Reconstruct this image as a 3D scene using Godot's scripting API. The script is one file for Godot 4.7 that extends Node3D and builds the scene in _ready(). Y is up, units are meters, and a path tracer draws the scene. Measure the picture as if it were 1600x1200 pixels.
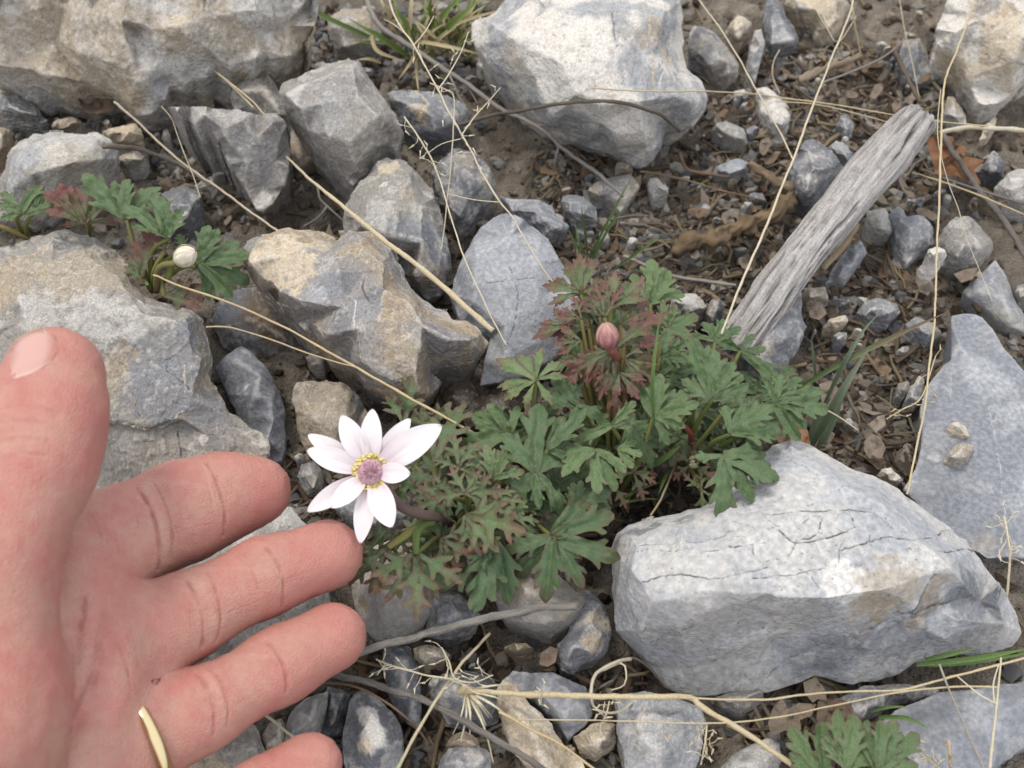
extends Node3D
# A palm-up hand beside a white anemone among limestone rubble. Distances below are in millimetres unless noted.

const PITCH := 55.0
const FOV := 40.0
const CAM_D := 0.30
const EXPOSURE := 1.6
var cam_pos: Vector3
var cam_f: Vector3
var cam_u: Vector3
var cam_r := Vector3(1, 0, 0)
var FPX := 1.0
var rng := RandomNumberGenerator.new()
var n_big := FastNoiseLite.new()
var n_cell := FastNoiseLite.new()
var n_fine := FastNoiseLite.new()
var n_col := FastNoiseLite.new()
var n_mot := FastNoiseLite.new()
var n_soil := FastNoiseLite.new()
var M := {}
var used := {}

# linear base colours
var C := {
	"blue": Color(0.275, 0.288, 0.318), "grey": Color(0.36, 0.345, 0.322), "light": Color(0.56, 0.55, 0.535), "white": Color(0.78, 0.75, 0.71),
	"tan": Color(0.43, 0.348, 0.255), "cream": Color(0.66, 0.565, 0.435), "dark": Color(0.095, 0.10, 0.112), "brown": Color(0.19, 0.148, 0.11),
	"rust": Color(0.30, 0.165, 0.055), "slate": Color(0.195, 0.205, 0.23), "pale": Color(0.42, 0.435, 0.465), "buff": Color(0.44, 0.385, 0.31), "lilac": Color(0.35, 0.335, 0.328),
}

# ---------------------------------------------------------------- naming helpers
func numbered(called: String) -> String:
	if not used.has(called):
		used[called] = 0
		return called
	used[called] += 1
	return "%s_%03d" % [called, used[called]]

func tag(o: Node, label: String, category: String, group := "", kind := "") -> void:
	o.set_meta("label", label)
	if category != "":
		o.set_meta("category", category)
	if group != "":
		o.set_meta("group", group)
	if kind != "":
		o.set_meta("kind", kind)

func thing(called: String, label: String, category: String, at: Vector3, group := "") -> Node3D:
	var o := Node3D.new()
	o.name = numbered(called)
	add_child(o)
	o.position = at
	tag(o, label, category, group)
	return o

func put(called: String, mesh: Mesh, mat: Material, parent: Node = null, at := Vector3.ZERO) -> MeshInstance3D:
	var o := MeshInstance3D.new()
	o.name = numbered(called) if parent == null else called
	o.mesh = mesh
	o.material_override = mat
	if parent == null:
		add_child(o, true)
	else:
		parent.add_child(o, true)
	o.position = at
	return o

# ---------------------------------------------------------------- placing
func P(px: float, py: float, h_mm: float) -> Vector3:
	var d := cam_f + cam_r * ((px - 800.0) / FPX) + cam_u * ((600.0 - py) / FPX)
	var t := (h_mm * 0.001 - cam_pos.y) / d.y
	return cam_pos + d * t

func to_px(p: Vector3) -> Vector2:
	var q := p - cam_pos
	var z := q.dot(cam_f)
	return Vector2(800.0 + q.dot(cam_r) / z * FPX, 600.0 - q.dot(cam_u) / z * FPX)

func mm_px(p: Vector3) -> float:   # metres that one photograph pixel spans at p
	return (p - cam_pos).dot(cam_f) / FPX

# ---------------------------------------------------------------- mesh helpers
func to_mesh(v: PackedVector3Array, n: PackedVector3Array, c: PackedColorArray, t: PackedInt32Array) -> ArrayMesh:
	var a := []
	a.resize(Mesh.ARRAY_MAX)
	a[Mesh.ARRAY_VERTEX] = v
	a[Mesh.ARRAY_NORMAL] = n
	if c.size() == v.size():
		a[Mesh.ARRAY_COLOR] = c
	a[Mesh.ARRAY_INDEX] = t
	var m := ArrayMesh.new()
	m.add_surface_from_arrays(Mesh.PRIMITIVE_TRIANGLES, a)
	return m

func normals(v: PackedVector3Array, t: PackedInt32Array) -> PackedVector3Array:
	var n := PackedVector3Array()
	n.resize(v.size())
	for k in range(0, t.size(), 3):
		var a := t[k]
		var b := t[k + 1]
		var c := t[k + 2]
		var f := (v[c] - v[a]).cross(v[b] - v[a])
		n[a] += f
		n[b] += f
		n[c] += f
	for i in n.size():
		n[i] = n[i].normalized()
	return n

func refine(v: PackedVector3Array, t: PackedInt32Array, L: float, most := 9) -> Array:
	var L2 := L * L
	for pass_no in most:
		var mid := {}
		var out := PackedInt32Array()
		var split := false
		for k in range(0, t.size(), 3):
			var a := t[k]
			var b := t[k + 1]
			var c := t[k + 2]
			var m0 := -1
			var m1 := -1
			var m2 := -1
			if v[a].distance_squared_to(v[b]) > L2:
				var key := mini(a, b) * 4194304 + maxi(a, b)
				m0 = mid.get(key, -1)
				if m0 < 0:
					m0 = v.size()
					v.append((v[a] + v[b]) * 0.5)
					mid[key] = m0
			if v[b].distance_squared_to(v[c]) > L2:
				var key := mini(b, c) * 4194304 + maxi(b, c)
				m1 = mid.get(key, -1)
				if m1 < 0:
					m1 = v.size()
					v.append((v[b] + v[c]) * 0.5)
					mid[key] = m1
			if v[c].distance_squared_to(v[a]) > L2:
				var key := mini(c, a) * 4194304 + maxi(c, a)
				m2 = mid.get(key, -1)
				if m2 < 0:
					m2 = v.size()
					v.append((v[c] + v[a]) * 0.5)
					mid[key] = m2
			var w := (1 if m0 >= 0 else 0) + (2 if m1 >= 0 else 0) + (4 if m2 >= 0 else 0)
			if w != 0:
				split = true
			match w:
				0: out.append_array([a, b, c])
				1: out.append_array([a, m0, c, m0, b, c])
				2: out.append_array([a, b, m1, a, m1, c])
				4: out.append_array([a, b, m2, m2, b, c])
				3: out.append_array([m0, b, m1, a, m0, m1, a, m1, c])
				6: out.append_array([m1, c, m2, a, b, m1, a, m1, m2])
				5: out.append_array([a, m0, m2, m0, b, c, m0, c, m2])
				7: out.append_array([a, m0, m2, m0, b, m1, m2, m1, c, m0, m1, m2])
		t = out
		if not split:
			break
	return [v, t]

func refine_near(v: PackedVector3Array, t: PackedInt32Array, L: float, near: PackedByteArray, times: int) -> Array:
	var L2 := L * L
	for pass_no in times:
		var mid := {}
		var out := PackedInt32Array()
		for k in range(0, t.size(), 3):
			var e := [t[k], t[k + 1], t[k + 2]]
			if near[e[0]] + near[e[1]] + near[e[2]] == 0:
				out.append_array(e)
				continue
			var m := [-1, -1, -1]
			for j in 3:
				var a: int = e[j]
				var b: int = e[(j + 1) % 3]
				if near[a] + near[b] > 0 and v[a].distance_squared_to(v[b]) > L2:
					var key := mini(a, b) * 4194304 + maxi(a, b)
					m[j] = mid.get(key, -1)
					if m[j] < 0:
						m[j] = v.size()
						v.append((v[a] + v[b]) * 0.5)
						near.append(1 if near[a] + near[b] == 2 else 0)
						mid[key] = m[j]
			var w: int = (1 if m[0] >= 0 else 0) + (2 if m[1] >= 0 else 0) + (4 if m[2] >= 0 else 0)
			match w:
				0: out.append_array(e)
				1: out.append_array([e[0], m[0], e[2], m[0], e[1], e[2]])
				2: out.append_array([e[0], e[1], m[1], e[0], m[1], e[2]])
				4: out.append_array([e[0], e[1], m[2], m[2], e[1], e[2]])
				3: out.append_array([m[0], e[1], m[1], e[0], m[0], m[1], e[0], m[1], e[2]])
				6: out.append_array([m[1], e[2], m[2], e[0], e[1], m[1], e[0], m[1], m[2]])
				5: out.append_array([e[0], m[0], m[2], m[0], e[1], e[2], m[0], e[2], m[2]])
				7: out.append_array([e[0], m[0], m[2], m[0], e[1], m[1], m[2], m[1], e[2], m[0], m[1], m[2]])
		t = out
	return [v, t]

func sight(px: float, py: float, v: PackedVector3Array, t: PackedInt32Array, other: Vector3) -> Vector3:
	var d := (P(px, py, 0) - cam_pos).normalized()
	var best := 1e9
	for k in range(0, t.size(), 3):
		var q = Geometry3D.ray_intersects_triangle(cam_pos, d, v[t[k]], v[t[k + 1]], v[t[k + 2]])
		if q != null:
			best = minf(best, cam_pos.distance_to(q))
	return other if best > 1e8 else cam_pos + d * best

func crack_line(e: Array, first: int, v: PackedVector3Array, t: PackedInt32Array, base: float) -> PackedVector3Array:
	var lp := PackedVector3Array()
	for k in range(first, e.size(), 2):
		lp.append(sight(e[k], e[k + 1], v, t, P(e[k], e[k + 1], base + 8.0)))
	lp = spline(lp, 0.0011)
	for i in lp.size():
		lp[i] += Vector3(rng.randf_range(-1, 1), rng.randf_range(-1, 1), rng.randf_range(-1, 1)) * 0.00022 + Vector3(n_cell.get_noise_3dv(lp[i] * 700.0), n_cell.get_noise_3dv(lp[i] * 700.0 + Vector3(50, 0, 0)), n_cell.get_noise_3dv(lp[i] * 700.0 + Vector3(90, 0, 0))) * 0.0011
	return lp

func near_skin(q: Vector3, n: Vector3, lp: PackedVector3Array) -> float:     # distance measured along the surface
	var best := 1e9
	for k in lp.size() - 1:
		var d := Geometry3D.get_closest_point_to_segment(q, lp[k], lp[k + 1]) - q
		var h := d.dot(n)
		best = minf(best, (d - n * h).length_squared() + maxf(0.0, h * h - 0.000009))
	return sqrt(best)

func near_line(q: Vector3, lp: PackedVector3Array) -> float:
	var best := 1e9
	for k in lp.size() - 1:
		best = minf(best, Geometry3D.get_closest_point_to_segment(q, lp[k], lp[k + 1]).distance_squared_to(q))
	return sqrt(best)

func line_box(lp: PackedVector3Array, by: float) -> AABB:
	var box := AABB(lp[0], Vector3.ZERO)
	for q in lp:
		box = box.expand(q)
	return box.grow(by)

func terrace(x: float, steps: float) -> float:
	var s := x * steps
	var f := floorf(s)
	return (f + smoothstep(0.62, 1.0, s - f)) / steps

func relax(v: PackedVector3Array, t: PackedInt32Array, times: int, share: float) -> PackedVector3Array:
	for k in times:
		var s := PackedVector3Array()
		s.resize(v.size())
		var w := PackedFloat32Array()
		w.resize(v.size())
		for j in range(0, t.size(), 3):
			var a := t[j]
			var b := t[j + 1]
			var c := t[j + 2]
			s[a] += v[b]
			s[b] += v[c]
			s[c] += v[a]
			w[a] += 1.0
			w[b] += 1.0
			w[c] += 1.0
		for i in v.size():
			if w[i] > 0.0:
				v[i] = v[i].lerp(s[i] / w[i], share)
	return v

func spline(p: PackedVector3Array, step: float) -> PackedVector3Array:
	var out := PackedVector3Array()
	for i in p.size() - 1:
		var a := p[maxi(i - 1, 0)]
		var d := p[mini(i + 2, p.size() - 1)]
		var n := maxi(1, int(ceil(p[i].distance_to(p[i + 1]) / step)))
		for k in n:
			out.append(p[i].cubic_interpolate(p[i + 1], a, d, float(k) / n))
	out.append(p[p.size() - 1])
	return out

# an open-ended list of surfaces that end as one mesh
class Mb:
	var v := PackedVector3Array()
	var n := PackedVector3Array()
	var c := PackedColorArray()
	var t := PackedInt32Array()

func done(b: Mb, smooth := true) -> ArrayMesh:
	if smooth:
		b.n = normals(b.v, b.t)
	return to_mesh(b.v, b.n, b.c, b.t)

# round tapered sweep through points (metres), radii in metres, flattened across by flat
func sweep(b: Mb, pts: PackedVector3Array, r0: float, r1: float, sides: int, col: Color, col2: Color, rough := 0.0, flat := 1.0, wob := 0.0) -> void:
	var p := pts
	var m := p.size()
	var first := b.v.size()
	var ref := Vector3(0.13, 1, 0.21).normalized()
	for i in m:
		var s := float(i) / maxf(1.0, m - 1)
		var d := (p[mini(i + 1, m - 1)] - p[maxi(i - 1, 0)]).normalized()
		var x := ref.cross(d)
		if x.length() < 0.01:
			x = Vector3(1, 0, 0).cross(d)
		x = x.normalized()
		var y := d.cross(x)
		var r := lerpf(r0, r1, s)
		if wob > 0.0:
			r *= 1.0 + wob * n_big.get_noise_1d(i * 9.0 + r0 * 9e5)
		for k in sides:
			var a := TAU * k / sides
			var q := p[i] + (x * cos(a) + y * sin(a) * flat) * r * (1.0 + (rough * n_fine.get_noise_3d(i * 1.3, k * 3.1, r0 * 4e4) if rough > 0.0 else 0.0))
			b.v.append(q)
			var w := clampf(0.5 + 0.9 * n_mot.get_noise_3d(p[i].x * 700.0, p[i].z * 700.0, k * 2.0), 0, 1)
			b.c.append(col.lerp(col2, w))
	for i in m - 1:
		for k in sides:
			var a := first + i * sides + k
			var bb := first + i * sides + (k + 1) % sides
			var cc := a + sides
			var dd := bb + sides
			b.t.append_array([a, cc, bb, bb, cc, dd])
	for e in 2:
		var ci := b.v.size()
		b.v.append(p[0] if e == 0 else p[m - 1])
		b.c.append(col)
		var o := first + (0 if e == 0 else (m - 1) * sides)
		for k in sides:
			if e == 0:
				b.t.append_array([ci, o + k, o + (k + 1) % sides])
			else:
				b.t.append_array([ci, o + (k + 1) % sides, o + k])

func line3(a: Array) -> PackedVector3Array:     # [px, py, height, ...] -> points
	var p := PackedVector3Array()
	for k in range(0, a.size(), 3):
		p.append(P(a[k], a[k + 1], a[k + 2]))
	return p

func shifted(b: Mb, by: Vector3) -> void:
	for i in b.v.size():
		b.v[i] -= by

func noise(n: FastNoiseLite, s: int, f: float, type: int, oct: int) -> void:
	n.seed = s
	n.frequency = f
	n.noise_type = type
	n.fractal_type = FastNoiseLite.FRACTAL_FBM if oct > 1 else FastNoiseLite.FRACTAL_NONE
	n.fractal_octaves = oct

# ---------------------------------------------------------------- materials
func noise_tex(s: int, f: float, oct: int, lo: Color, hi: Color, size := 1024, mid := -1.0, type := FastNoiseLite.TYPE_SIMPLEX_SMOOTH, ridged := false) -> NoiseTexture2D:
	var n := FastNoiseLite.new()
	noise(n, s, f, type, oct)
	if ridged:
		n.fractal_type = FastNoiseLite.FRACTAL_RIDGED
	var t := NoiseTexture2D.new()
	t.width = size
	t.height = size
	t.seamless = true
	t.seamless_blend_skirt = 0.15
	t.noise = n
	var g := Gradient.new()
	g.set_color(0, lo)
	g.set_color(1, hi)
	if mid >= 0.0:
		g.set_offset(0, mid)
	t.color_ramp = g
	return t

func grey(x: float) -> Color:
	return Color(x, x, x)

func surf(rough: float, albedo: Texture2D = null, bump: Texture2D = null, bump_cm := 0.0, scale := 20.0, spec := 0.4) -> StandardMaterial3D:
	var m := StandardMaterial3D.new()
	m.vertex_color_use_as_albedo = true
	m.roughness = rough
	m.metallic_specular = spec
	m.uv1_triplanar = true
	m.uv1_scale = Vector3.ONE * scale
	m.cull_mode = BaseMaterial3D.CULL_DISABLED
	if albedo:
		m.albedo_texture = albedo
	if bump:
		m.heightmap_enabled = true
		m.heightmap_texture = bump
		m.heightmap_scale = bump_cm
	return m

func make_materials() -> void:
	var grain := noise_tex(3, 0.03, 5, Color(0.72, 0.72, 0.73), Color(1, 1, 1))
	var speck := noise_tex(7, 0.05, 5, Color(0.76, 0.75, 0.74), Color(1, 1, 1), 1024, 0.25)
	var bump_a := noise_tex(11, 0.022, 6, Color.BLACK, Color.WHITE)
	var bump_b := noise_tex(13, 0.06, 4, Color.BLACK, Color.WHITE)
	var cracks := noise_tex(17, 0.007, 3, Color(1, 1, 1), Color(0.62, 0.60, 0.58), 1024, 0.86, FastNoiseLite.TYPE_SIMPLEX_SMOOTH, true)
	var skin_b := noise_tex(23, 0.07, 4, Color.BLACK, Color.WHITE, 512)
	M.rough = surf(0.92, speck, bump_a, 0.055, 24.0, 0.3)
	M.smooth = surf(0.82, grain, bump_b, 0.03, 18.0, 0.35)
	M.crack = surf(0.85, cracks, bump_b, 0.035, 14.0, 0.35)
	M.crack.detail_enabled = true
	M.crack.detail_albedo = grain
	M.crack.detail_blend_mode = BaseMaterial3D.BLEND_MODE_MUL
	M.soil = surf(1.0, speck, bump_a, 0.14, 30.0, 0.2)
	M.crumb = surf(1.0, speck, bump_a, 0.05, 120.0, 0.2)
	M.straw = surf(0.6, grain, null, 0.0, 60.0, 0.4)
	M.twig = surf(0.9, speck, bump_b, 0.03, 60.0, 0.25)
	M.wood = surf(0.9, grain, bump_b, 0.02, 40.0, 0.25)
	M.leaf = surf(0.52, grain, bump_b, 0.012, 60.0, 0.42)
	M.leaf.backlight_enabled = true
	M.leaf.backlight = Color(0.35, 0.4, 0.2)
	M.dead = surf(0.85, speck, bump_b, 0.03, 50.0, 0.3)
	M.stem = surf(0.6, null, bump_b, 0.015, 80.0, 0.35)
	M.tepal = surf(0.6, null, null, 0.0, 1.0, 0.3)
	M.tepal.backlight_enabled = true
	M.tepal.backlight = Color(0.6, 0.56, 0.58)
	M.plain = surf(0.75, null, null, 0.0, 1.0, 0.3)
	M.skin = surf(0.48, null, skin_b, 0.03, 60.0, 0.36)
	M.skin.subsurf_scatter_enabled = true
	M.skin.subsurf_scatter_strength = 0.04
	M.nail = surf(0.22, null, null, 0.0, 1.0, 0.45)
	var g := StandardMaterial3D.new()
	g.albedo_color = Color(0.82, 0.75, 0.59)
	g.metallic = 1.0
	g.roughness = 0.16
	M.gold = g

# ---------------------------------------------------------------- stones
func inside(p: Vector2, poly: PackedVector2Array) -> bool:
	return Geometry2D.is_point_in_polygon(p, poly)

func edge_gap(p: Vector2, poly: PackedVector2Array) -> float:
	var best := 1e9
	for i in poly.size():
		var q := Geometry2D.get_closest_point_to_segment(p, poly[i], poly[(i + 1) % poly.size()])
		best = minf(best, p.distance_to(q))
	return best

func densify(poly: PackedVector2Array, step: float) -> PackedVector2Array:
	var out := PackedVector2Array()
	for i in poly.size():
		var a := poly[i]
		var b := poly[(i + 1) % poly.size()]
		var n := maxi(1, int(round(a.distance_to(b) / step)))
		for k in n:
			out.append(a.lerp(b, float(k) / n))
	return out

# o: outline in photograph pixels (turned into places on the ground); H: height above the rim.
# d: hb, ht height of the near and far rim; b base height; in [px, py, h ...] ridge points; main, alt, amt, cf colours; r roughness of form; sm smoothing; L edge length; pt [px, py, radius, colour, share ...] stains; mat
func stone(called: String, label: String, group: String, o: Array, H: float, d := {}) -> MeshInstance3D:
	var poly := PackedVector2Array()
	for k in range(0, o.size(), 2):
		poly.append(Vector2(o[k], o[k + 1]))
	var raw := poly
	var lo := poly[0]
	var hi := poly[0]
	for q in poly:
		lo = lo.min(q)
		hi = hi.max(q)
	var size := (hi - lo)
	var step := clampf((size.x + size.y) * 0.035, 6.0, 18.0)
	poly = densify(poly, step)
	for i in poly.size():
		poly[i] += Vector2(rng.randf_range(-1, 1), rng.randf_range(-1, 1)) * step * 0.10
	var mid := Vector2.ZERO
	for q in poly:
		mid += q
	mid /= poly.size()
	var hb: float = d.get("hb", H * 0.12)
	var ht: float = d.get("ht", H * 0.55)
	var base: float = d.get("b", 0.0)
	var pts := PackedVector2Array()
	var hs := PackedFloat32Array()
	for q in poly:
		pts.append(q)
		hs.append(lerpf(ht, hb, (q.y - lo.y) / size.y) * (1.0 + rng.randf_range(-0.12, 0.12)))
	var n_rim := poly.size()
	if d.has("in"):
		var a: Array = d["in"]
		for k in range(0, a.size(), 3):
			pts.append(Vector2(a[k], a[k + 1]))
			hs.append(a[k + 2])
	else:
		var wide := 0.0
		for k in 40:
			wide = maxf(wide, edge_gap(Vector2(rng.randf_range(lo.x, hi.x), rng.randf_range(lo.y, hi.y)), raw) if false else 0.0)
		wide = minf(size.x, size.y) * 0.42
		var got := 0
		var tries := 0
		var want: int = d.get("facets", 7)
		while got < want and tries < 160:
			tries += 1
			var q := Vector2(rng.randf_range(lo.x, hi.x), rng.randf_range(lo.y, hi.y))
			if not inside(q, poly):
				continue
			var gap := edge_gap(q, raw)
			if gap < wide * 0.28:
				continue
			var ok := true
			for k in range(n_rim, pts.size()):
				if pts[k].distance_to(q) < wide * 0.5:
					ok = false
			if not ok:
				continue
			pts.append(q)
			var dome := pow(clampf(gap / wide, 0, 1), 0.5)
			hs.append(lerpf(ht, hb, (q.y - lo.y) / size.y) + (H - ht * 0.6) * dome * rng.randf_range(0.72, 1.12))
			got += 1
	var v := PackedVector3Array()
	for i in pts.size():
		v.append(P(pts[i].x, pts[i].y, base + hs[i]))
	var foot := P(mid.x, mid.y, base)
	var sink: float = d.get("sink", 7.0)
	for i in n_rim:
		var w := v[i].lerp(Vector3(foot.x, v[i].y, foot.z), 0.16)
		w.y = (base - sink) * 0.001
		v.append(w)
	var t := PackedInt32Array()
	var tri := Geometry2D.triangulate_delaunay(pts)
	for k in range(0, tri.size(), 3):
		var a := tri[k]
		var b := tri[k + 1]
		var c := tri[k + 2]
		var mm := (pts[a] + pts[b] + pts[c]) / 3.0
		if not inside(mm, poly):
			continue
		if (v[c] - v[a]).cross(v[b] - v[a]).dot(cam_pos - v[a]) < 0:
			t.append_array([a, c, b])
		else:
			t.append_array([a, b, c])
	var core := foot + Vector3(0, H * 0.0003, 0)
	var nb := pts.size()
	for i in n_rim:
		var j := (i + 1) % n_rim
		for f in [[i, j, nb + i], [j, nb + j, nb + i]]:
			var a: int = f[0]
			var b: int = f[1]
			var c: int = f[2]
			var nn := (v[c] - v[a]).cross(v[b] - v[a])
			var cc := (v[a] + v[b] + v[c]) / 3.0 - core
			cc.y *= 0.2
			if nn.dot(cc) < 0:
				t.append_array([a, c, b])
			else:
				t.append_array([a, b, c])
	var L: float = d.get("L", clampf((size.x + size.y) * 0.0065, 0.85, 1.45)) * 0.001
	var n := PackedVector3Array()
	var pa: Array = d.get("pt", [])
	var pp := []
	for k in range(0, pa.size(), 5):
		var s := sight(pa[k], pa[k + 1], v, t, P(pa[k], pa[k + 1], base + H * 0.6))
		pp.append([s, pa[k + 2] * mm_px(s), C[pa[k + 3]], pa[k + 4]])
	var lines := []
	for e in d.get("ck", []):
		lines.append([crack_line(e, 3, v, t, base), e[1] * 0.00048, e[2] * 0.0009, C[e[0]]])
	var rf := refine(v, t, L)
	v = rf[0]
	t = rf[1]
	v = relax(v, t, d.get("sm", 3), 0.5)
	if lines.size():
		var near := PackedByteArray()
		near.resize(v.size())
		n = normals(v, t)
		for e in lines:
			var box := line_box(e[0], 0.004)
			for i in v.size():
				if box.has_point(v[i]) and near[i] == 0 and near_skin(v[i], n[i], e[0]) < e[1] * 1.2 + 0.0009:
					near[i] = 1
		rf = refine_near(v, t, 0.00024, near, 3)
		v = rf[0]
		t = rf[1]
	n = normals(v, t)
	var rough: float = d.get("r", 1.0) * clampf(0.35 + H / 28.0, 0.4, 1.0)
	var off := Vector3(rng.randf(), rng.randf(), rng.randf()) * 500.0
	var lay: float = d.get("bed", 0.0)         # bedding: thin layers along a tilted plane
	var lay_dir := Vector3(0.25, 0.8, 0.45).normalized()
	for i in v.size():
		var q := v[i] * 1000.0 + off
		var g := n_big.get_noise_3dv(q)
		var g2 := n_big.get_noise_3dv(q * 2.3)
		var e := g * 0.45 + terrace(g + g2 * 0.35, 2.6) * 0.85 + n_cell.get_noise_3dv(q) * 0.30 + n_fine.get_noise_3dv(q) * 0.13
		if lay > 0.0:
			var s := q.dot(lay_dir) * 0.55 + n_big.get_noise_3dv(q * 0.6) * 1.6
			e += lay * (absf(fposmod(s, 1.0) - 0.35) - 0.3)
		v[i] += n[i] * (e * rough * 0.001)
	var flat := relax(v.duplicate(), t, 1, 1.0)
	n = normals(v, t)
	var c := PackedColorArray()
	c.resize(v.size())
	var c0: Color = C[d.get("main", "grey")]
	var c1: Color = C[d.get("alt", "tan")]
	var c2: Color = C[d.get("crust", "white")]
	var amt: float = d.get("amt", 0.35)
	var cf: float = d.get("cf", 1.0)
	var sm: float = 0.35 if d.get("mat", "rough") != "rough" else 1.0     # smooth breaks carry less crust and stain
	for i in v.size():
		var q := v[i] * 1000.0 + off
		var a := n_col.get_noise_3dv(q * cf)
		var m := n_mot.get_noise_3dv(q)
		var fine := n_fine.get_noise_3dv(q * 1.7)
		var k := clampf((a + 0.9 * (amt - 0.5) + m * 0.22) * lerpf(1.6, 4.0, sm) + 0.5, 0, 1)
		var col := c0.lerp(c1, k)
		var a2 := n_col.get_noise_3dv(q * cf * 1.9 + Vector3(310, 0, 0))
		col = col.lerp(c2, clampf((a2 + m * 0.35 + fine * 0.2 - 0.26) * 5.0, 0, 0.30 * sm))          # pale weathering crust
		col = col.lerp(c0 * 0.62, clampf((-a2 + m * 0.3 - 0.30) * 3.0, 0, 0.32 * sm))                 # darker stains
		for s in pp:
			var gap: float = v[i].distance_to(s[0]) / s[1]
			if gap < 1.7:
				var sh: float = clampf((1.0 - gap + m * 0.55 + a * 0.4 + fine * 0.15) * 5.0, 0, 1) * s[3]
				col = col.lerp(s[2], sh)
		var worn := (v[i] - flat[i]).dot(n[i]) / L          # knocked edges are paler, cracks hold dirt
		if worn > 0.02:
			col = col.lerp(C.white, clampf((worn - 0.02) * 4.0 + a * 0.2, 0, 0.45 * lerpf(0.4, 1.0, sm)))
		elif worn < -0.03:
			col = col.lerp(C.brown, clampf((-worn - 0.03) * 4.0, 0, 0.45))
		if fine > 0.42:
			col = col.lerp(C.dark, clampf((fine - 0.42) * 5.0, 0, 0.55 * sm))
		c[i] = col * (1.0 + m * 0.12 * lerpf(0.5, 1.0, sm) + fine * 0.14)
	for e in lines:
		var w: float = e[1]
		var box := line_box(e[0], w * 3.0 + 0.003)
		for i in v.size():
			if not box.has_point(v[i]):
				continue
			var gap := near_skin(v[i], n[i], e[0])
			var g := exp(-gap * gap / (w * w)) * clampf(0.85 + n_mot.get_noise_3dv(v[i] * 900.0) * 1.5, 0.12, 1.3)
			if g > 0.02:
				c[i] = c[i].lerp(e[3], clampf(g * 1.3, 0, 0.78))
				v[i] -= n[i] * g * e[2]
	if lines.size():
		n = normals(v, t)
	for i in v.size():
		v[i] -= foot
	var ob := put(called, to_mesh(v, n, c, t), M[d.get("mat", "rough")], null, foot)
	tag(ob, label, d.get("cat", "stone"), group)
	return ob

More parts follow.
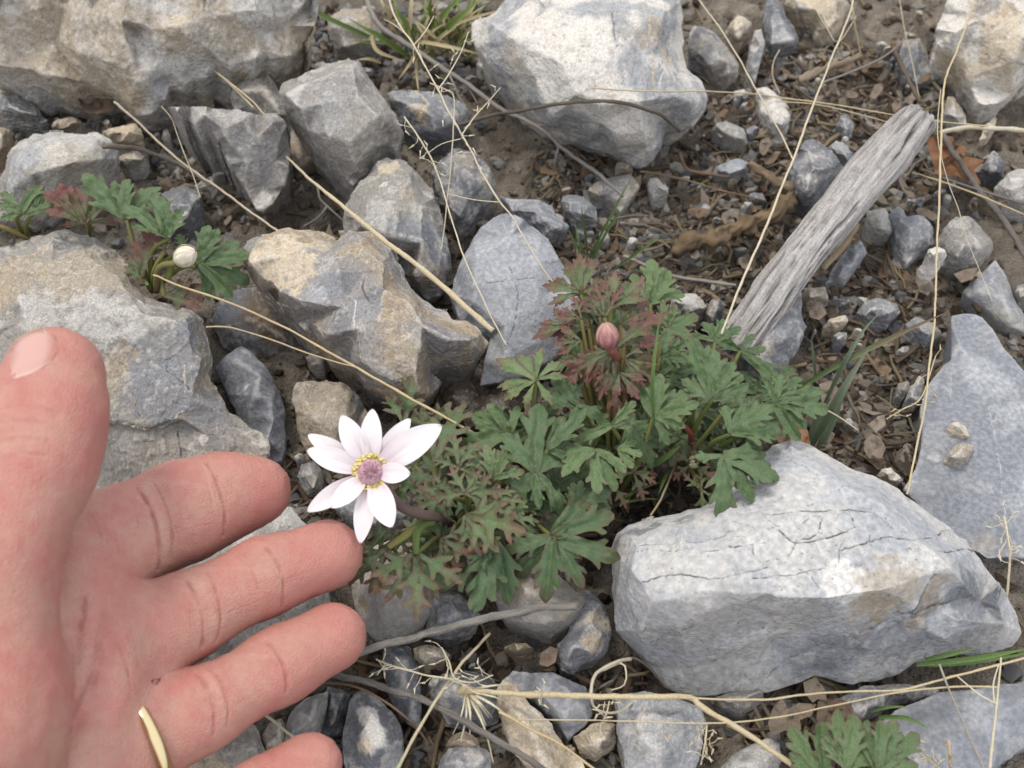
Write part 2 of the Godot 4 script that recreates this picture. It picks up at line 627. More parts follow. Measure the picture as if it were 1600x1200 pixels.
# ---------------------------------------------------------------- stones, as traced
func stones() -> void:
	var G := "limestone rocks of the scree"
	# --- large rocks
	stone("boulder", "big rough tan boulder filling the top left corner with a grey-white nose", "", [-40, 98, -40, -60, 200, -60, 485, -60, 500, 0, 493, 40, 478, 72, 455, 85, 400, 90, 360, 102, 320, 119, 285, 131, 264, 133, 257, 153, 233, 180, 213, 178, 187, 158, 163, 134, 127, 127, 83, 118, 43, 108, 0, 101],
		46, {"hb": 10, "ht": 46, "main": "buff", "alt": "light", "amt": 0.4, "r": 1.25, "cf": 0.7, "in": [-10, 20, 33, 60, 15, 36, 95, 30, 30, 85, 62, 25, 140, 20, 37, 190, 30, 40, 195, 60, 35, 210, 55, 31, 235, 45, 36, 262, 42, 37, 255, 100, 25, 215, 120, 25, 175, 100, 28, 130, 85, 28, 100, 95, 20, 30, 75, 22, 320, 25, 38, 320, 70, 30, 400, 15, 40, 400, 55, 30, 450, 40, 30, 290, 90, 25],
		"pt": [228, 80, 38, "light", 0.8, 245, 130, 22, "pale", 0.75, 275, 35, 24, "cream", 0.6, 130, 50, 25, "grey", 0.5, 420, 50, 26, "grey", 0.6, 330, 60, 40, "grey", 0.6, 60, 80, 60, "buff", 0.6, 200, 150, 30, "tan", 0.7]})
	stone("boulder", "large pale blue-white boulder at the top centre streaked with tan", "", [733, 35, 770, 15, 800, -20, 840, -60, 1068, -60, 1066, 0, 1068, 40, 1072, 80, 1077, 106, 1095, 125, 1108, 147, 1103, 172, 1085, 200, 1062, 206, 1040, 207, 1037, 230, 1022, 252, 1003, 268, 985, 260, 960, 241, 930, 231, 892, 222, 866, 211, 845, 192, 826, 170, 802, 142, 776, 116, 752, 84, 735, 56],
		40, {"hb": 2, "ht": 34, "main": "white", "alt": "pale", "amt": 0.42, "r": 1.0, "in": [800, 60, 38, 860, 20, 44, 930, 40, 46, 1000, 30, 46, 1040, 20, 42, 1020, 80, 40, 880, 100, 42, 960, 110, 41, 835, 120, 32, 900, 150, 36, 845, 163, 27, 940, 165, 34, 1000, 160, 35, 1060, 150, 30, 862, 188, 23, 940, 190, 25, 962, 210, 23, 1005, 205, 25, 1012, 232, 15, 1080, 160, 25, 870, 200, 12, 940, 215, 11],
		"pt": [880, 80, 70, "white", 0.7, 1030, 50, 26, "tan", 0.6, 1042, 90, 18, "cream", 0.7, 1005, 60, 18, "tan", 0.45, 975, 45, 24, "slate", 0.35, 800, 90, 30, "cream", 0.35, 890, 205, 22, "grey", 0.6, 1060, 160, 35, "pale", 0.6, 870, 175, 26, "white", 0.5],
		"ck": [["cream", 0.8, -0.1, 1010, 10, 1018, 60, 1022, 110, 1030, 150], ["white", 0.7, 0.1, 1030, 60, 1035, 90, 1032, 130], ["slate", 0.5, 0.3, 958, 10, 962, 40, 966, 75]]})
	stone("boulder", "white crusty rock in the top right corner", "", [1483, -10, 1500, -50, 1660, -50, 1660, 90, 1600, 121, 1590, 134, 1577, 154, 1553, 167, 1527, 161, 1517, 134, 1507, 104, 1484, 78, 1461, 67, 1460, 45, 1464, 36],
		30, {"hb": 8, "ht": 26, "main": "white", "alt": "cream", "amt": 0.4, "r": 1.2, "pt": [1545, 5, 22, "slate", 0.7, 1575, 12, 18, "tan", 0.7, 1560, 90, 30, "cream", 0.6]})
	stone("boulder", "broad grey boulder behind the thumb with a tan crust and smooth blue chipped face", "", [-60, 395, -20, 388, 30, 378, 68, 366, 100, 355, 134, 363, 167, 380, 194, 401, 212, 430, 230, 460, 253, 468, 281, 478, 301, 487, 317, 503, 325, 528, 330, 552, 328, 580, 338, 598, 353, 618, 364, 638, 393, 663, 418, 684, 425, 712, 405, 745, 350, 780, 280, 800, 200, 812, 150, 790, 130, 740, 60, 800, -60, 800],
		34, {"hb": 3, "ht": 26, "main": "grey", "alt": "buff", "amt": 0.42, "r": 1.1, "L": 0.95, "sm": 2, "in": [20, 420, 33, 80, 410, 33, 140, 400, 32, 190, 440, 31, 100, 450, 34, 30, 470, 35, 160, 480, 34, 225, 490, 33, 270, 500, 31, 295, 492, 30, 212, 528, 31, 160, 530, 31, 90, 510, 33, 40, 500, 33, 215, 545, 29, 230, 600, 25, 300, 540, 27, 318, 560, 24, 300, 620, 22, 285, 655, 20, 230, 665, 19.5, 170, 655, 20, 165, 590, 25, 282, 664, 17, 225, 674, 17, 170, 664, 17.5, 340, 640, 16, 325, 680, 15, 285, 710, 13, 200, 720, 13, 375, 690, 11, 160, 740, 10, 60, 600, 27, 80, 700, 18],
		"pt": [120, 425, 90, "buff", 0.85, 20, 420, 70, "tan", 0.5, 100, 380, 22, "slate", 0.6, 75, 400, 22, "grey", 0.7, 150, 490, 60, "light", 0.75, 60, 490, 50, "light", 0.6, 210, 520, 22, "light", 0.9, 250, 495, 26, "light", 0.6, 300, 515, 30, "blue", 0.85, 265, 560, 55, "blue", 0.8, 250, 620, 60, "blue", 0.85, 330, 640, 40, "blue", 0.7, 225, 720, 60, "grey", 0.6, 190, 700, 20, "light", 0.4, 210, 445, 30, "buff", 0.6, 345, 610, 10, "rust", 0.35, 318, 686, 9, "white", 0.8, 360, 680, 40, "lilac", 0.6],
		"ck": [["cream", 0.5, -0.45, 168, 648, 180, 657, 215, 663, 250, 665, 272, 660, 286, 645], ["slate", 0.3, 0.5, 284, 648, 280, 680, 286, 715], ["cream", 0.35, -0.2, 290, 570, 288, 600, 294, 625], ["dark", 0.26, 0.25, 300, 615, 285, 600, 262, 580, 268, 560], ["dark", 0.26, 0.25, 285, 660, 320, 678, 350, 690], ["cream", 0.3, -0.1, 338, 690, 345, 660], ["dark", 0.26, 0.2, 230, 655, 215, 640, 220, 620]]})
	stone("boulder", "angular tan and blue-grey rock left of centre, with a cream corner and dark undercut", "", [373, 402, 380, 376, 400, 367, 425, 363, 450, 356, 475, 360, 500, 361, 522, 371, 533, 355, 560, 358, 590, 362, 606, 376, 622, 402, 637, 430, 648, 448, 667, 470, 681, 482, 700, 483, 711, 497, 731, 498, 753, 520, 765, 534, 754, 550, 741, 564, 715, 570, 693, 573, 674, 583, 692, 598, 678, 614, 654, 634, 640, 636, 617, 628, 588, 610, 543, 572, 490, 524, 450, 491, 402, 444],
		36, {"hb": 10, "ht": 27, "main": "lilac", "alt": "tan", "amt": 0.42, "r": 1.0, "L": 0.95, "sm": 2, "in": [392, 408, 31, 430, 400, 33, 470, 385, 34, 520, 392, 35, 560, 385, 36, 600, 410, 35, 404, 428, 28, 436, 452, 29, 468, 470, 30, 530, 428, 35, 500, 440, 33, 510, 522, 29, 535, 480, 33, 560, 515, 32, 565, 563, 27, 600, 450, 37, 590, 500, 34, 640, 470, 34, 620, 540, 32, 660, 510, 33, 617, 598, 25, 650, 580, 27, 700, 530, 29, 735, 532, 26, 655, 615, 22, 480, 500, 19, 430, 458, 19, 540, 558, 17, 600, 608, 15, 548, 430, 33.5, 575, 440, 35],
		"pt": [440, 415, 62, "cream", 0.9, 500, 380, 30, "cream", 0.6, 548, 385, 26, "tan", 0.7, 520, 450, 40, "blue", 0.85, 490, 470, 28, "pale", 0.8, 565, 480, 34, "blue", 0.75, 545, 440, 24, "slate", 0.7, 585, 460, 16, "slate", 0.7, 530, 510, 26, "slate", 0.55, 570, 540, 36, "lilac", 0.6, 650, 480, 40, "buff", 0.6, 680, 530, 34, "slate", 0.45, 735, 545, 20, "buff", 0.7, 600, 590, 26, "light", 0.7, 625, 560, 30, "buff", 0.6, 440, 478, 50, "brown", 0.55, 560, 580, 40, "slate", 0.6, 590, 400, 30, "buff", 0.7],
		"ck": [["white", 0.3, -0.1, 558, 470, 556, 500, 562, 530, 566, 560], ["brown", 0.35, 0.5, 578, 425, 570, 450, 590, 490]]})
	stone("boulder", "large pale grey cracked block in the lower right foreground, flat topped with a broken front", "", [955, 905, 952, 862, 962, 832, 1000, 810, 1060, 800, 1110, 785, 1150, 745, 1180, 715, 1205, 696, 1235, 684, 1252, 690, 1300, 713, 1345, 735, 1367, 744, 1400, 763, 1447, 797, 1487, 826, 1510, 843, 1533, 870, 1560, 907, 1574, 930, 1587, 957, 1598, 990, 1584, 1013, 1550, 1020, 1500, 1021, 1433, 1038, 1400, 1058, 1367, 1068, 1333, 1070, 1273, 1058, 1233, 1073, 1200, 1084, 1133, 1084, 1100, 1090, 1067, 1087, 1040, 1077, 1008, 1041, 980, 1008, 963, 986, 958, 960],
		40, {"hb": 0, "ht": 24, "main": "light", "alt": "pale", "amt": 0.6, "r": 0.5, "L": 0.85, "sm": 2, "mat": "crack", "in": [985, 838, 27, 1040, 822, 29, 1100, 803, 30, 992, 852, 31.5, 1065, 824, 34, 1130, 800, 34, 1190, 745, 32, 1240, 715, 31, 1300, 745, 33, 1380, 790, 34, 1250, 800, 37, 1150, 850, 38, 1060, 870, 37, 1350, 850, 36, 1440, 850, 34, 985, 890, 32, 980, 930, 25, 1018, 940, 32, 1093, 922, 36, 1200, 926, 37, 1233, 932, 37, 1293, 936, 36.5, 1347, 926, 36.5, 1380, 922, 36, 1457, 892, 34, 1483, 884, 34, 1492, 896, 32, 1563, 916, 27, 1075, 880, 37, 1000, 985, 23, 1060, 980, 27, 1100, 960, 31, 1080, 1045, 9, 1143, 1015, 17, 1200, 995, 20, 1148, 1024, 11, 1205, 1004, 13, 1260, 980, 22, 1330, 975, 25, 1400, 950, 27, 1425, 945, 29, 1300, 1010, 15, 1360, 1020, 13, 1420, 1000, 16, 1470, 955, 22, 1500, 937, 21, 1530, 940, 20, 1560, 950, 22, 1500, 970, 21, 1570, 975, 15, 1440, 980, 21, 1180, 1040, 7, 1480, 1000, 15, 1395, 975, 20],
		"pt": [1320, 910, 40, "white", 0.75, 1180, 830, 80, "light", 0.5, 1070, 990, 80, "lilac", 0.65, 1150, 960, 70, "lilac", 0.6, 1250, 960, 60, "lilac", 0.6, 1400, 925, 60, "buff", 0.75, 1360, 950, 40, "tan", 0.6, 1450, 945, 36, "brown", 0.6, 1520, 930, 46, "slate", 0.75, 1430, 978, 18, "cream", 0.85, 1480, 890, 20, "slate", 0.7, 1400, 1010, 60, "slate", 0.55, 1300, 1020, 50, "slate", 0.5, 1260, 1030, 14, "light", 0.6, 1350, 985, 30, "brown", 0.45, 1530, 1000, 50, "grey", 0.6, 1010, 825, 34, "slate", 0.75, 1070, 810, 30, "slate", 0.6, 1120, 1050, 60, "grey", 0.5, 1375, 965, 16, "tan", 0.7, 1460, 915, 30, "tan", 0.6],
		"ck": [["dark", 0.28, 0.45, 1200, 812, 1245, 850, 1290, 845, 1335, 832, 1340, 815], ["brown", 0.28, 0.45, 1320, 862, 1360, 852, 1390, 842, 1440, 845, 1485, 832], ["dark", 0.26, 0.4, 1285, 815, 1280, 840, 1245, 850], ["dark", 0.26, 0.35, 1315, 885, 1316, 860, 1320, 850], ["dark", 0.26, 0.35, 1200, 806, 1260, 804, 1350, 800, 1400, 830], ["tan", 0.22, 0.3, 1340, 890, 1400, 868, 1440, 852], ["brown", 0.3, 0.5, 1470, 868, 1500, 862, 1525, 864], ["dark", 0.26, 0.35, 975, 880, 1060, 860, 1130, 862, 1200, 850], ["dark", 0.26, 0.3, 1000, 915, 1060, 900, 1120, 905, 1200, 890], ["dark", 0.26, 0.35, 990, 855, 1080, 850, 1150, 830], ["tan", 0.3, -0.05, 1090, 968, 1130, 970, 1165, 960, 1200, 955, 1230, 945], ["slate", 0.3, 0.6, 1010, 1005, 1060, 995, 1090, 990], ["dark", 0.3, 0.5, 1095, 995, 1105, 1010, 1110, 1020], ["cream", 0.4, 0.0, 993, 832, 1030, 822, 1070, 812, 1110, 800], ["slate", 0.6, 1.3, 1360, 985, 1420, 958, 1450, 915, 1462, 895], ["brown", 0.6, 1.0, 1400, 955, 1450, 952, 1500, 935, 1560, 920], ["slate", 0.3, 0.5, 1200, 1060, 1260, 1020, 1330, 1000, 1365, 985], ["dark", 0.26, 0.3, 1230, 880, 1250, 850], ["dark", 0.26, 0.3, 1180, 905, 1240, 900, 1300, 890]]})
	stone("slab", "broad flat blue slab at the right edge carrying two pebbles", "", [1487, 490, 1510, 486, 1537, 494, 1553, 514, 1570, 544, 1587, 561, 1602, 578, 1650, 640, 1660, 870, 1600, 872, 1545, 872, 1500, 850, 1440, 800, 1413, 762, 1430, 733, 1440, 684, 1437, 634, 1453, 592, 1486, 558],
		13, {"hb": 8, "ht": 7, "main": "blue", "alt": "pale", "amt": 0.08, "r": 0.3, "mat": "smooth", "sm": 2, "in": [1500, 540, 8.5, 1530, 580, 9, 1490, 640, 9.5, 1560, 650, 9.5, 1480, 720, 9.5, 1540, 740, 10, 1470, 780, 9, 1560, 810, 9.5, 1600, 720, 9.5], "pt": [1545, 590, 40, "pale", 0.5, 1480, 780, 40, "slate", 0.5, 1550, 840, 40, "slate", 0.4, 1460, 715, 12, "white", 0.35, 1540, 850, 20, "buff", 0.4], "ck": [["pale", 0.3, 0.0, 1486, 560, 1490, 600, 1493, 635], ["pale", 0.3, 0.0, 1548, 640, 1560, 690, 1570, 770]]})
	stone("slab", "smooth blue-grey slab in the bottom right corner under dry stalks", "", [1373, 1127, 1400, 1107, 1435, 1092, 1467, 1080, 1517, 1074, 1560, 1068, 1650, 1055, 1660, 1150, 1594, 1174, 1560, 1202, 1500, 1240, 1417, 1240, 1385, 1200],
		10, {"hb": 7, "ht": 8, "main": "blue", "alt": "pale", "amt": 0.12, "r": 0.3, "mat": "smooth", "pt": [1540, 1120, 40, "pale", 0.6, 1450, 1120, 40, "slate", 0.4]})
	stone("slab", "upright smooth pale blue slab behind the red-tinged leaves, scratched", "", [700, 462, 708, 432, 723, 398, 750, 354, 768, 336, 793, 327, 820, 340, 858, 372, 885, 418, 905, 470, 900, 520, 870, 560, 820, 590, 767, 600, 748, 602, 753, 567, 763, 528, 720, 510],
		24, {"hb": 2, "ht": 20, "main": "pale", "alt": "blue", "amt": 0.4, "r": 0.5, "mat": "smooth", "L": 1.1, "in": [745, 400, 22, 795, 370, 22, 840, 410, 21, 780, 440, 20, 840, 470, 17, 790, 510, 14, 740, 470, 18, 850, 530, 10, 790, 560, 9], "ck": [["dark", 0.26, 0.15, 800, 420, 812, 460, 808, 500, 795, 540], ["dark", 0.26, 0.15, 760, 445, 790, 440, 840, 435], ["slate", 0.25, 0.15, 820, 500, 845, 470, 865, 465]]})
	stone("rock", "angular grey block with a chipped pale left edge, below the top left boulder", G, [432, 144, 443, 130, 462, 120, 483, 110, 517, 97, 543, 90, 560, 97, 582, 120, 600, 143, 618, 178, 631, 207, 631, 231, 617, 240, 593, 238, 577, 263, 553, 290, 530, 270, 512, 250, 493, 230, 476, 209, 460, 187, 446, 168],
		32, {"hb": 10, "ht": 26, "b": 3, "main": "grey", "alt": "lilac", "amt": 0.5, "r": 0.9, "sm": 2, "in": [450, 148, 30, 478, 132, 33, 520, 112, 34, 552, 105, 33, 470, 170, 30, 500, 160, 33, 560, 150, 34, 592, 180, 31, 585, 225, 23, 540, 220, 27, 512, 212, 27, 555, 262, 18, 610, 195, 24, 612, 225, 17, 480, 200, 23, 520, 245, 19],
		"pt": [455, 145, 20, "light", 0.8, 480, 118, 22, "light", 0.7, 615, 210, 20, "brown", 0.5, 520, 180, 40, "pale", 0.4, 555, 110, 20, "light", 0.4]})
	stone("rock", "rounded mottled grey rock with a cream top, just above the angular tan rock", G, [532, 345, 536, 322, 548, 299, 562, 282, 578, 267, 588, 252, 604, 243, 628, 247, 646, 258, 658, 268, 677, 293, 690, 330, 697, 352, 701, 380, 704, 420, 700, 444, 687, 461, 667, 467, 640, 445, 610, 420, 575, 400, 545, 385],
		28, {"hb": 4, "ht": 20, "main": "grey", "alt": "blue", "amt": 0.45, "r": 1.1, "in": [600, 280, 25, 640, 275, 26, 575, 310, 26, 620, 320, 30, 660, 320, 26, 565, 350, 24, 615, 370, 27, 660, 380, 24, 680, 420, 16, 650, 430, 16],
		"pt": [605, 262, 24, "cream", 0.85, 600, 285, 10, "white", 0.8, 590, 330, 34, "light", 0.6, 668, 300, 14, "white", 0.6, 640, 300, 18, "tan", 0.5, 655, 380, 24, "slate", 0.6, 650, 430, 40, "buff", 0.6, 620, 350, 20, "slate", 0.4, 680, 440, 24, "tan", 0.5]})
	stone("rock", "dark grey wedge stone pointing down with a white chipped tip, below the top left boulder", G, [262, 164, 300, 164, 333, 167, 370, 171, 400, 177, 430, 178, 445, 186, 450, 198, 454, 233, 453, 262, 449, 288, 428, 317, 410, 333, 400, 327, 383, 293, 367, 267, 352, 248, 340, 232, 333, 212, 315, 200, 296, 190, 276, 176],
		27, {"hb": 3, "ht": 25, "main": "lilac", "alt": "grey", "amt": 0.4, "r": 0.7, "sm": 2, "in": [320, 178, 27, 380, 185, 28, 425, 190, 27, 345, 200, 25, 350, 212, 23, 385, 250, 17, 430, 250, 15, 415, 300, 7, 440, 210, 22, 400, 215, 22], "pt": [412, 315, 16, "white", 0.85, 310, 172, 40, "light", 0.5, 390, 178, 40, "light", 0.4, 400, 240, 50, "slate", 0.35]})
	stone("rock", "long grey-brown stone half hidden behind the angular block and the wedge stone", G, [357, 150, 363, 133, 377, 117, 400, 104, 420, 113, 437, 137, 470, 190, 497, 236, 500, 243, 480, 256, 465, 262, 450, 250, 430, 200, 400, 172, 368, 168],
		17, {"hb": 3, "ht": 14, "main": "buff", "alt": "grey", "amt": 0.5, "pt": [390, 130, 24, "grey", 0.5, 470, 235, 24, "tan", 0.6]})
	stone("rock", "grey-blue stone with a cream curved band, right of the angular block", G, [603, 142, 633, 138, 660, 140, 684, 143, 705, 150, 724, 160, 737, 176, 731, 200, 702, 223, 672, 224, 648, 217, 625, 195, 612, 174],
		15, {"hb": 2, "ht": 11, "main": "slate", "alt": "blue", "amt": 0.5, "r": 0.7, "pt": [655, 170, 14, "cream", 0.8, 660, 185, 12, "tan", 0.7, 720, 165, 12, "pale", 0.6], "ck": [["cream", 0.9, -0.2, 608, 150, 640, 152, 665, 155, 672, 165, 660, 180, 655, 192]]})
	stone("rock", "dark mottled rock behind the feathery grass, right of the rounded mottled rock", G, [672, 262, 687, 241, 717, 227, 750, 243, 772, 270, 777, 290, 765, 308, 753, 318, 738, 352, 717, 363, 702, 353, 688, 318],
		18, {"hb": 3, "ht": 13, "main": "grey", "alt": "slate", "amt": 0.6, "r": 1.0, "pt": [730, 250, 22, "buff", 0.6, 755, 275, 16, "buff", 0.5, 715, 330, 26, "dark", 0.5]})
	stone("rock", "layered bluish splinter of stone above the upright slab", G, [780, 302, 800, 309, 843, 310, 863, 322, 868, 337, 889, 352, 878, 363, 857, 371, 830, 350, 800, 330],
		10, {"hb": 3, "ht": 6, "main": "blue", "alt": "pale", "amt": 0.5, "bed": 0.8, "mat": "smooth"})
	stone("rock", "long blue-grey stone standing on end between the thumb boulder and the flower", G, [332, 574, 353, 551, 376, 535, 397, 547, 420, 578, 437, 609, 445, 643, 448, 700, 441, 722, 420, 722, 395, 690, 362, 632, 342, 600],
		17, {"hb": 4, "ht": 10, "main": "blue", "alt": "slate", "amt": 0.45, "r": 0.5, "mat": "smooth", "pt": [388, 550, 10, "light", 0.7, 385, 605, 5, "white", 0.6], "b": -3})
	stone("rock", "dark shaded rock underneath the undercut of the angular tan rock", G, [325, 500, 335, 470, 370, 450, 400, 446, 440, 478, 466, 515, 470, 535, 450, 553, 400, 557, 350, 545],
		10, {"hb": 3, "ht": 7, "main": "slate", "alt": "brown", "amt": 0.45, "b": -8})
	stone("rock", "brown and grey blocky stone just above the white flower", G, [455, 605, 462, 597, 477, 592, 505, 590, 533, 587, 545, 592, 560, 615, 575, 642, 580, 680, 560, 710, 520, 725, 480, 712, 463, 680, 456, 640],
		18, {"hb": 4, "ht": 14, "b": -4, "main": "buff", "alt": "tan", "amt": 0.45, "in": [470, 610, 15, 530, 600, 17, 545, 615, 17, 540, 650, 16, 490, 650, 16, 560, 660, 10, 520, 690, 12], "pt": [560, 630, 22, "slate", 0.8, 570, 670, 18, "blue", 0.7, 500, 680, 20, "buff", 0.6, 490, 610, 16, "grey", 0.4]})
	stone("rock", "pale blue-white rock at the left edge, below the top left boulder", G, [-30, 310, -5, 297, 3, 268, 13, 240, 30, 220, 50, 203, 76, 202, 100, 204, 150, 204, 174, 217, 184, 234, 183, 262, 160, 278, 127, 292, 90, 310, 68, 330, 40, 345, -30, 345],
		22, {"hb": 3, "ht": 16, "main": "grey", "alt": "light", "amt": 0.5, "in": [30, 245, 20, 60, 225, 21, 100, 222, 22, 150, 220, 20, 50, 270, 20, 110, 255, 23, 160, 250, 18, 20, 290, 14, 90, 290, 14], "pt": [30, 250, 36, "pale", 0.9, 60, 215, 20, "blue", 0.5, 110, 250, 50, "buff", 0.5, 15, 285, 20, "pale", 0.8]})
	stone("rock", "grey rough boulder glimpsed between the spread fingers", G, [290, 840, 340, 800, 400, 785, 460, 790, 490, 820, 510, 870, 520, 940, 490, 985, 440, 1010, 350, 1050, 290, 1060, 240, 980],
		16, {"hb": 2, "ht": 10, "main": "grey", "alt": "light", "amt": 0.45, "r": 1.2})
	stone("rock", "rounded grey stone stained with rust, beneath the leaves right of the fingertips", G, [545, 905, 560, 878, 585, 852, 620, 840, 665, 850, 682, 885, 683, 925, 674, 960, 650, 988, 615, 1001, 588, 1000, 570, 985, 550, 950],
		18, {"hb": 3, "ht": 10, "main": "grey", "alt": "buff", "amt": 0.4, "r": 0.45, "mat": "smooth", "pt": [590, 908, 24, "rust", 0.8, 655, 880, 20, "rust", 0.8, 565, 940, 14, "rust", 0.5, 670, 932, 10, "rust", 0.6, 610, 960, 40, "grey", 0.5, 640, 860, 20, "rust", 0.4]})
	stone("rock", "dark blue-grey stone under the drooping dark leaf", G, [660, 930, 682, 920, 720, 925, 742, 942, 755, 960, 748, 982, 720, 996, 690, 1002, 665, 994],
		12, {"hb": 2, "ht": 8, "main": "slate", "alt": "blue", "amt": 0.45, "b": -2})
	stone("rock", "smooth grey-tan stone under the end of the thick grey twig", G, [770, 935, 768, 908, 790, 885, 830, 875, 870, 890, 900, 916, 927, 940, 922, 958, 887, 984, 862, 997, 818, 988, 785, 968],
		18, {"hb": 3, "ht": 12, "main": "buff", "alt": "grey", "amt": 0.5, "r": 0.6, "mat": "smooth", "pt": [900, 940, 14, "slate", 0.4, 820, 960, 20, "lilac", 0.6, 880, 965, 14, "tan", 0.5]})
	stone("rock", "bluish stone with an ochre end, left of the large cracked block", G, [905, 935, 918, 917, 943, 938, 955, 968, 958, 985, 950, 1018, 930, 1035, 912, 1041, 897, 1057, 877, 1048, 868, 1030, 866, 1005, 885, 985],
		13, {"hb": 3, "ht": 8, "main": "blue", "alt": "buff", "amt": 0.4, "pt": [930, 1000, 22, "tan", 0.8, 945, 975, 16, "buff", 0.7, 895, 1045, 12, "light", 0.5]})
	stone("rock", "dark blue flat stone beneath the bent straw stalk", G, [785, 1062, 800, 1046, 830, 1050, 864, 1047, 890, 1058, 917, 1070, 925, 1092, 928, 1117, 915, 1137, 888, 1157, 860, 1120, 827, 1092],
		11, {"hb": 4, "ht": 6, "main": "slate", "alt": "blue", "amt": 0.45, "r": 0.5, "mat": "smooth", "pt": [870, 1065, 12, "pale", 0.5]})
	stone("rock", "rough cream-tan rock at the bottom under the straw cluster", G, [772, 1075, 785, 1058, 800, 1062, 827, 1097, 866, 1130, 888, 1163, 915, 1187, 930, 1230, 850, 1240, 815, 1190, 785, 1135],
		15, {"hb": 6, "ht": 9, "main": "cream", "alt": "tan", "amt": 0.5, "r": 1.2, "pt": [830, 1160, 24, "buff", 0.5]})
	stone("rock", "small brown knobbly stone beside the curled dry leaf at the bottom", G, [890, 1150, 905, 1138, 927, 1128, 950, 1126, 964, 1131, 966, 1160, 950, 1172, 932, 1184, 905, 1178],
		9, {"main": "tan", "alt": "cream", "amt": 0.5, "r": 1.3, "pt": [945, 1155, 14, "dark", 0.6]})
	stone("rock", "blue-white blocky stone at the bottom edge, left of the large cracked block's base", G, [962, 1090, 985, 1080, 1008, 1077, 1050, 1085, 1100, 1100, 1107, 1127, 1100, 1167, 1085, 1215, 1070, 1250, 985, 1250, 972, 1200, 966, 1150],
		15, {"hb": 6, "ht": 10, "main": "blue", "alt": "pale", "amt": 0.55, "r": 0.9, "pt": [1010, 1150, 30, "light", 0.4, 1060, 1120, 24, "blue", 0.7]})
	stone("rock", "dark stone tucked under the front edge of the large cracked block", G, [1115, 1085, 1140, 1078, 1195, 1074, 1197, 1093, 1180, 1108, 1160, 1118, 1127, 1108], 8, {"main": "slate", "alt": "grey", "amt": 0.5, "b": -3})
	stone("rock", "grey stone at the bottom edge where the bent straw ends", G, [1125, 1195, 1148, 1175, 1168, 1163, 1200, 1150, 1222, 1158, 1226, 1185, 1215, 1230, 1130, 1230], 10, {"main": "grey", "alt": "light", "amt": 0.5})
	stone("rock", "speckled grey rock behind the straws, between the cracked block and the corner slab", G, [1300, 1120, 1310, 1090, 1345, 1070, 1390, 1064, 1440, 1066, 1482, 1078, 1440, 1095, 1400, 1108, 1370, 1122, 1340, 1130], 9, {"main": "grey", "alt": "slate", "amt": 0.5, "b": -3})
	stone("rock", "blue-black stone with a large white lichen-like patch at the bottom, below the little finger", G, [532, 1150, 536, 1120, 543, 1093, 552, 1080, 562, 1075, 587, 1083, 613, 1112, 630, 1140, 632, 1170, 628, 1230, 545, 1240, 534, 1190],
		16, {"hb": 5, "ht": 10, "main": "slate", "alt": "blue", "amt": 0.5, "r": 0.6, "in": [560, 1095, 15, 580, 1120, 17, 560, 1150, 16, 600, 1150, 15, 580, 1180, 16], "pt": [573, 1115, 26, "white", 0.95, 560, 1090, 18, "cream", 0.9, 585, 1145, 26, "white", 0.9, 568, 1165, 18, "cream", 0.85, 560, 1170, 10, "light", 0.8]})
	stone("rock", "dark grey shard beside the little finger's tip", G, [440, 1155, 448, 1118, 462, 1102, 478, 1090, 513, 1077, 510, 1108, 500, 1140, 470, 1165], 11, {"main": "slate", "alt": "grey", "amt": 0.5, "mat": "smooth", "r": 0.5})
	stone("rock", "blue-black shard between the grey shard and the white-patched stone", G, [503, 1090, 510, 1067, 530, 1074, 548, 1083, 540, 1112, 533, 1140, 512, 1150, 500, 1140], 9, {"main": "dark", "alt": "slate", "amt": 0.5, "b": -3})
	stone("rock", "dark slaty stone below the thick grey twig", G, [592, 1030, 598, 1006, 640, 1004, 655, 1040, 660, 1090, 655, 1140, 625, 1120, 600, 1075], 8, {"main": "slate", "alt": "dark", "amt": 0.45, "mat": "smooth", "b": -2})
	stone("rock", "rough dark blue rock under the fine dry seed heads", G, [665, 1080, 690, 1050, 730, 1045, 770, 1060, 790, 1090, 780, 1130, 740, 1142, 700, 1130], 10, {"main": "slate", "alt": "dark", "amt": 0.5, "b": -2})
	stone("rock", "blue-white rock at the bottom edge below the rough dark blue rock", G, [680, 1200, 690, 1180, 701, 1167, 727, 1160, 767, 1174, 770, 1230, 685, 1230], 9, {"main": "blue", "alt": "light", "amt": 0.5})
	stone("rock", "ochre lump behind the blue-white rock at the bottom edge", G, [693, 1165, 705, 1147, 725, 1140, 748, 1150, 755, 1172, 730, 1180], 9, {"main": "tan", "alt": "cream", "amt": 0.5})
	stone("rock", "small tan stone just below the thick grey twig", G, [643, 1010, 667, 1006, 690, 1012, 704, 1021, 694, 1037, 660, 1043, 642, 1030], 9, {"main": "cream", "alt": "buff", "amt": 0.55, "r": 1.2})
	stone("rock", "tan stone half hidden beneath the ring finger at the bottom", G, [270, 1170, 310, 1135, 360, 1118, 400, 1128, 416, 1165, 412, 1215, 330, 1240, 270, 1230], 14, {"main": "cream", "alt": "grey", "amt": 0.5})
	stone("rock", "blue stone peeping out between the thumb and the forefinger's root", G, [95, 790, 115, 768, 140, 765, 160, 790, 140, 830, 100, 830], 8, {"main": "blue", "alt": "pale", "amt": 0.5})
	stone("rock", "small tan stone between the fine seed heads and the grey-tan stone", G, [785, 1010, 800, 1000, 822, 999, 838, 1010, 834, 1023, 805, 1027], 8, {"main": "tan", "alt": "cream", "amt": 0.5})
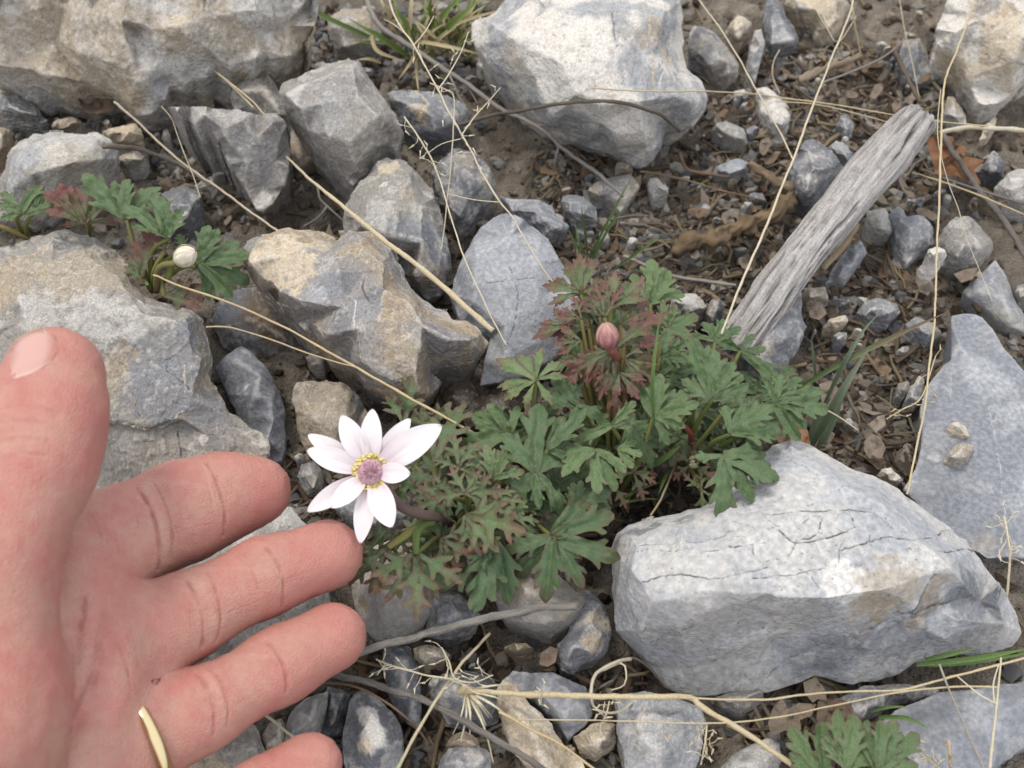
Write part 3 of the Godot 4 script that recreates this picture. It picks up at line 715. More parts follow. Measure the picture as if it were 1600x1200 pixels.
	# --- upper right field
	stone("rock", "grey-black rounded stone right of the pale top boulder", G, [1074, 65, 1076, 50, 1085, 38, 1117, 50, 1140, 73, 1157, 100, 1154, 119, 1138, 128, 1118, 122, 1100, 110, 1078, 88], 13, {"main": "slate", "alt": "grey", "amt": 0.45, "r": 0.6, "pt": [1110, 95, 14, "pale", 0.5, 1085, 60, 14, "dark", 0.5]})
	stone("rock", "cream knobbly stone at the top right of the pale top boulder", G, [1134, 50, 1140, 38, 1153, 23, 1177, 33, 1171, 53, 1158, 70, 1142, 62], 11, {"main": "cream", "alt": "buff", "amt": 0.5, "r": 1.2})
	stone("rock", "thin white upright stone beside the cream knobbly stone", G, [1169, 85, 1172, 62, 1178, 46, 1190, 43, 1195, 67, 1191, 88, 1187, 104, 1180, 127, 1168, 113], 9, {"main": "light", "alt": "pale", "amt": 0.5, "hb": 3, "ht": 8})
	stone("rock", "blue-grey rock at the top edge right of the thin white stone", G, [1192, 50, 1195, 10, 1205, -20, 1222, 7, 1238, 37, 1251, 63, 1241, 74, 1220, 81, 1202, 82], 13, {"main": "blue", "alt": "slate", "amt": 0.5, "pt": [1225, 65, 12, "pale", 0.6]})
	stone("rock", "cream lumpy rock at the top edge left of the thick straw", G, [1224, 5, 1235, -20, 1290, -25, 1330, 0, 1327, 18, 1323, 38, 1310, 52, 1296, 63, 1277, 54, 1270, 35, 1245, 22], 13, {"main": "cream", "alt": "buff", "amt": 0.5, "r": 1.3, "pt": [1250, 10, 16, "grey", 0.8]})
	stone("rock", "white pitted stone below the grey-black rounded stone", G, [1181, 150, 1184, 136, 1200, 134, 1220, 152, 1235, 180, 1233, 200, 1208, 208, 1190, 185], 10, {"main": "light", "alt": "white", "amt": 0.5})
	stone("rock", "flat blue-grey stone right of the pale top boulder's foot", G, [1112, 200, 1120, 191, 1134, 188, 1163, 200, 1169, 222, 1150, 224, 1130, 215], 6, {"main": "blue", "alt": "grey", "amt": 0.5, "mat": "smooth", "r": 0.5})
	stone("rock", "small pale blue stone beside the forked brown stick", G, [1116, 270, 1122, 258, 1137, 250, 1154, 245, 1174, 255, 1168, 271, 1134, 279], 7, {"main": "blue", "alt": "pale", "amt": 0.5, "mat": "smooth", "r": 0.5})
	stone("rock", "flat grey-brown stone below the pale top boulder's foot", G, [918, 295, 930, 283, 950, 276, 970, 271, 987, 270, 1000, 290, 992, 303, 984, 314, 970, 330, 942, 308], 6, {"main": "lilac", "alt": "buff", "amt": 0.5, "r": 0.5})
	stone("rock", "dark blue ridged stone chip right of the layered splinter", G, [876, 312, 880, 305, 901, 302, 918, 311, 931, 322, 934, 345, 918, 354, 897, 350, 882, 331], 9, {"main": "slate", "alt": "blue", "amt": 0.5, "bed": 0.7, "r": 0.7})
	stone("rock", "blue-grey stone with a white top, left of the driftwood", G, [1231, 285, 1234, 255, 1245, 232, 1258, 217, 1277, 217, 1300, 238, 1320, 260, 1311, 287, 1290, 312, 1267, 330, 1247, 323, 1236, 305],
		18, {"hb": 3, "ht": 13, "main": "blue", "alt": "slate", "amt": 0.45, "in": [1262, 235, 16, 1270, 265, 18, 1290, 262, 16, 1260, 298, 15, 1245, 270, 15, 1300, 275, 12], "pt": [1265, 240, 20, "light", 0.7, 1272, 280, 12, "white", 0.5]})
	stone("rock", "small blue stone wedged between the white-topped stone and the driftwood", G, [1293, 228, 1307, 218, 1322, 225, 1336, 238, 1330, 256, 1318, 258, 1303, 245], 8, {"main": "blue", "alt": "pale", "amt": 0.5})
	stone("rock", "dark blue stone above the driftwood's middle", G, [1305, 195, 1312, 178, 1325, 178, 1335, 200, 1330, 214, 1315, 215], 6, {"main": "slate", "alt": "blue", "amt": 0.5})
	stone("rock", "light grey angular stone right of the driftwood", G, [1352, 345, 1357, 328, 1382, 323, 1392, 340, 1400, 357, 1393, 367, 1374, 370, 1354, 357], 8, {"main": "light", "alt": "grey", "amt": 0.5})
	stone("rock", "curved blue-grey stone left of the white bead on the tall stalk", G, [1390, 335, 1404, 318, 1417, 337, 1440, 333, 1460, 353, 1464, 382, 1434, 397, 1418, 413, 1405, 390], 9, {"main": "blue", "alt": "pale", "amt": 0.5})
	stone("rock", "rounded grey stone right of the white bead on the tall stalk", G, [1466, 385, 1468, 362, 1493, 337, 1517, 333, 1537, 353, 1553, 378, 1549, 398, 1533, 416, 1490, 422, 1472, 412], 13, {"main": "grey", "alt": "lilac", "amt": 0.5, "pt": [1500, 350, 16, "light", 0.6, 1510, 400, 20, "slate", 0.4]})
	stone("rock", "flat grey slate piece above the broad blue slab", G, [1502, 453, 1520, 436, 1538, 420, 1557, 402, 1574, 430, 1588, 468, 1603, 490, 1602, 518, 1568, 503, 1533, 474], 7, {"main": "grey", "alt": "blue", "amt": 0.5, "mat": "smooth", "r": 0.6})
	stone("rock", "white-spotted grey stone at the right edge", G, [1552, 292, 1577, 268, 1600, 262, 1640, 270, 1640, 330, 1600, 328, 1567, 318], 11, {"main": "grey", "alt": "light", "amt": 0.5, "pt": [1585, 280, 8, "white", 0.8, 1595, 305, 10, "white", 0.7]})
	stone("rock", "dark angular stone beside the orange dead leaf", G, [1533, 262, 1553, 234, 1570, 253, 1568, 274, 1540, 278], 9, {"main": "slate", "alt": "grey", "amt": 0.5})
	stone("rock", "grey stone leaning on the lower part of the driftwood", G, [1290, 440, 1300, 418, 1320, 393, 1345, 374, 1356, 394, 1340, 420, 1322, 444], 9, {"main": "grey", "alt": "blue", "amt": 0.5, "mat": "smooth"})
	stone("rock", "mottled blue rock beneath the foot of the driftwood", G, [1150, 560, 1160, 520, 1180, 480, 1215, 455, 1253, 450, 1256, 487, 1266, 508, 1251, 540, 1234, 560, 1229, 586, 1200, 595, 1170, 590], 13, {"hb": 2, "ht": 8, "main": "blue", "alt": "slate", "amt": 0.5, "pt": [1200, 540, 20, "buff", 0.6, 1190, 575, 18, "light", 0.5]})
	stone("rock", "white stone behind the uppermost green leaf", G, [1046, 480, 1049, 463, 1065, 460, 1087, 457, 1112, 480, 1093, 498, 1070, 497], 11, {"main": "light", "alt": "cream", "amt": 0.5})
	stone("rock", "grey-brown stone between the white stone and the driftwood's foot", G, [1100, 490, 1112, 468, 1126, 466, 1132, 480, 1122, 505, 1110, 512], 7, {"main": "buff", "alt": "slate", "amt": 0.5})
	stone("rock", "flat grey stone amid the litter right of the driftwood's foot", G, [1338, 487, 1350, 471, 1370, 463, 1403, 472, 1408, 487, 1388, 503, 1347, 500], 7, {"main": "grey", "alt": "blue", "amt": 0.5})
	stone("rock", "bluish flat stone where the green stem with a red tip ends", G, [1412, 503, 1433, 493, 1460, 503, 1474, 523, 1448, 540, 1427, 523], 6, {"main": "blue", "alt": "grey", "amt": 0.5})
	stone("rock", "grey stone at the top edge beside the tan boulder, under a green blade", G, [510, 50, 510, 27, 533, 13, 583, 12, 598, 40, 595, 70, 580, 84, 545, 88, 521, 74], 13, {"main": "buff", "alt": "grey", "amt": 0.5, "r": 0.7})
	stone("rock", "grey rock behind the left plant's broad leaves", G, [250, 300, 270, 291, 293, 288, 317, 300, 315, 335, 294, 368, 262, 370, 245, 340], 12, {"main": "grey", "alt": "slate", "amt": 0.5})
	stone("rock", "cream stone resting above the pale blue-white rock at left", G, [157, 203, 180, 198, 213, 190, 225, 213, 220, 227, 197, 231, 180, 222], 12, {"main": "cream", "alt": "white", "amt": 0.4, "b": 3})
	stone("rock", "pale rounded stone under the brown twig at left", G, [184, 245, 196, 238, 213, 233, 231, 247, 221, 257, 200, 264, 185, 257], 9, {"main": "light", "alt": "buff", "amt": 0.4})
	stone("rock", "dark layered stone at the left edge under the tan boulder", G, [-20, 150, 0, 139, 27, 147, 53, 163, 77, 187, 67, 192, 20, 188, -20, 185], 10, {"main": "grey", "alt": "slate", "amt": 0.55, "bed": 0.7})
	stone("rock", "brownish block above the pale blue-white rock at left", G, [77, 200, 80, 187, 113, 181, 128, 187, 127, 206, 100, 208], 9, {"main": "buff", "alt": "brown", "amt": 0.45})
	stone("rock", "tan stone cut by the left edge of the picture", G, [-20, 205, 0, 197, 15, 201, 12, 227, -2, 262, -25, 262], 12, {"main": "cream", "alt": "tan", "amt": 0.5})
	stone("rock", "brown crumbly stone wedged in the dark gap below the angular tan rock's tip", G, [690, 600, 715, 585, 745, 595, 752, 625, 735, 650, 700, 650, 680, 625], 8, {"main": "brown", "alt": "buff", "amt": 0.35, "r": 1.5, "b": -6})
	stone("rock", "second brown crumbly lump in the dark gap, by the plant's left leaves", G, [715, 640, 745, 615, 790, 610, 800, 640, 770, 665, 730, 668], 7, {"main": "brown", "alt": "buff", "amt": 0.3, "r": 1.5, "b": -5})
	stone("rock", "buff stone in the shade beneath the middle leaves", G, [780, 800, 800, 770, 850, 765, 880, 790, 870, 830, 820, 845], 9, {"main": "buff", "alt": "brown", "amt": 0.4, "b": -4})
	stone("rock", "dark blue stone in the gap between flower and standing stone", G, [460, 745, 470, 722, 490, 716, 508, 735, 505, 765, 480, 775], 7, {"main": "slate", "alt": "grey", "amt": 0.5, "b": -2})
	stone("rock", "grey stone directly behind the white flower's lower petals", G, [520, 790, 540, 765, 590, 760, 640, 775, 650, 815, 620, 845, 560, 840], 9, {"main": "grey", "alt": "blue", "amt": 0.5, "b": -3})
	# --- pebbles one can point to
	var K := "pebbles lying among the rocks"
	var kk := [
		["white pebble on the soil below the pale top boulder's foot", [1012, 285, 1016, 277, 1027, 277, 1047, 293, 1045, 305, 1020, 307], 8, "white", "light"],
		["tan pebble at the tip of the pale top boulder", [960, 262, 966, 252, 985, 254, 992, 266, 978, 271, 963, 270], 6, "tan", "buff"],
		["upper of the two pale pebbles on the broad blue slab", [1480, 668, 1486, 659, 1497, 657, 1511, 663, 1521, 684, 1500, 688, 1487, 680], 6, "light", "cream"],
		["larger lower pebble on the broad blue slab", [1475, 721, 1483, 705, 1500, 692, 1524, 694, 1516, 720, 1498, 732], 8, "light", "buff"],
		["white pebble between the cracked block and the blue slab", [1370, 740, 1376, 729, 1393, 727, 1402, 738, 1413, 750, 1401, 760, 1375, 749], 8, "white", "cream"],
		["white bead-like pebble behind the tall stalk at right", [1446, 397, 1451, 388, 1463, 384, 1476, 388, 1481, 397, 1475, 407, 1461, 411, 1450, 406], 10, "white", "white"],
		["pale chip lying under the angular tan rock's undercut", [477, 558, 490, 549, 510, 547, 504, 572, 490, 570], 5, "buff", "light"],
		["tiny white pebble above the driftwood's middle", [1314, 216, 1320, 209, 1328, 214, 1326, 224, 1317, 224], 4, "white", "light"],
		["small grey stone above the pale top boulder's left flank", [742, 100, 748, 90, 760, 96, 762, 114, 750, 115], 6, "grey", "light"],
		["small pale stone left of the broad blue slab", [1414, 625, 1422, 600, 1438, 583, 1446, 592, 1440, 630, 1430, 640], 8, "grey", "light"],
		["grey pebble beside the small pale stone left of the blue slab", [1400, 618, 1404, 598, 1420, 594, 1424, 608, 1412, 624], 5, "grey", "blue"],
		["cream chip in the litter right of the driftwood", [1284, 510, 1296, 497, 1322, 490, 1326, 500, 1304, 516], 5, "cream", "light"],
		["blue stone flake below the curled litter, right of driftwood", [1300, 525, 1310, 516, 1326, 518, 1322, 532, 1306, 536], 4, "blue", "grey"],
		["brown-grey block beside the driftwood's lower edge", [1254, 462, 1256, 447, 1290, 446, 1294, 466, 1262, 472], 6, "buff", "grey"],
		["pale stone left of the orange dead leaf", [1476, 180, 1480, 150, 1492, 148, 1510, 180, 1512, 196, 1490, 192], 7, "light", "buff"],
		["grey stone half buried in litter under the white crusty rock", [1400, 100, 1412, 60, 1440, 56, 1452, 90, 1470, 120, 1440, 132, 1410, 122], 8, "grey", "slate"],
		["cream stone under the white crusty rock's lower point", [1540, 195, 1552, 178, 1562, 182, 1556, 205, 1545, 215, 1530, 218], 7, "buff", "cream"],
		["small round grey pebble near the forked brown stick's end", [1158, 322, 1164, 314, 1176, 316, 1178, 326, 1166, 330], 5, "light", "grey"],
		["small tan pebble right of the wedge stone's top edge", [307, 157, 318, 151, 334, 154, 334, 165, 318, 166], 6, "buff", "cream"],
		["cream cube-like pebble left of the wedge stone", [290, 228, 292, 222, 303, 224, 303, 234, 292, 234], 5, "cream", "white"],
		["white pebble above the long straw left of the wedge stone", [293, 252, 302, 243, 318, 245, 316, 256, 300, 257], 5, "white", "buff"],
		["grey-white pebble below the tan boulder's nose", [252, 216, 254, 202, 262, 200, 267, 212, 264, 224], 5, "light", "blue"],
		["small cream pebble beneath the top left boulder", [160, 190, 168, 184, 174, 190, 168, 197], 4, "cream", "white"],
		["tan pebble beside the dead leaves right of the broad slab's top", [1520, 430, 1528, 422, 1540, 428, 1536, 438, 1524, 438], 4, "tan", "buff"],
		["tan pebbly lump left of the blue-black dark stones at the bottom", [410, 1150, 420, 1130, 440, 1120, 446, 1140, 436, 1165, 416, 1170], 6, "buff", "tan"],
		["pale pebble under the seed heads at the bottom", [668, 1070, 676, 1056, 690, 1058, 694, 1070, 680, 1080], 5, "light", "buff"],
		["round grey pebble in the gap between flower and standing stone", [458, 712, 466, 704, 476, 708, 476, 720, 464, 722], 5, "buff", "light"],
		["pale pebble at the right edge beside the flat slate piece", [1584, 455, 1590, 442, 1612, 440, 1612, 474, 1590, 470], 7, "grey", "light"],
		["small blue pebble above the green grass blades", [1388, 95, 1394, 84, 1404, 86, 1404, 98, 1394, 102], 4, "blue", "slate"],
	]
	for e in kk:
		stone("pebble", e[0], K, e[1], e[2], {"main": e[3], "alt": e[4], "amt": 0.45, "facets": 3, "L": 0.9, "sm": 2, "b": 8.5 if "on the broad" in e[0] else (17 if "bead" in e[0] else 0), "hb": e[2] * 0.2, "ht": e[2] * 0.5, "cat": "pebble"})
	# smaller loose stones that the photo shows scattered through the litter
	var r := RandomNumberGenerator.new()
	r.seed = 31337
	var zones := [[1095, 130, 1240, 260, "between the pale top boulder and the long straight straw"], [1240, 20, 1470, 150, "in the top right corner's litter"], [1060, 280, 1230, 420, "around the dark barky stick"], [840, 250, 1080, 400, "on the soil below the pale top boulder"], [1270, 440, 1430, 760, "between the plant and the broad blue slab"], [1350, 240, 1590, 330, "right of the driftwood's upper end"], [230, 190, 350, 330, "on the soil left of the wedge stone"], [480, 0, 740, 130, "around the top grass tuft"], [640, 1010, 960, 1190, "between the bottom rocks"]]
	for k in 108:
		var e: Array = zones[k % 9]
		var x := r.randf_range(e[0], e[2])
		var y := r.randf_range(e[1], e[3])
		var R := r.randf_range(4.5, 11.0) * (1.0 if r.randf() < 0.75 else 1.4)
		var o := []
		var turn := r.randf() * TAU
		for i in 8:
			var q := Vector2(cos(TAU * i / 8.0) * R * 1.2, sin(TAU * i / 8.0) * R * r.randf_range(0.6, 0.95)) * r.randf_range(0.8, 1.15)
			q = q.rotated(turn)
			o.append_array([x + q.x, y + q.y * 0.8])
		var pale := k % 4 == 1
		stone("pebble", "small %s pebble %s" % ["pale" if pale else "grey or buff", e[4]], "%s pebbles %s" % ["small pale" if pale else "small grey and buff", e[4]], o, R * 0.32, {"mat": "smooth" if k % 3 == 0 else "rough", "main": "light" if pale else ["grey", "blue", "buff", "lilac"][r.randi() % 4], "alt": "cream" if pale else ["grey", "slate", "buff"][r.randi() % 3], "facets": 3, "L": 0.9, "sm": 2, "b": -2.0, "cat": "pebble", "sink": 5.0})

# ---------------------------------------------------------------- ground and what lies loose on it
var pits := []

func soil_y(x: float, z: float) -> float:
	var q := Vector3(x, 0, z) * 1000.0
	var y := -4.5 + n_soil.get_noise_3dv(q * 0.35) * 4.0 + n_soil.get_noise_3dv(q * 1.5 + Vector3(90, 0, 0)) * 2.0 + maxf(n_cell.get_noise_3dv(q * 1.2), -0.4) * 1.3 + n_fine.get_noise_3dv(q) * 0.5
	for e in pits:
		var g: float = Vector2(x - e[0].x, z - e[0].z).length() / e[1]
		if g < 1.6:
			y -= e[2] * exp(-g * g * 2.0)
	return y * 0.001

func ground() -> void:
	for e in [[520, 330, 34, 10], [500, 290, 30, 8], [380, 500, 60, 8], [520, 560, 40, 10], [720, 630, 45, 8], [930, 880, 40, 8], [1000, 780, 60, 6], [480, 760, 40, 6], [600, 1090, 120, 6], [1250, 1110, 70, 5], [350, 300, 50, 3], [270, 440, 40, 6], [660, 330, 40, 5], [700, 230, 30, 4], [60, 165, 60, 6], [160, 150, 50, 5], [350, 150, 40, 5], [540, 1070, 60, 6], [880, 1050, 40, 5], [1000, 1060, 50, 6], [1120, 1130, 50, 6], [440, 330, 30, 6]]:
		var c := P(e[0], e[1], 0)
		pits.append([c, e[2] * mm_px(c), e[3]])
	# one sheet: fine where the camera looks, coarser to the horizon
	var axis_x := PackedFloat32Array()
	var axis_z := PackedFloat32Array()
	var x := -0.29
	while x <= 0.29:
		axis_x.append(x)
		x += 0.0014
	var z := -0.32
	while z <= 0.16:
		axis_z.append(z)
		z += 0.0014
	for a in [axis_x, axis_z]:
		var s := 0.004
		var far_a: float = a[a.size() - 1]
		var near_a: float = a[0]
		var hi := PackedFloat32Array()
		var lo := PackedFloat32Array()
		while s < 60.0:
			far_a += s
			near_a -= s
			hi.append(far_a)
			lo.append(near_a)
			s *= 1.3
		lo.reverse()
		a.append_array(hi)
		lo.append_array(a)
		if a == axis_x:
			axis_x = lo
		else:
			axis_z = lo
	var v := PackedVector3Array()
	var c := PackedColorArray()
	var t := PackedInt32Array()
	var nx := axis_x.size()
	var d0 := Color(0.165, 0.143, 0.12)
	var d1 := Color(0.36, 0.316, 0.265)
	for zz in axis_z:
		for xx in axis_x:
			v.append(Vector3(xx, soil_y(xx, zz), zz))
			var q := Vector3(xx, 0, zz) * 1000.0
			var w := clampf(0.45 + n_col.get_noise_3dv(q) * 1.0 + n_mot.get_noise_3dv(q) * 0.5, 0, 1)
			c.append(d0.lerp(d1, w))
	for j in axis_z.size() - 1:
		for i in nx - 1:
			var a := j * nx + i
			t.append_array([a, a + 1, a + nx, a + 1, a + nx + 1, a + nx])
	var o := put("ground", to_mesh(v, normals(v, t), c, t), M.soil)
	tag(o, "dark brown crumbly soil of the stony slope", "", "", "structure")

func lump(seed_no: int, rough := 0.35) -> ArrayMesh:       # an angular grain with flat faces
	var r := RandomNumberGenerator.new()
	r.seed = seed_no
	var s := SphereMesh.new()
	s.radial_segments = 6
	s.rings = 3
	s.radius = 0.5
	s.height = 1.0
	var a := s.get_mesh_arrays()
	var v: PackedVector3Array = a[Mesh.ARRAY_VERTEX]
	var moved := {}
	for i in v.size():
		var key := Vector3i(v[i] * 100.0)
		if not moved.has(key):
			moved[key] = v[i] * (1.0 + r.randf_range(-rough, rough)) + Vector3(r.randf_range(-1, 1), r.randf_range(-1, 1), r.randf_range(-1, 1)) * rough * 0.22
		v[i] = moved[key]
	var t: PackedInt32Array = a[Mesh.ARRAY_INDEX]
	var b := Mb.new()
	for k in t.size():
		b.v.append(v[t[k]])
		b.c.append(Color.WHITE)
		b.t.append(k)
	return done(b)

func scatter(called: String, label: String, mesh: Mesh, mat: Material, count: int, s0: float, s1: float, cols: Array, squash: Vector3, lift: float, areas: Array, seed_no: int) -> void:
	var r := RandomNumberGenerator.new()
	r.seed = seed_no
	var mm := MultiMesh.new()
	mm.transform_format = MultiMesh.TRANSFORM_3D
	mm.use_colors = true
	mm.mesh = mesh
	mm.instance_count = count
	for i in count:
		var x := 0.0
		var z := 0.0
		if areas.size() and r.randf() < 0.75:
			var e: Array = areas[r.randi() % areas.size()]
			var p := P(r.randf_range(e[0], e[2]), r.randf_range(e[1], e[3]), 0)
			x = p.x
			z = p.z
		else:
			z = r.randf_range(-0.29, 0.13)
			var half := lerpf(0.13, 0.235, clampf((0.12 - z) / 0.4, 0, 1))
			x = r.randf_range(-half, half)
		var s := lerpf(s0, s1, pow(r.randf(), 2.2)) * 0.001
		var b := Basis.from_euler(Vector3(r.randf_range(-0.5, 0.5), r.randf() * TAU, r.randf_range(-0.5, 0.5))) * Basis.from_scale(squash * s * r.randf_range(0.75, 1.3))
		mm.set_instance_transform(i, Transform3D(b, Vector3(x, soil_y(x, z) + lift * s, z)))
		var k: Color = cols[r.randi() % cols.size()]
		mm.set_instance_color(i, k * r.randf_range(0.75, 1.25))
	var o := MultiMeshInstance3D.new()
	o.name = numbered(called)
	o.multimesh = mm
	o.material_override = mat
	add_child(o, true)
	tag(o, label, called.replace("_", " "), "", "stuff")

func flake_mesh(seed_no: int) -> ArrayMesh:     # a curled scrap of dead leaf, unit size
	var r := RandomNumberGenerator.new()
	r.seed = seed_no
	var b := Mb.new()
	var n := 9
	b.v.append(Vector3(0, 0.12, 0))
	for ring in 2:
		for k in n:
			var a := TAU * k / n
			var rad := (0.28 if ring == 0 else 0.55) * (1.0 + r.randf_range(-0.45, 0.45) * ring)
			var p := Vector3(cos(a) * rad, 0, sin(a) * rad * 0.42)
			p.y = 0.12 - 0.6 * p.z * p.z + 0.5 * p.x * p.x * r.randf_range(0.2, 1.0) + r.randf_range(-0.03, 0.03)
			b.v.append(p)
	for k in n:
		b.t.append_array([0, 1 + k, 1 + (k + 1) % n])
		b.t.append_array([1 + k, 1 + n + k, 1 + (k + 1) % n, 1 + (k + 1) % n, 1 + n + k, 1 + n + (k + 1) % n])
	for i in b.v.size():
		b.c.append(Color.WHITE)
	return done(b)

func needle_mesh() -> ArrayMesh:
	var b := Mb.new()
	var p := PackedVector3Array([Vector3(-0.5, 0, 0), Vector3(-0.15, 0.05, 0.03), Vector3(0.2, 0.06, -0.02), Vector3(0.5, 0, 0.04)])
	sweep(b, p, 0.045, 0.025, 5, Color.WHITE, Color.WHITE)
	return done(b)

func loose() -> void:
	var soil := [Color(0.17, 0.14, 0.11), Color(0.25, 0.205, 0.16), Color(0.11, 0.088, 0.068), Color(0.32, 0.27, 0.21)]
	var grit := [Color(0.44, 0.43, 0.42), Color(0.30, 0.31, 0.33), Color(0.54, 0.47, 0.38), Color(0.70, 0.67, 0.62), Color(0.33, 0.27, 0.21)]
	var leafc := [Color(0.31, 0.255, 0.205), Color(0.44, 0.375, 0.31), Color(0.19, 0.15, 0.118), Color(0.48, 0.415, 0.35), Color(0.27, 0.185, 0.125)]
	var wood := [Color(0.25, 0.19, 0.14), Color(0.34, 0.29, 0.24), Color(0.16, 0.115, 0.085), Color(0.4, 0.32, 0.2)]
	var area := [[1080, 130, 1330, 460], [1200, 80, 1480, 330], [840, 210, 1180, 420], [1270, 400, 1480, 740], [900, 330, 1130, 460], [1170, 60, 1480, 200]]
	var low := [[560, 1010, 800, 1190], [1180, 1060, 1420, 1180], [860, 1020, 1010, 1190], [440, 700, 540, 790], [880, 740, 1180, 860]]
	var lf := [[240, 180, 420, 340], [0, 110, 240, 200], [440, 0, 780, 130]]
	scatter("soil_crumbs", "small crumbs of dark soil all over the ground", lump(3), M.crumb, 15000, 0.7, 4.0, soil, Vector3(1, 0.75, 1), 0.15, area + low + lf, 11)
	scatter("fine_gravel", "fine pale and grey gravel grains mixed into the soil", lump(8, 0.5), M.rough, 6500, 0.8, 5.6, grit, Vector3(1, 0.65, 0.85), 0.2, area + lf, 12)
	scatter("fine_gravel", "fine grey gravel grains in the gaps between the lower rocks", lump(5, 0.5), M.rough, 2200, 0.8, 5.2, grit, Vector3(1, 0.65, 0.8), 0.2, low, 13)
	var kinds := [flake_mesh(1), flake_mesh(2), flake_mesh(3), flake_mesh(4)]
	var where := ["right of the pale boulder", "around the driftwood", "between the right-hand rocks", "under the plants and lower rocks"]
	for k in 4:
		scatter("leaf_litter", "small scraps of brown dead leaf " + where[k], kinds[k], M.dead, 1300 if k < 3 else 700, 1.6, 6.5, leafc, Vector3.ONE, 0.2, area if k < 3 else low + area, 21 + k)
	scatter("twig_litter", "short brown twig and needle bits in the soil", needle_mesh(), M.dead, 3600, 3.0, 17.0, wood, Vector3.ONE, 0.12, area + low, 31)

# ---------------------------------------------------------------- wood and straw
func twig(called: String, label: String, cat: String, a: Array, r0: float, r1: float, c0: Color, c1: Color, mat := "twig", rough := 0.25, wob := 0.0, group := "", sides := 7, extra := []) -> void:
	var pts := spline(line3(a), 0.0016)
	var b := Mb.new()
	for i in range(1, pts.size() - 1):
		pts[i] += Vector3(n_big.get_noise_1d(i * 2.0 + r0 * 1e3), 0, n_big.get_noise_1d(i * 2.0 + 70.0 + r0 * 1e3)) * r0 * 0.001 * 0.7
	var at := pts[0]
	for i in pts.size():
		pts[i] -= at
	var slim := 0.68 if called == "grass_stalk" and maxf(r0, r1) < 0.6 else 1.0
	if mat == "straw":          # kinks, flattened and swollen stretches
		rough = maxf(rough, 0.22)
		wob = maxf(wob, 0.28)
	sweep(b, pts, r0 * 0.001 * slim, r1 * 0.001 * slim, sides, c0, c1 if mat != "straw" else c1.lerp(Color(0.40, 0.31, 0.19), 0.35), rough, 1.0, wob)
	if extra.size() == 0:
		var o := put(called, done(b), M[mat], null, at)
		tag(o, label, cat, group)
		return
	var root := thing(called, label, cat, at, group)
	put("stalk", done(b), M[mat], root)
	for e in extra:
		var bb := Mb.new()
		var q := spline(line3(e[0]), 0.0016)
		for i in q.size():
			q[i] -= at
		sweep(bb, q, e[1] * 0.001, e[2] * 0.001, 5, c0, c1, rough)
		put(e[3], done(bb), M[mat], root)

func seed_branches(e: Array, r: RandomNumberGenerator, n: int, len_px: float, h: float) -> Array:
	# thin side branches with spindle-shaped spikelets along a stalk given as [px, py ...]
	var out := []
	for k in n:
		var s := (k + r.randf() * 0.6) / n * (e.size() / 2 - 1.001)
		var i := int(s) * 2
		var f := s - int(s)
		var x: float = lerpf(e[i], e[i + 2], f)
		var y: float = lerpf(e[i + 1], e[i + 3], f)
		var ang := r.randf() * TAU
		var L := len_px * r.randf_range(0.4, 1.0)
		var x1 := x + cos(ang) * L
		var y1 := y + sin(ang) * L
		out.append([[x, y, h, (x + x1) / 2 + r.randf_range(-3, 3), (y + y1) / 2 + r.randf_range(-3, 3), h + 1.5, x1, y1, h + r.randf_range(-1, 2)], 0.10, 0.07, "branchlet"])
		var b2 := ang + r.randf_range(-0.8, 0.8)
		out.append([[x1, y1, h, x1 + cos(b2) * 4, y1 + sin(b2) * 4, h + 0.3, x1 + cos(b2) * 9, y1 + sin(b2) * 9, h + 0.5], 0.28, 0.06, "spikelet"])
	return out

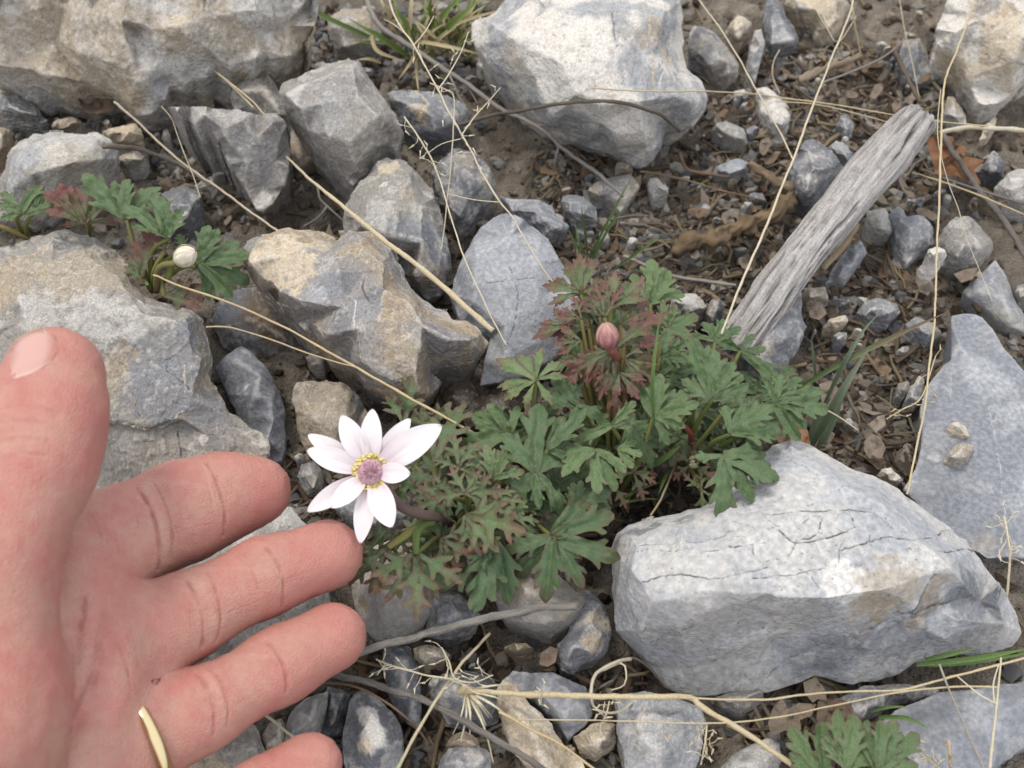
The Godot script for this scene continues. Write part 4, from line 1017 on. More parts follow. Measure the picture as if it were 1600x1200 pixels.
func driftwood() -> void:
	var ax := spline(line3([1146, 546, 9, 1192, 482, 13, 1258, 392, 18, 1333, 303, 22, 1398, 228, 26, 1447, 172, 29]), 0.0007)
	var rad := PackedFloat32Array([27, 31, 29, 32, 35, 24])
	var at := P(1262, 395, 0)
	var b := Mb.new()
	var sides := 84
	var m := ax.size()
	var up0 := (cam_pos - at).normalized()
	for i in m:
		var s := float(i) / (m - 1)
		var d := (ax[mini(i + 1, m - 1)] - ax[maxi(i - 1, 0)]).normalized()
		var x := up0.cross(d).normalized()
		var y := d.cross(x).normalized()
		var k := s * 5.0
		var r := lerpf(rad[mini(int(k), 5)], rad[mini(int(k) + 1, 5)], k - int(k)) * mm_px(ax[i])
		if s > 0.955:
			r *= 1.0 - pow((s - 0.955) / 0.045, 2.0) * 0.30
		var tw := s * 0.9
		for j in sides:
			var a := TAU * j / sides
			var ct := Vector3(cos(a + tw) * 15.0, sin(a + tw) * 15.0, s * 9.0)
			var g := n_cell.get_noise_3d(ct.x * 0.9, ct.y * 0.9, ct.z * 2.0) * 0.05
			var fine := n_fine.get_noise_3d(ct.x * 1.1, ct.y * 1.1, s * 10.0)
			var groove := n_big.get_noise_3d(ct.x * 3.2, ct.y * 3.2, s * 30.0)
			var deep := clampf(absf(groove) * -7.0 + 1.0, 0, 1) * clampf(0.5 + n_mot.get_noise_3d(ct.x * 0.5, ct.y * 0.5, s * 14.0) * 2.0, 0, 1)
			var rr := r * (1.0 + 0.12 * cos(2.0 * a + 0.6) + g + fine * 0.05 - deep * 0.2 + 0.13 * n_big.get_noise_3d(cos(a) * 7.0, sin(a) * 7.0, s * 60.0))
			var q := ax[i] + (x * cos(a) + y * sin(a) * 0.92) * rr
			if s > 0.94:
				q += d * n_cell.get_noise_3d(cos(a) * 22, sin(a) * 22, 5) * 0.006 * (s - 0.94) / 0.06
			b.v.append(q - at)
			var streak := clampf(0.5 + fine * 0.8 + g * 8.0, 0, 1)
			var col := Color(0.32, 0.30, 0.285).lerp(Color(0.66, 0.635, 0.61), streak)
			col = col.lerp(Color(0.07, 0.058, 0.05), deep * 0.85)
			if n_mot.get_noise_3d(q.x * 900, q.y * 900, q.z * 900) > 0.35:
				col = col.lerp(Color(0.16, 0.145, 0.13), 0.35)
			b.c.append(col)
	for i in m - 1:
		for j in sides:
			var a := i * sides + j
			var a2 := i * sides + (j + 1) % sides
			b.t.append_array([a, a + sides, a2, a2, a + sides, a2 + sides])
	var body := done(b)
	# the broken upper end: ragged rings that sink towards the middle
	var e := Mb.new()
	var d := (ax[m - 1] - ax[m - 4]).normalized()
	var last := (m - 1) * sides
	var c0 := ax[m - 1] - at
	for ring in 7:
		for j in sides:
			var q := b.v[last + j].lerp(c0, ring / 6.0)
			q -= d * (0.0035 * sin(ring / 6.0 * 1.6) + 0.0016 * n_cell.get_noise_3d(q.x * 900, q.y * 900, q.z * 900))
			e.v.append(q)
			e.c.append(Color(0.42, 0.40, 0.37).lerp(Color(0.15, 0.12, 0.10), clampf(ring / 6.0 + n_mot.get_noise_3d(q.x * 1500, q.y * 1500, ring), 0, 1)))
	for ring in 6:
		for j in sides:
			var a := ring * sides + j
			var a2 := ring * sides + (j + 1) % sides
			e.t.append_array([a, a + sides, a2, a2, a + sides, a2 + sides])
	var root := thing("driftwood", "weathered silver-grey piece of driftwood with grooved grain lying diagonally at right", "driftwood", at)
	put("shaft", body, M.wood, root)
	put("broken_end", done(e), M.wood, root)

func sticks() -> void:
	var tan_c := Color(0.34, 0.26, 0.17)
	var bark := Color(0.19, 0.135, 0.09)
	var gr := Color(0.30, 0.28, 0.265)
	var gr2 := Color(0.17, 0.15, 0.135)
	twig("stick", "dark brown barky stick left of the driftwood's middle", "stick", [1057, 385, 4, 1095, 377, 6, 1133, 366, 6, 1180, 345, 7, 1215, 325, 8, 1246, 302, 7], 2.5, 2.1, Color(0.095, 0.07, 0.052), Color(0.36, 0.265, 0.165), "twig", 1.1, 0.7, "", 16)
	twig("stick", "short forked tan stick touching the dark barky stick", "stick", [1172, 256, 6, 1190, 268, 7, 1212, 283, 8, 1240, 298, 9], 1.2, 1.7, Color(0.36, 0.28, 0.19), Color(0.16, 0.115, 0.08), "twig", 1.2, 0.25, "", 10)
	twig("stick", "short pale tan stick under the thick straw at the upper right", "stick", [1248, 124, 5, 1290, 108, 6, 1345, 87, 6], 1.4, 1.1, Color(0.42, 0.36, 0.285), tan_c, "twig", 1.0, 0.15, "", 9)
	twig("stick", "thin tan stick poking out beneath the driftwood's lower edge", "stick", [1338, 352, 6, 1318, 385, 7, 1285, 420, 6], 1.2, 1.0, Color(0.48, 0.4, 0.28), tan_c)
	twig("twig", "thick grey twig with a broken end, from the fingertips to the right below the plant", "twig", [560, 1022, 20, 600, 1008, 21, 633, 1000, 22, 670, 988, 22, 700, 980, 22, 750, 968, 22, 800, 958, 21, 850, 950, 20, 900, 947, 19], 0.78, 0.95, Color(0.36, 0.345, 0.32), Color(0.20, 0.185, 0.17), "twig", 0.35, 0.15, "", 12)
	twig("twig", "dark grey twig running down right from the ring finger across the bottom", "twig", [505, 1048, 14, 530, 1055, 15, 587, 1070, 16, 647, 1090, 17, 700, 1113, 17, 750, 1140, 17, 797, 1167, 17, 850, 1205, 16], 0.75, 0.7, gr, gr2, "twig", 0.5, 0.2, "", 10)
	twig("twig", "thin reddish-brown twig arching over the white-patched stone", "twig", [505, 1066, 14, 540, 1070, 19, 573, 1080, 21, 617, 1107, 20, 647, 1133, 16, 668, 1160, 10], 0.3, 0.22, Color(0.25, 0.17, 0.11), bark)
	twig("twig", "long grey forked twig crossing from the grass tuft to the soil below the pale boulder", "twig", [572, -5, 10, 580, 18, 12, 592, 38, 14, 633, 67, 15, 667, 90, 15, 700, 113, 14, 733, 133, 13, 777, 167, 12, 800, 180, 12, 840, 197, 13, 873, 227, 10, 913, 257, 8, 943, 277, 8, 973, 307, 7], 0.95, 0.55, gr, Color(0.38, 0.355, 0.335), "twig", 0.35, 0.2, "", 9,
		[[[725, 126, 13, 735, 142, 11, 745, 160, 9], 0.5, 0.3, "side_branch"], [[838, 196, 13, 858, 196, 14, 868, 203, 14], 0.5, 0.3, "side_branch"], [[874, 227, 10, 868, 245, 7, 866, 262, 3], 0.4, 0.25, "side_branch"], [[700, 113, 14, 712, 138, 12, 716, 150, 10, 728, 165, 8], 0.5, 0.3, "side_branch"]])
	twig("twig", "dark curved twig arching over the pale top boulder's ledge", "twig", [715, 195, 10, 767, 181, 16, 800, 175, 24, 867, 163, 33, 933, 158, 38, 983, 163, 38, 1027, 177, 34, 1045, 190, 30, 1062, 205, 24], 0.6, 0.55, Color(0.2, 0.175, 0.14), Color(0.12, 0.10, 0.08))
	twig("twig", "brown twig lying on the pale stones at left", "twig", [160, 228, 22, 190, 230, 19, 213, 233, 15, 257, 247, 9, 293, 264, 6, 330, 290, 4], 0.9, 0.5, Color(0.27, 0.235, 0.2), gr2, "twig", 0.4, 0.2)
	twig("twig", "thin grey forked twig below the angular block's lowest point", "twig", [496, 292, 8, 500, 310, 9, 512, 322, 9, 545, 352, 8], 0.4, 0.3, gr, gr2, "twig", 0.3, 0.0, "", 7, [[[512, 322, 9, 498, 340, 6, 475, 354, 2], 0.55, 0.4, "side_branch"]])
	twig("twig", "dark grey twig slanting behind the orange dead leaf to the right edge", "twig", [1470, 205, 12, 1500, 253, 11, 1533, 300, 13, 1560, 332, 14, 1583, 367, 15, 1602, 402, 14, 1630, 450, 12], 0.95, 0.9, Color(0.24, 0.225, 0.205), gr2, "twig", 0.3, 0.2)
	twig("twig", "thin grey twig at the right edge above the white-spotted stone", "twig", [1440, 265, 8, 1480, 280, 10, 1540, 300, 14, 1620, 325, 15], 0.4, 0.35, gr2, gr)
	twig("twig", "pale grey twig behind the uppermost green leaf, reaching the driftwood", "twig", [975, 400, 4, 1015, 418, 6, 1060, 432, 7, 1110, 440, 8, 1150, 446, 9], 0.55, 0.5, Color(0.45, 0.42, 0.37), gr, "twig", 0.2)
	twig("twig", "pale grey twig crossing the thin straw in the upper right litter", "twig", [1284, 130, 7, 1330, 112, 9, 1370, 95, 10, 1405, 70, 10, 1428, 40, 8], 0.4, 0.25, Color(0.42, 0.39, 0.35), gr, "twig", 0.2)
	twig("twig", "short dark twig standing in the litter above the driftwood", "twig", [1395, 70, 3, 1412, 110, 8, 1438, 160, 14], 0.9, 0.6, bark, gr2, "twig", 0.3)
	twig("twig", "dark woody rootlet running under the big top boulder's right foot", "twig", [1062, 240, 4, 1070, 262, 5, 1090, 270, 4, 1140, 276, 4], 0.7, 0.4, Color(0.3, 0.22, 0.15), bark)
	twig("twig", "thin brown rootlet in the litter left of the forked stick", "twig", [1000, 268, 3, 1060, 278, 4, 1120, 296, 4, 1190, 312, 4], 0.4, 0.25, Color(0.33, 0.26, 0.18), bark)
	twig("rootlet", "tangled dark rootlet beside the curled dry leaf", "rootlet", [960, 1040, 3, 990, 1028, 6, 1018, 1046, 6, 1040, 1075, 3], 0.4, 0.25, bark, gr2)
	twig("rootlet", "grey rootlet in the gravel under the long grey forked twig", "rootlet", [775, 150, 3, 800, 145, 5, 822, 132, 4, 845, 120, 3], 0.3, 0.2, gr, gr2)

func straws() -> void:
	var s0 := Color(0.56, 0.45, 0.26)
	var s1 := Color(0.66, 0.58, 0.40)
	var pale := Color(0.68, 0.62, 0.48)
	var r := RandomNumberGenerator.new()
	r.seed = 77
	var G := "dry grass stalks lying over the rocks"
	twig("grass_stalk", "pair of short straws sticking out between the top left boulder and the grey stones", "grass stalk", [336, 111, 20, 366, 135, 24, 393, 157, 25, 415, 180, 27], 0.42, 0.34, s0, s1, "straw", 0.0, 0.0, G, 7, [[[342, 116, 20, 368, 140, 22, 396, 168, 23], 0.36, 0.28, "second_blade"]])
	twig("grass_stalk", "thick straw stalk running from under the angular block down to the upright slab", "grass stalk", [448, 245, 16, 466, 263, 22, 486, 282, 28, 517, 307, 33, 548, 333, 37, 580, 358, 38, 607, 381, 40, 633, 400, 41, 683, 440, 39, 733, 484, 37, 770, 517, 35], 0.33, 0.8, s0, pale, "straw", 0.0, 0.0, G, 8)
	twig("grass_stalk", "long straw stalk from under the left plant's bud to the green leaves", "grass stalk", [240, 430, 30, 275, 444, 33, 300, 453, 34, 350, 470, 33, 400, 491, 31, 467, 523, 29, 510, 548, 29, 550, 570, 28, 590, 593, 28, 633, 618, 29, 683, 645, 28, 740, 677, 24], 0.4, 0.55, s0, Color(0.6, 0.49, 0.27), "straw", 0.0, 0.0, G)
	twig("grass_stalk", "thin curved straw joining the long straw under the angular tan rock", "grass stalk", [322, 511, 33, 360, 512, 32, 400, 523, 30, 435, 535, 29, 467, 547, 28, 510, 562, 28, 555, 574, 28], 0.35, 0.3, Color(0.5, 0.4, 0.27), s0, "straw", 0.0, 0.0, G)
	twig("grass_stalk", "pale brown straw stalk from the boulder's nose past the wedge stone", "grass stalk", [178, 159, 28, 213, 190, 24, 247, 220, 20, 280, 250, 18, 317, 277, 16, 360, 307, 20, 400, 337, 24, 436, 362, 28], 0.55, 0.5, Color(0.48, 0.40, 0.30), Color(0.58, 0.5, 0.38), "straw", 0.1, 0.0, G)
	twig("grass_stalk", "hair-thin bent grass stem beside the wedge stone's left edge", "grass stalk", [252, 166, 22, 268, 185, 20, 275, 205, 18, 290, 245, 18, 303, 278, 18, 313, 308, 17], 0.2, 0.2, pale, s1, "straw", 0.0, 0.0, G)
	twig("grass_stalk", "long feathery grass stalk sweeping from the top tuft to the red-tinged leaves", "grass stalk", [608, -8, 50, 613, 17, 52, 628, 45, 55, 647, 70, 56, 662, 98, 55, 677, 127, 54, 690, 150, 52, 700, 173, 51, 720, 207, 49, 738, 238, 47, 753, 270, 45, 780, 313, 42, 800, 340, 40, 833, 397, 36, 864, 440, 32], 0.42, 0.3, s1, pale, "straw", 0.0, 0.0, G, 7,
		[[[647, 70, 56, 664, 50, 58, 678, 25, 58], 0.2, 0.12, "branchlet"], [[685, 139, 53, 700, 118, 52, 720, 82, 50, 732, 50, 48], 0.2, 0.12, "branchlet"], [[722, 210, 49, 742, 182, 48, 762, 160, 46, 782, 137, 44], 0.2, 0.12, "branchlet"], [[756, 275, 45, 770, 300, 44, 778, 312, 43], 0.18, 0.1, "branchlet"], [[720, 217, 48, 690, 225, 46, 668, 240, 44], 0.16, 0.1, "branchlet"], [[780, 316, 42, 740, 312, 40, 700, 303, 38], 0.15, 0.1, "branchlet"], [[640, 60, 55, 618, 40, 54, 600, 30, 52], 0.15, 0.1, "branchlet"]] + seed_branches([647, 70, 700, 173, 753, 270], r, 12, 18, 50) + seed_branches([685, 139, 732, 50], r, 6, 12, 50) + seed_branches([722, 210, 782, 137], r, 6, 10, 46))
	twig("grass_stalk", "slender drooping grass stem with a hook left of the feathery stalk", "grass stalk", [672, 130, 40, 700, 142, 41, 709, 152, 41, 708, 207, 38, 704, 260, 35, 698, 320, 32, 690, 390, 28], 0.32, 0.22, Color(0.5, 0.44, 0.36), s1, "straw", 0.0, 0.0, G)
	twig("grass_stalk", "thin grass stem with sparse seeds ending beside the green leaves' left edge", "grass stalk", [632, 183, 34, 652, 212, 35, 670, 240, 36, 683, 270, 36, 693, 300, 36, 710, 355, 36, 724, 400, 36, 756, 470, 35, 791, 539, 32], 0.36, 0.26, s1, pale, "straw", 0.0, 0.0, G, 7, seed_branches([632, 183, 670, 240, 683, 270], r, 9, 20, 36))
	twig("grass_stalk", "long straight straw slanting from the top edge down to the driftwood's foot", "grass stalk", [1336, -8, 34, 1328, 20, 34, 1315, 55, 35, 1300, 90, 36, 1277, 147, 37, 1247, 230, 38, 1222, 290, 38, 1200, 347, 37, 1177, 400, 36, 1150, 462, 34, 1127, 522, 31], 0.42, 0.5, s1, pale, "straw", 0.0, 0.0, G)
	twig("grass_stalk", "thin bent straw meeting the long straight straw above the white-topped stone", "grass stalk", [1085, -10, 30, 1096, 5, 31, 1118, 34, 32, 1137, 63, 33, 1160, 100, 34, 1180, 137, 34, 1200, 173, 34, 1222, 213, 33, 1240, 250, 33], 0.4, 0.36, Color(0.55, 0.49, 0.4), s1, "straw", 0.0, 0.0, G)
	twig("grass_stalk", "short yellow straw standing at the top edge right of the long straight straw", "grass stalk", [1329, -10, 30, 1334, 25, 24, 1340, 60, 16, 1346, 88, 9], 0.5, 0.45, s0, s1, "straw", 0.0, 0.0, G)
	twig("grass_stalk", "tall yellow straw running down the right side over the broad blue slab", "grass stalk", [1514, 28, 40, 1503, 60, 42, 1490, 90, 44, 1481, 112, 45, 1475, 140, 45, 1470, 233, 42, 1467, 320, 38, 1464, 390, 35, 1462, 460, 32, 1457, 533, 30, 1447, 617, 28, 1433, 693, 26, 1417, 772, 24], 0.45, 0.4, s0, s1, "straw", 0.0, 0.0, G)
	twig("grass_stalk", "very thin stalk beside the tall yellow straw crossing to the rounded grey stone", "grass stalk", [1470, 140, 40, 1465, 210, 36, 1480, 280, 30, 1497, 325, 26, 1510, 370, 22, 1530, 420, 18, 1550, 470, 16], 0.2, 0.16, s1, pale, "straw", 0.0, 0.0, G)
	twig("grass_stalk", "horizontal straw from the pale boulder's shoulder behind the driftwood's tip", "grass stalk", [925, 138, 44, 1000, 142, 42, 1050, 143, 40, 1110, 143, 34, 1180, 147, 26, 1220, 153, 22, 1300, 163, 22, 1400, 180, 24, 1477, 191, 26, 1540, 197, 24, 1620, 210, 20], 0.35, 0.3, s0, s1, "straw", 0.0, 0.0, G)
	twig("grass_stalk", "second horizontal straw just beneath the first, behind the driftwood", "grass stalk", [1210, 158, 16, 1280, 164, 17, 1340, 178, 18, 1390, 192, 18], 0.3, 0.25, s1, s0, "straw", 0.0, 0.0, G)
	twig("grass_stalk", "thick whitish stem at the right edge above the orange dead leaf", "grass stalk", [1470, 207, 20, 1490, 202, 22, 1517, 199, 23, 1560, 201, 23, 1625, 207, 20], 0.75, 0.7, pale, Color(0.6, 0.56, 0.42), "straw", 0.0, 0.0, G)
	twig("grass_stalk", "yellow straw slanting from the driftwood to the right edge below the dead leaf", "grass stalk", [1425, 270, 16, 1470, 283, 17, 1517, 300, 18, 1560, 318, 18, 1625, 347, 16], 0.4, 0.35, s0, Color(0.5, 0.4, 0.22), "straw", 0.0, 0.0, G)
	twig("grass_stalk", "faint thin stem over the upper right litter", "grass stalk", [1405, -8, 20, 1412, 40, 20, 1425, 95, 18, 1436, 150, 16], 0.22, 0.18, Color(0.5, 0.44, 0.34), s1, "straw", 0.0, 0.0, G)
	twig("grass_stalk", "thin curled stem left of the long straight straw at the top", "grass stalk", [1218, 78, 14, 1209, 95, 13, 1207, 118, 11, 1218, 146, 9], 0.3, 0.25, Color(0.5, 0.43, 0.34), s1, "straw", 0.0, 0.0, G)
	twig("grass_stalk", "diagonal thin stem in the upper right reaching the litter", "grass stalk", [1262, -8, 22, 1290, 40, 20, 1310, 65, 18, 1338, 25, 14], 0.25, 0.2, s1, pale, "straw", 0.0, 0.0, G)
	# the straw cluster at the bottom
	twig("grass_stalk", "thick bent straw running along the bottom rocks and folding down by the cracked block", "grass stalk", [728, 1080, 17, 800, 1083, 18, 870, 1085, 19, 940, 1088, 20, 1010, 1089, 20, 1078, 1090, 20, 1090, 1098, 20, 1130, 1124, 19, 1180, 1156, 18, 1250, 1205, 16], 0.62, 0.62, s0, s1, "straw", 0.0, 0.0, G, 9)
	twig("grass_stalk", "thin straw continuing from the fold under the cracked block to the right", "grass stalk", [1060, 1089, 21, 1130, 1093, 20, 1200, 1093, 20, 1260, 1086, 20, 1330, 1080, 20, 1400, 1079, 20, 1450, 1068, 20, 1520, 1050, 20, 1610, 1026, 20], 0.36, 0.4, s0, s1, "straw", 0.0, 0.0, G)
	twig("grass_stalk", "long thin straw beneath it rising to the right over the corner slab", "grass stalk", [800, 1124, 16, 900, 1125, 17, 1000, 1127, 19, 1100, 1130, 19, 1200, 1123, 19, 1300, 1103, 19, 1400, 1083, 20, 1490, 1073, 20, 1560, 1074, 20], 0.24, 0.32, s0, s1, "straw", 0.0, 0.0, G, 7, seed_branches([1000, 1127, 1110, 1150, 1100, 1190], r, 8, 22, 17))
	twig("grass_stalk", "tan straw slanting down from the straw cluster across the rough cream rock", "grass stalk", [780, 1112, 18, 820, 1135, 18, 867, 1158, 19, 900, 1180, 18, 945, 1215, 17], 0.5, 0.4, s0, Color(0.55, 0.42, 0.2), "straw", 0.0, 0.0, G)
	twig("grass_stalk", "straw slanting down left from the straw cluster to the bottom edge", "grass stalk", [765, 990, 12, 745, 1012, 15, 720, 1040, 18, 697, 1072, 19, 673, 1107, 19, 645, 1155, 18, 615, 1212, 16], 0.5, 0.55, Color(0.5, 0.44, 0.3), s1, "straw", 0.0, 0.0, G)
	twig("grass_stalk", "short straw under the little finger", "grass stalk", [415, 1118, 10, 440, 1138, 10, 470, 1158, 8], 0.5, 0.5, s1, pale, "straw", 0.0, 0.0, G)
	var at := P(728, 1080, 14)
	var root := thing("straw_tuft", "cluster of split dry straw blades fanning from one knot at the bottom", "straw tuft", at)
	for k in 11:
		var a := lerpf(-0.35, 1.75, k / 10.0) + r.randf_range(-0.1, 0.1)
		var L := r.randf_range(45, 120)
		var b := Mb.new()
		var q := spline(line3([728, 1080, 15, 728 + cos(a) * L * 0.5, 1080 + sin(a) * L * 0.5 + 5, 17 + r.randf_range(-2, 2), 728 + cos(a + 0.12) * L, 1080 + sin(a + 0.12) * L + 8, 12 + r.randf_range(-4, 2)]), 0.002)
		for i in q.size():
			q[i] -= at
		sweep(b, q, r.randf_range(0.2, 0.5) * 0.001, 0.00012, 6, s1, pale, 0.0, 0.4)
		put("blade", done(b), M.straw, root)
	var kn := Mb.new()
	sweep(kn, PackedVector3Array([Vector3(-0.0015, 0, 0), Vector3(0, 0.0008, 0), Vector3(0.002, 0, 0.0003)]), 0.0010, 0.0012, 9, s0, s1, 0.5)
	put("knot", done(kn), M.straw, root)
	twig("dry_leaf_curl", "curled ribbon-like dry leaf looping beside the cracked block", "dry leaf", [985, 1030, 10, 960, 1036, 14, 933, 1053, 16, 924, 1080, 17, 928, 1103, 17, 945, 1114, 16, 965, 1112, 15, 988, 1098, 13], 0.5, 0.25, pale, Color(0.5, 0.46, 0.38), "straw", 0.0)
	twig("dry_leaf_curl", "thin curled tendril inside the ribbon-like dry leaf", "dry leaf", [940, 1048, 10, 970, 1036, 13, 978, 1050, 14, 975, 1070, 13, 955, 1078, 11], 0.3, 0.15, pale, s1, "straw", 0.0)
	var SG := "fine dry seed heads"
	twig("seed_head", "fine branching dry seed head beside the middle fingertip", "seed head", [588, 1030, 19, 610, 1040, 20, 640, 1048, 21, 670, 1056, 21, 700, 1060, 21, 730, 1072, 20], 0.22, 0.2, s1, pale, "straw", 0.0, 0.0, SG, 6, seed_branches([588, 1030, 640, 1048, 730, 1072], r, 15, 26, 20))
	twig("seed_head", "fine branching dry seed head over the straw cluster's knot", "seed head", [690, 1012, 19, 702, 1035, 20, 710, 1060, 21, 740, 1066, 20, 770, 1055, 18], 0.2, 0.18, s1, pale, "straw", 0.0, 0.0, SG, 6, seed_branches([690, 1012, 710, 1060, 770, 1055], r, 13, 24, 20))
	twig("seed_head", "small seed sprig on the thick bent straw", "seed head", [845, 1096, 20, 848, 1080, 23, 850, 1070, 24], 0.18, 0.1, s1, pale, "straw", 0.0, 0.0, SG, 6, seed_branches([845, 1096, 850, 1072], r, 5, 12, 23))
	twig("seed_head", "pale seed sprig at the bottom over the blue-white blocky stone", "seed head", [940, 1130, 17, 948, 1115, 19, 952, 1095, 20], 0.2, 0.12, s1, pale, "straw", 0.0, 0.0, SG, 6, seed_branches([940, 1130, 952, 1095], r, 8, 18, 19))
	twig("seed_head", "drooping seed sprig right of the blue-white blocky stone", "seed head", [1105, 1130, 18, 1102, 1160, 18, 1095, 1195, 16], 0.2, 0.15, s1, pale, "straw", 0.0, 0.0, SG, 6, seed_branches([1105, 1130, 1095, 1195], r, 10, 24, 17))
	twig("grass_stalk", "pale upright stalk at the bottom right over the corner slab", "grass stalk", [1564, 1028, 24, 1561, 1060, 26, 1557, 1100, 28, 1552, 1150, 30, 1545, 1210, 32], 0.3, 0.42, s1, pale, "straw", 0.0, 0.0, G, 7, [[[1557, 1100, 28, 1530, 1085, 27, 1495, 1056, 25], 0.2, 0.14, "branchlet"], [[1554, 1098, 28, 1552, 1070, 28, 1560, 1040, 27], 0.18, 0.14, "branchlet"]])
	twig("grass_stalk", "grey thin stalk crossing the corner slab", "grass stalk", [1468, 1038, 24, 1485, 1085, 24, 1505, 1130, 23, 1533, 1192, 22, 1540, 1212, 22], 0.36, 0.34, Color(0.36, 0.33, 0.29), Color(0.28, 0.26, 0.23), "straw", 0.0, 0.0, G)
	twig("seed_head", "brown seed heads lying on the corner slab beside the small plant", "seed head", [1418, 1154, 20, 1435, 1175, 21, 1450, 1186, 21, 1472, 1204, 21], 0.26, 0.2, s1, s0, "straw", 0.0, 0.0, SG, 6, seed_branches([1418, 1154, 1450, 1186, 1472, 1204], r, 9, 20, 21))
	twig("seed_head", "small upright seed head on the corner slab", "seed head", [1485, 1205, 20, 1484, 1180, 22, 1482, 1156, 23], 0.25, 0.4, s0, Color(0.4, 0.33, 0.25), "straw", 0.3, 0.0, SG, 6, seed_branches([1485, 1205, 1483, 1165], r, 5, 12, 22))
	twig("seed_head", "feathery dry seed head at the right edge in front of the broad blue slab", "seed head", [1573, 932, 26, 1576, 900, 30, 1578, 867, 33, 1574, 835, 35, 1569, 806, 36], 0.3, 0.2, s1, pale, "straw", 0.0, 0.0, SG, 6, seed_branches([1576, 880, 1574, 835, 1569, 806], r, 14, 26, 33))
	twig("seed_head", "faint dry sprig between the tall yellow straw and the broad blue slab", "seed head", [1385, 655, 14, 1410, 640, 16, 1440, 620, 17, 1462, 556, 18], 0.2, 0.16, s0, s1, "straw", 0.0, 0.0, SG, 6, seed_branches([1385, 655, 1440, 620, 1462, 556], r, 9, 20, 16))
	twig("grass_stalk", "thin straw among the grey-green blades right of the leaves", "grass stalk", [1272, 632, 16, 1300, 645, 17, 1340, 672, 15], 0.3, 0.25, s1, pale, "straw", 0.0, 0.0, G)
	twig("grass_stalk", "tan dead stem under the right-hand leaves", "grass stalk", [1058, 720, 6, 1045, 750, 8, 1030, 785, 10, 1016, 806, 10], 0.55, 0.45, Color(0.48, 0.36, 0.22), s0, "straw", 0.0, 0.0, G)
	twig("grass_stalk", "brown-yellow stem beneath the central leaves", "grass stalk", [880, 752, 6, 900, 765, 7, 925, 782, 6], 0.45, 0.4, Color(0.42, 0.28, 0.1), s0, "straw", 0.0, 0.0, G)

# green blades: folded tapering ribbons
func blade_mesh(a: Array, w: float, at: Vector3, c0: Color, c1: Color) -> ArrayMesh:
	var p := spline(line3(a), 0.0018)
	var b := Mb.new()
	var m := p.size()
	for i in m:
		var s := float(i) / (m - 1)
		var d := (p[mini(i + 1, m - 1)] - p[maxi(i - 1, 0)]).normalized()
		var x := d.cross(Vector3(0.1, 0.8, 0.55)).normalized()
		var y := x.cross(d).normalized()
		var ww := w * 0.0005 * minf(1.0, 0.7 + s) * clampf((1.0 - s) * 2.2, 0.04, 1.0)
		b.v.append(p[i] - x * ww + y * ww * 0.5 - at)
		b.v.append(p[i] - at)
		b.v.append(p[i] + x * ww + y * ww * 0.5 - at)
		for k in 3:
			b.c.append(c0.lerp(c1, s) * (0.85 if k == 1 else 1.0))
	for i in m - 1:
		for k in 2:
			var q := i * 3 + k
			b.t.append_array([q, q + 3, q + 1, q + 1, q + 3, q + 4])
	return done(b)

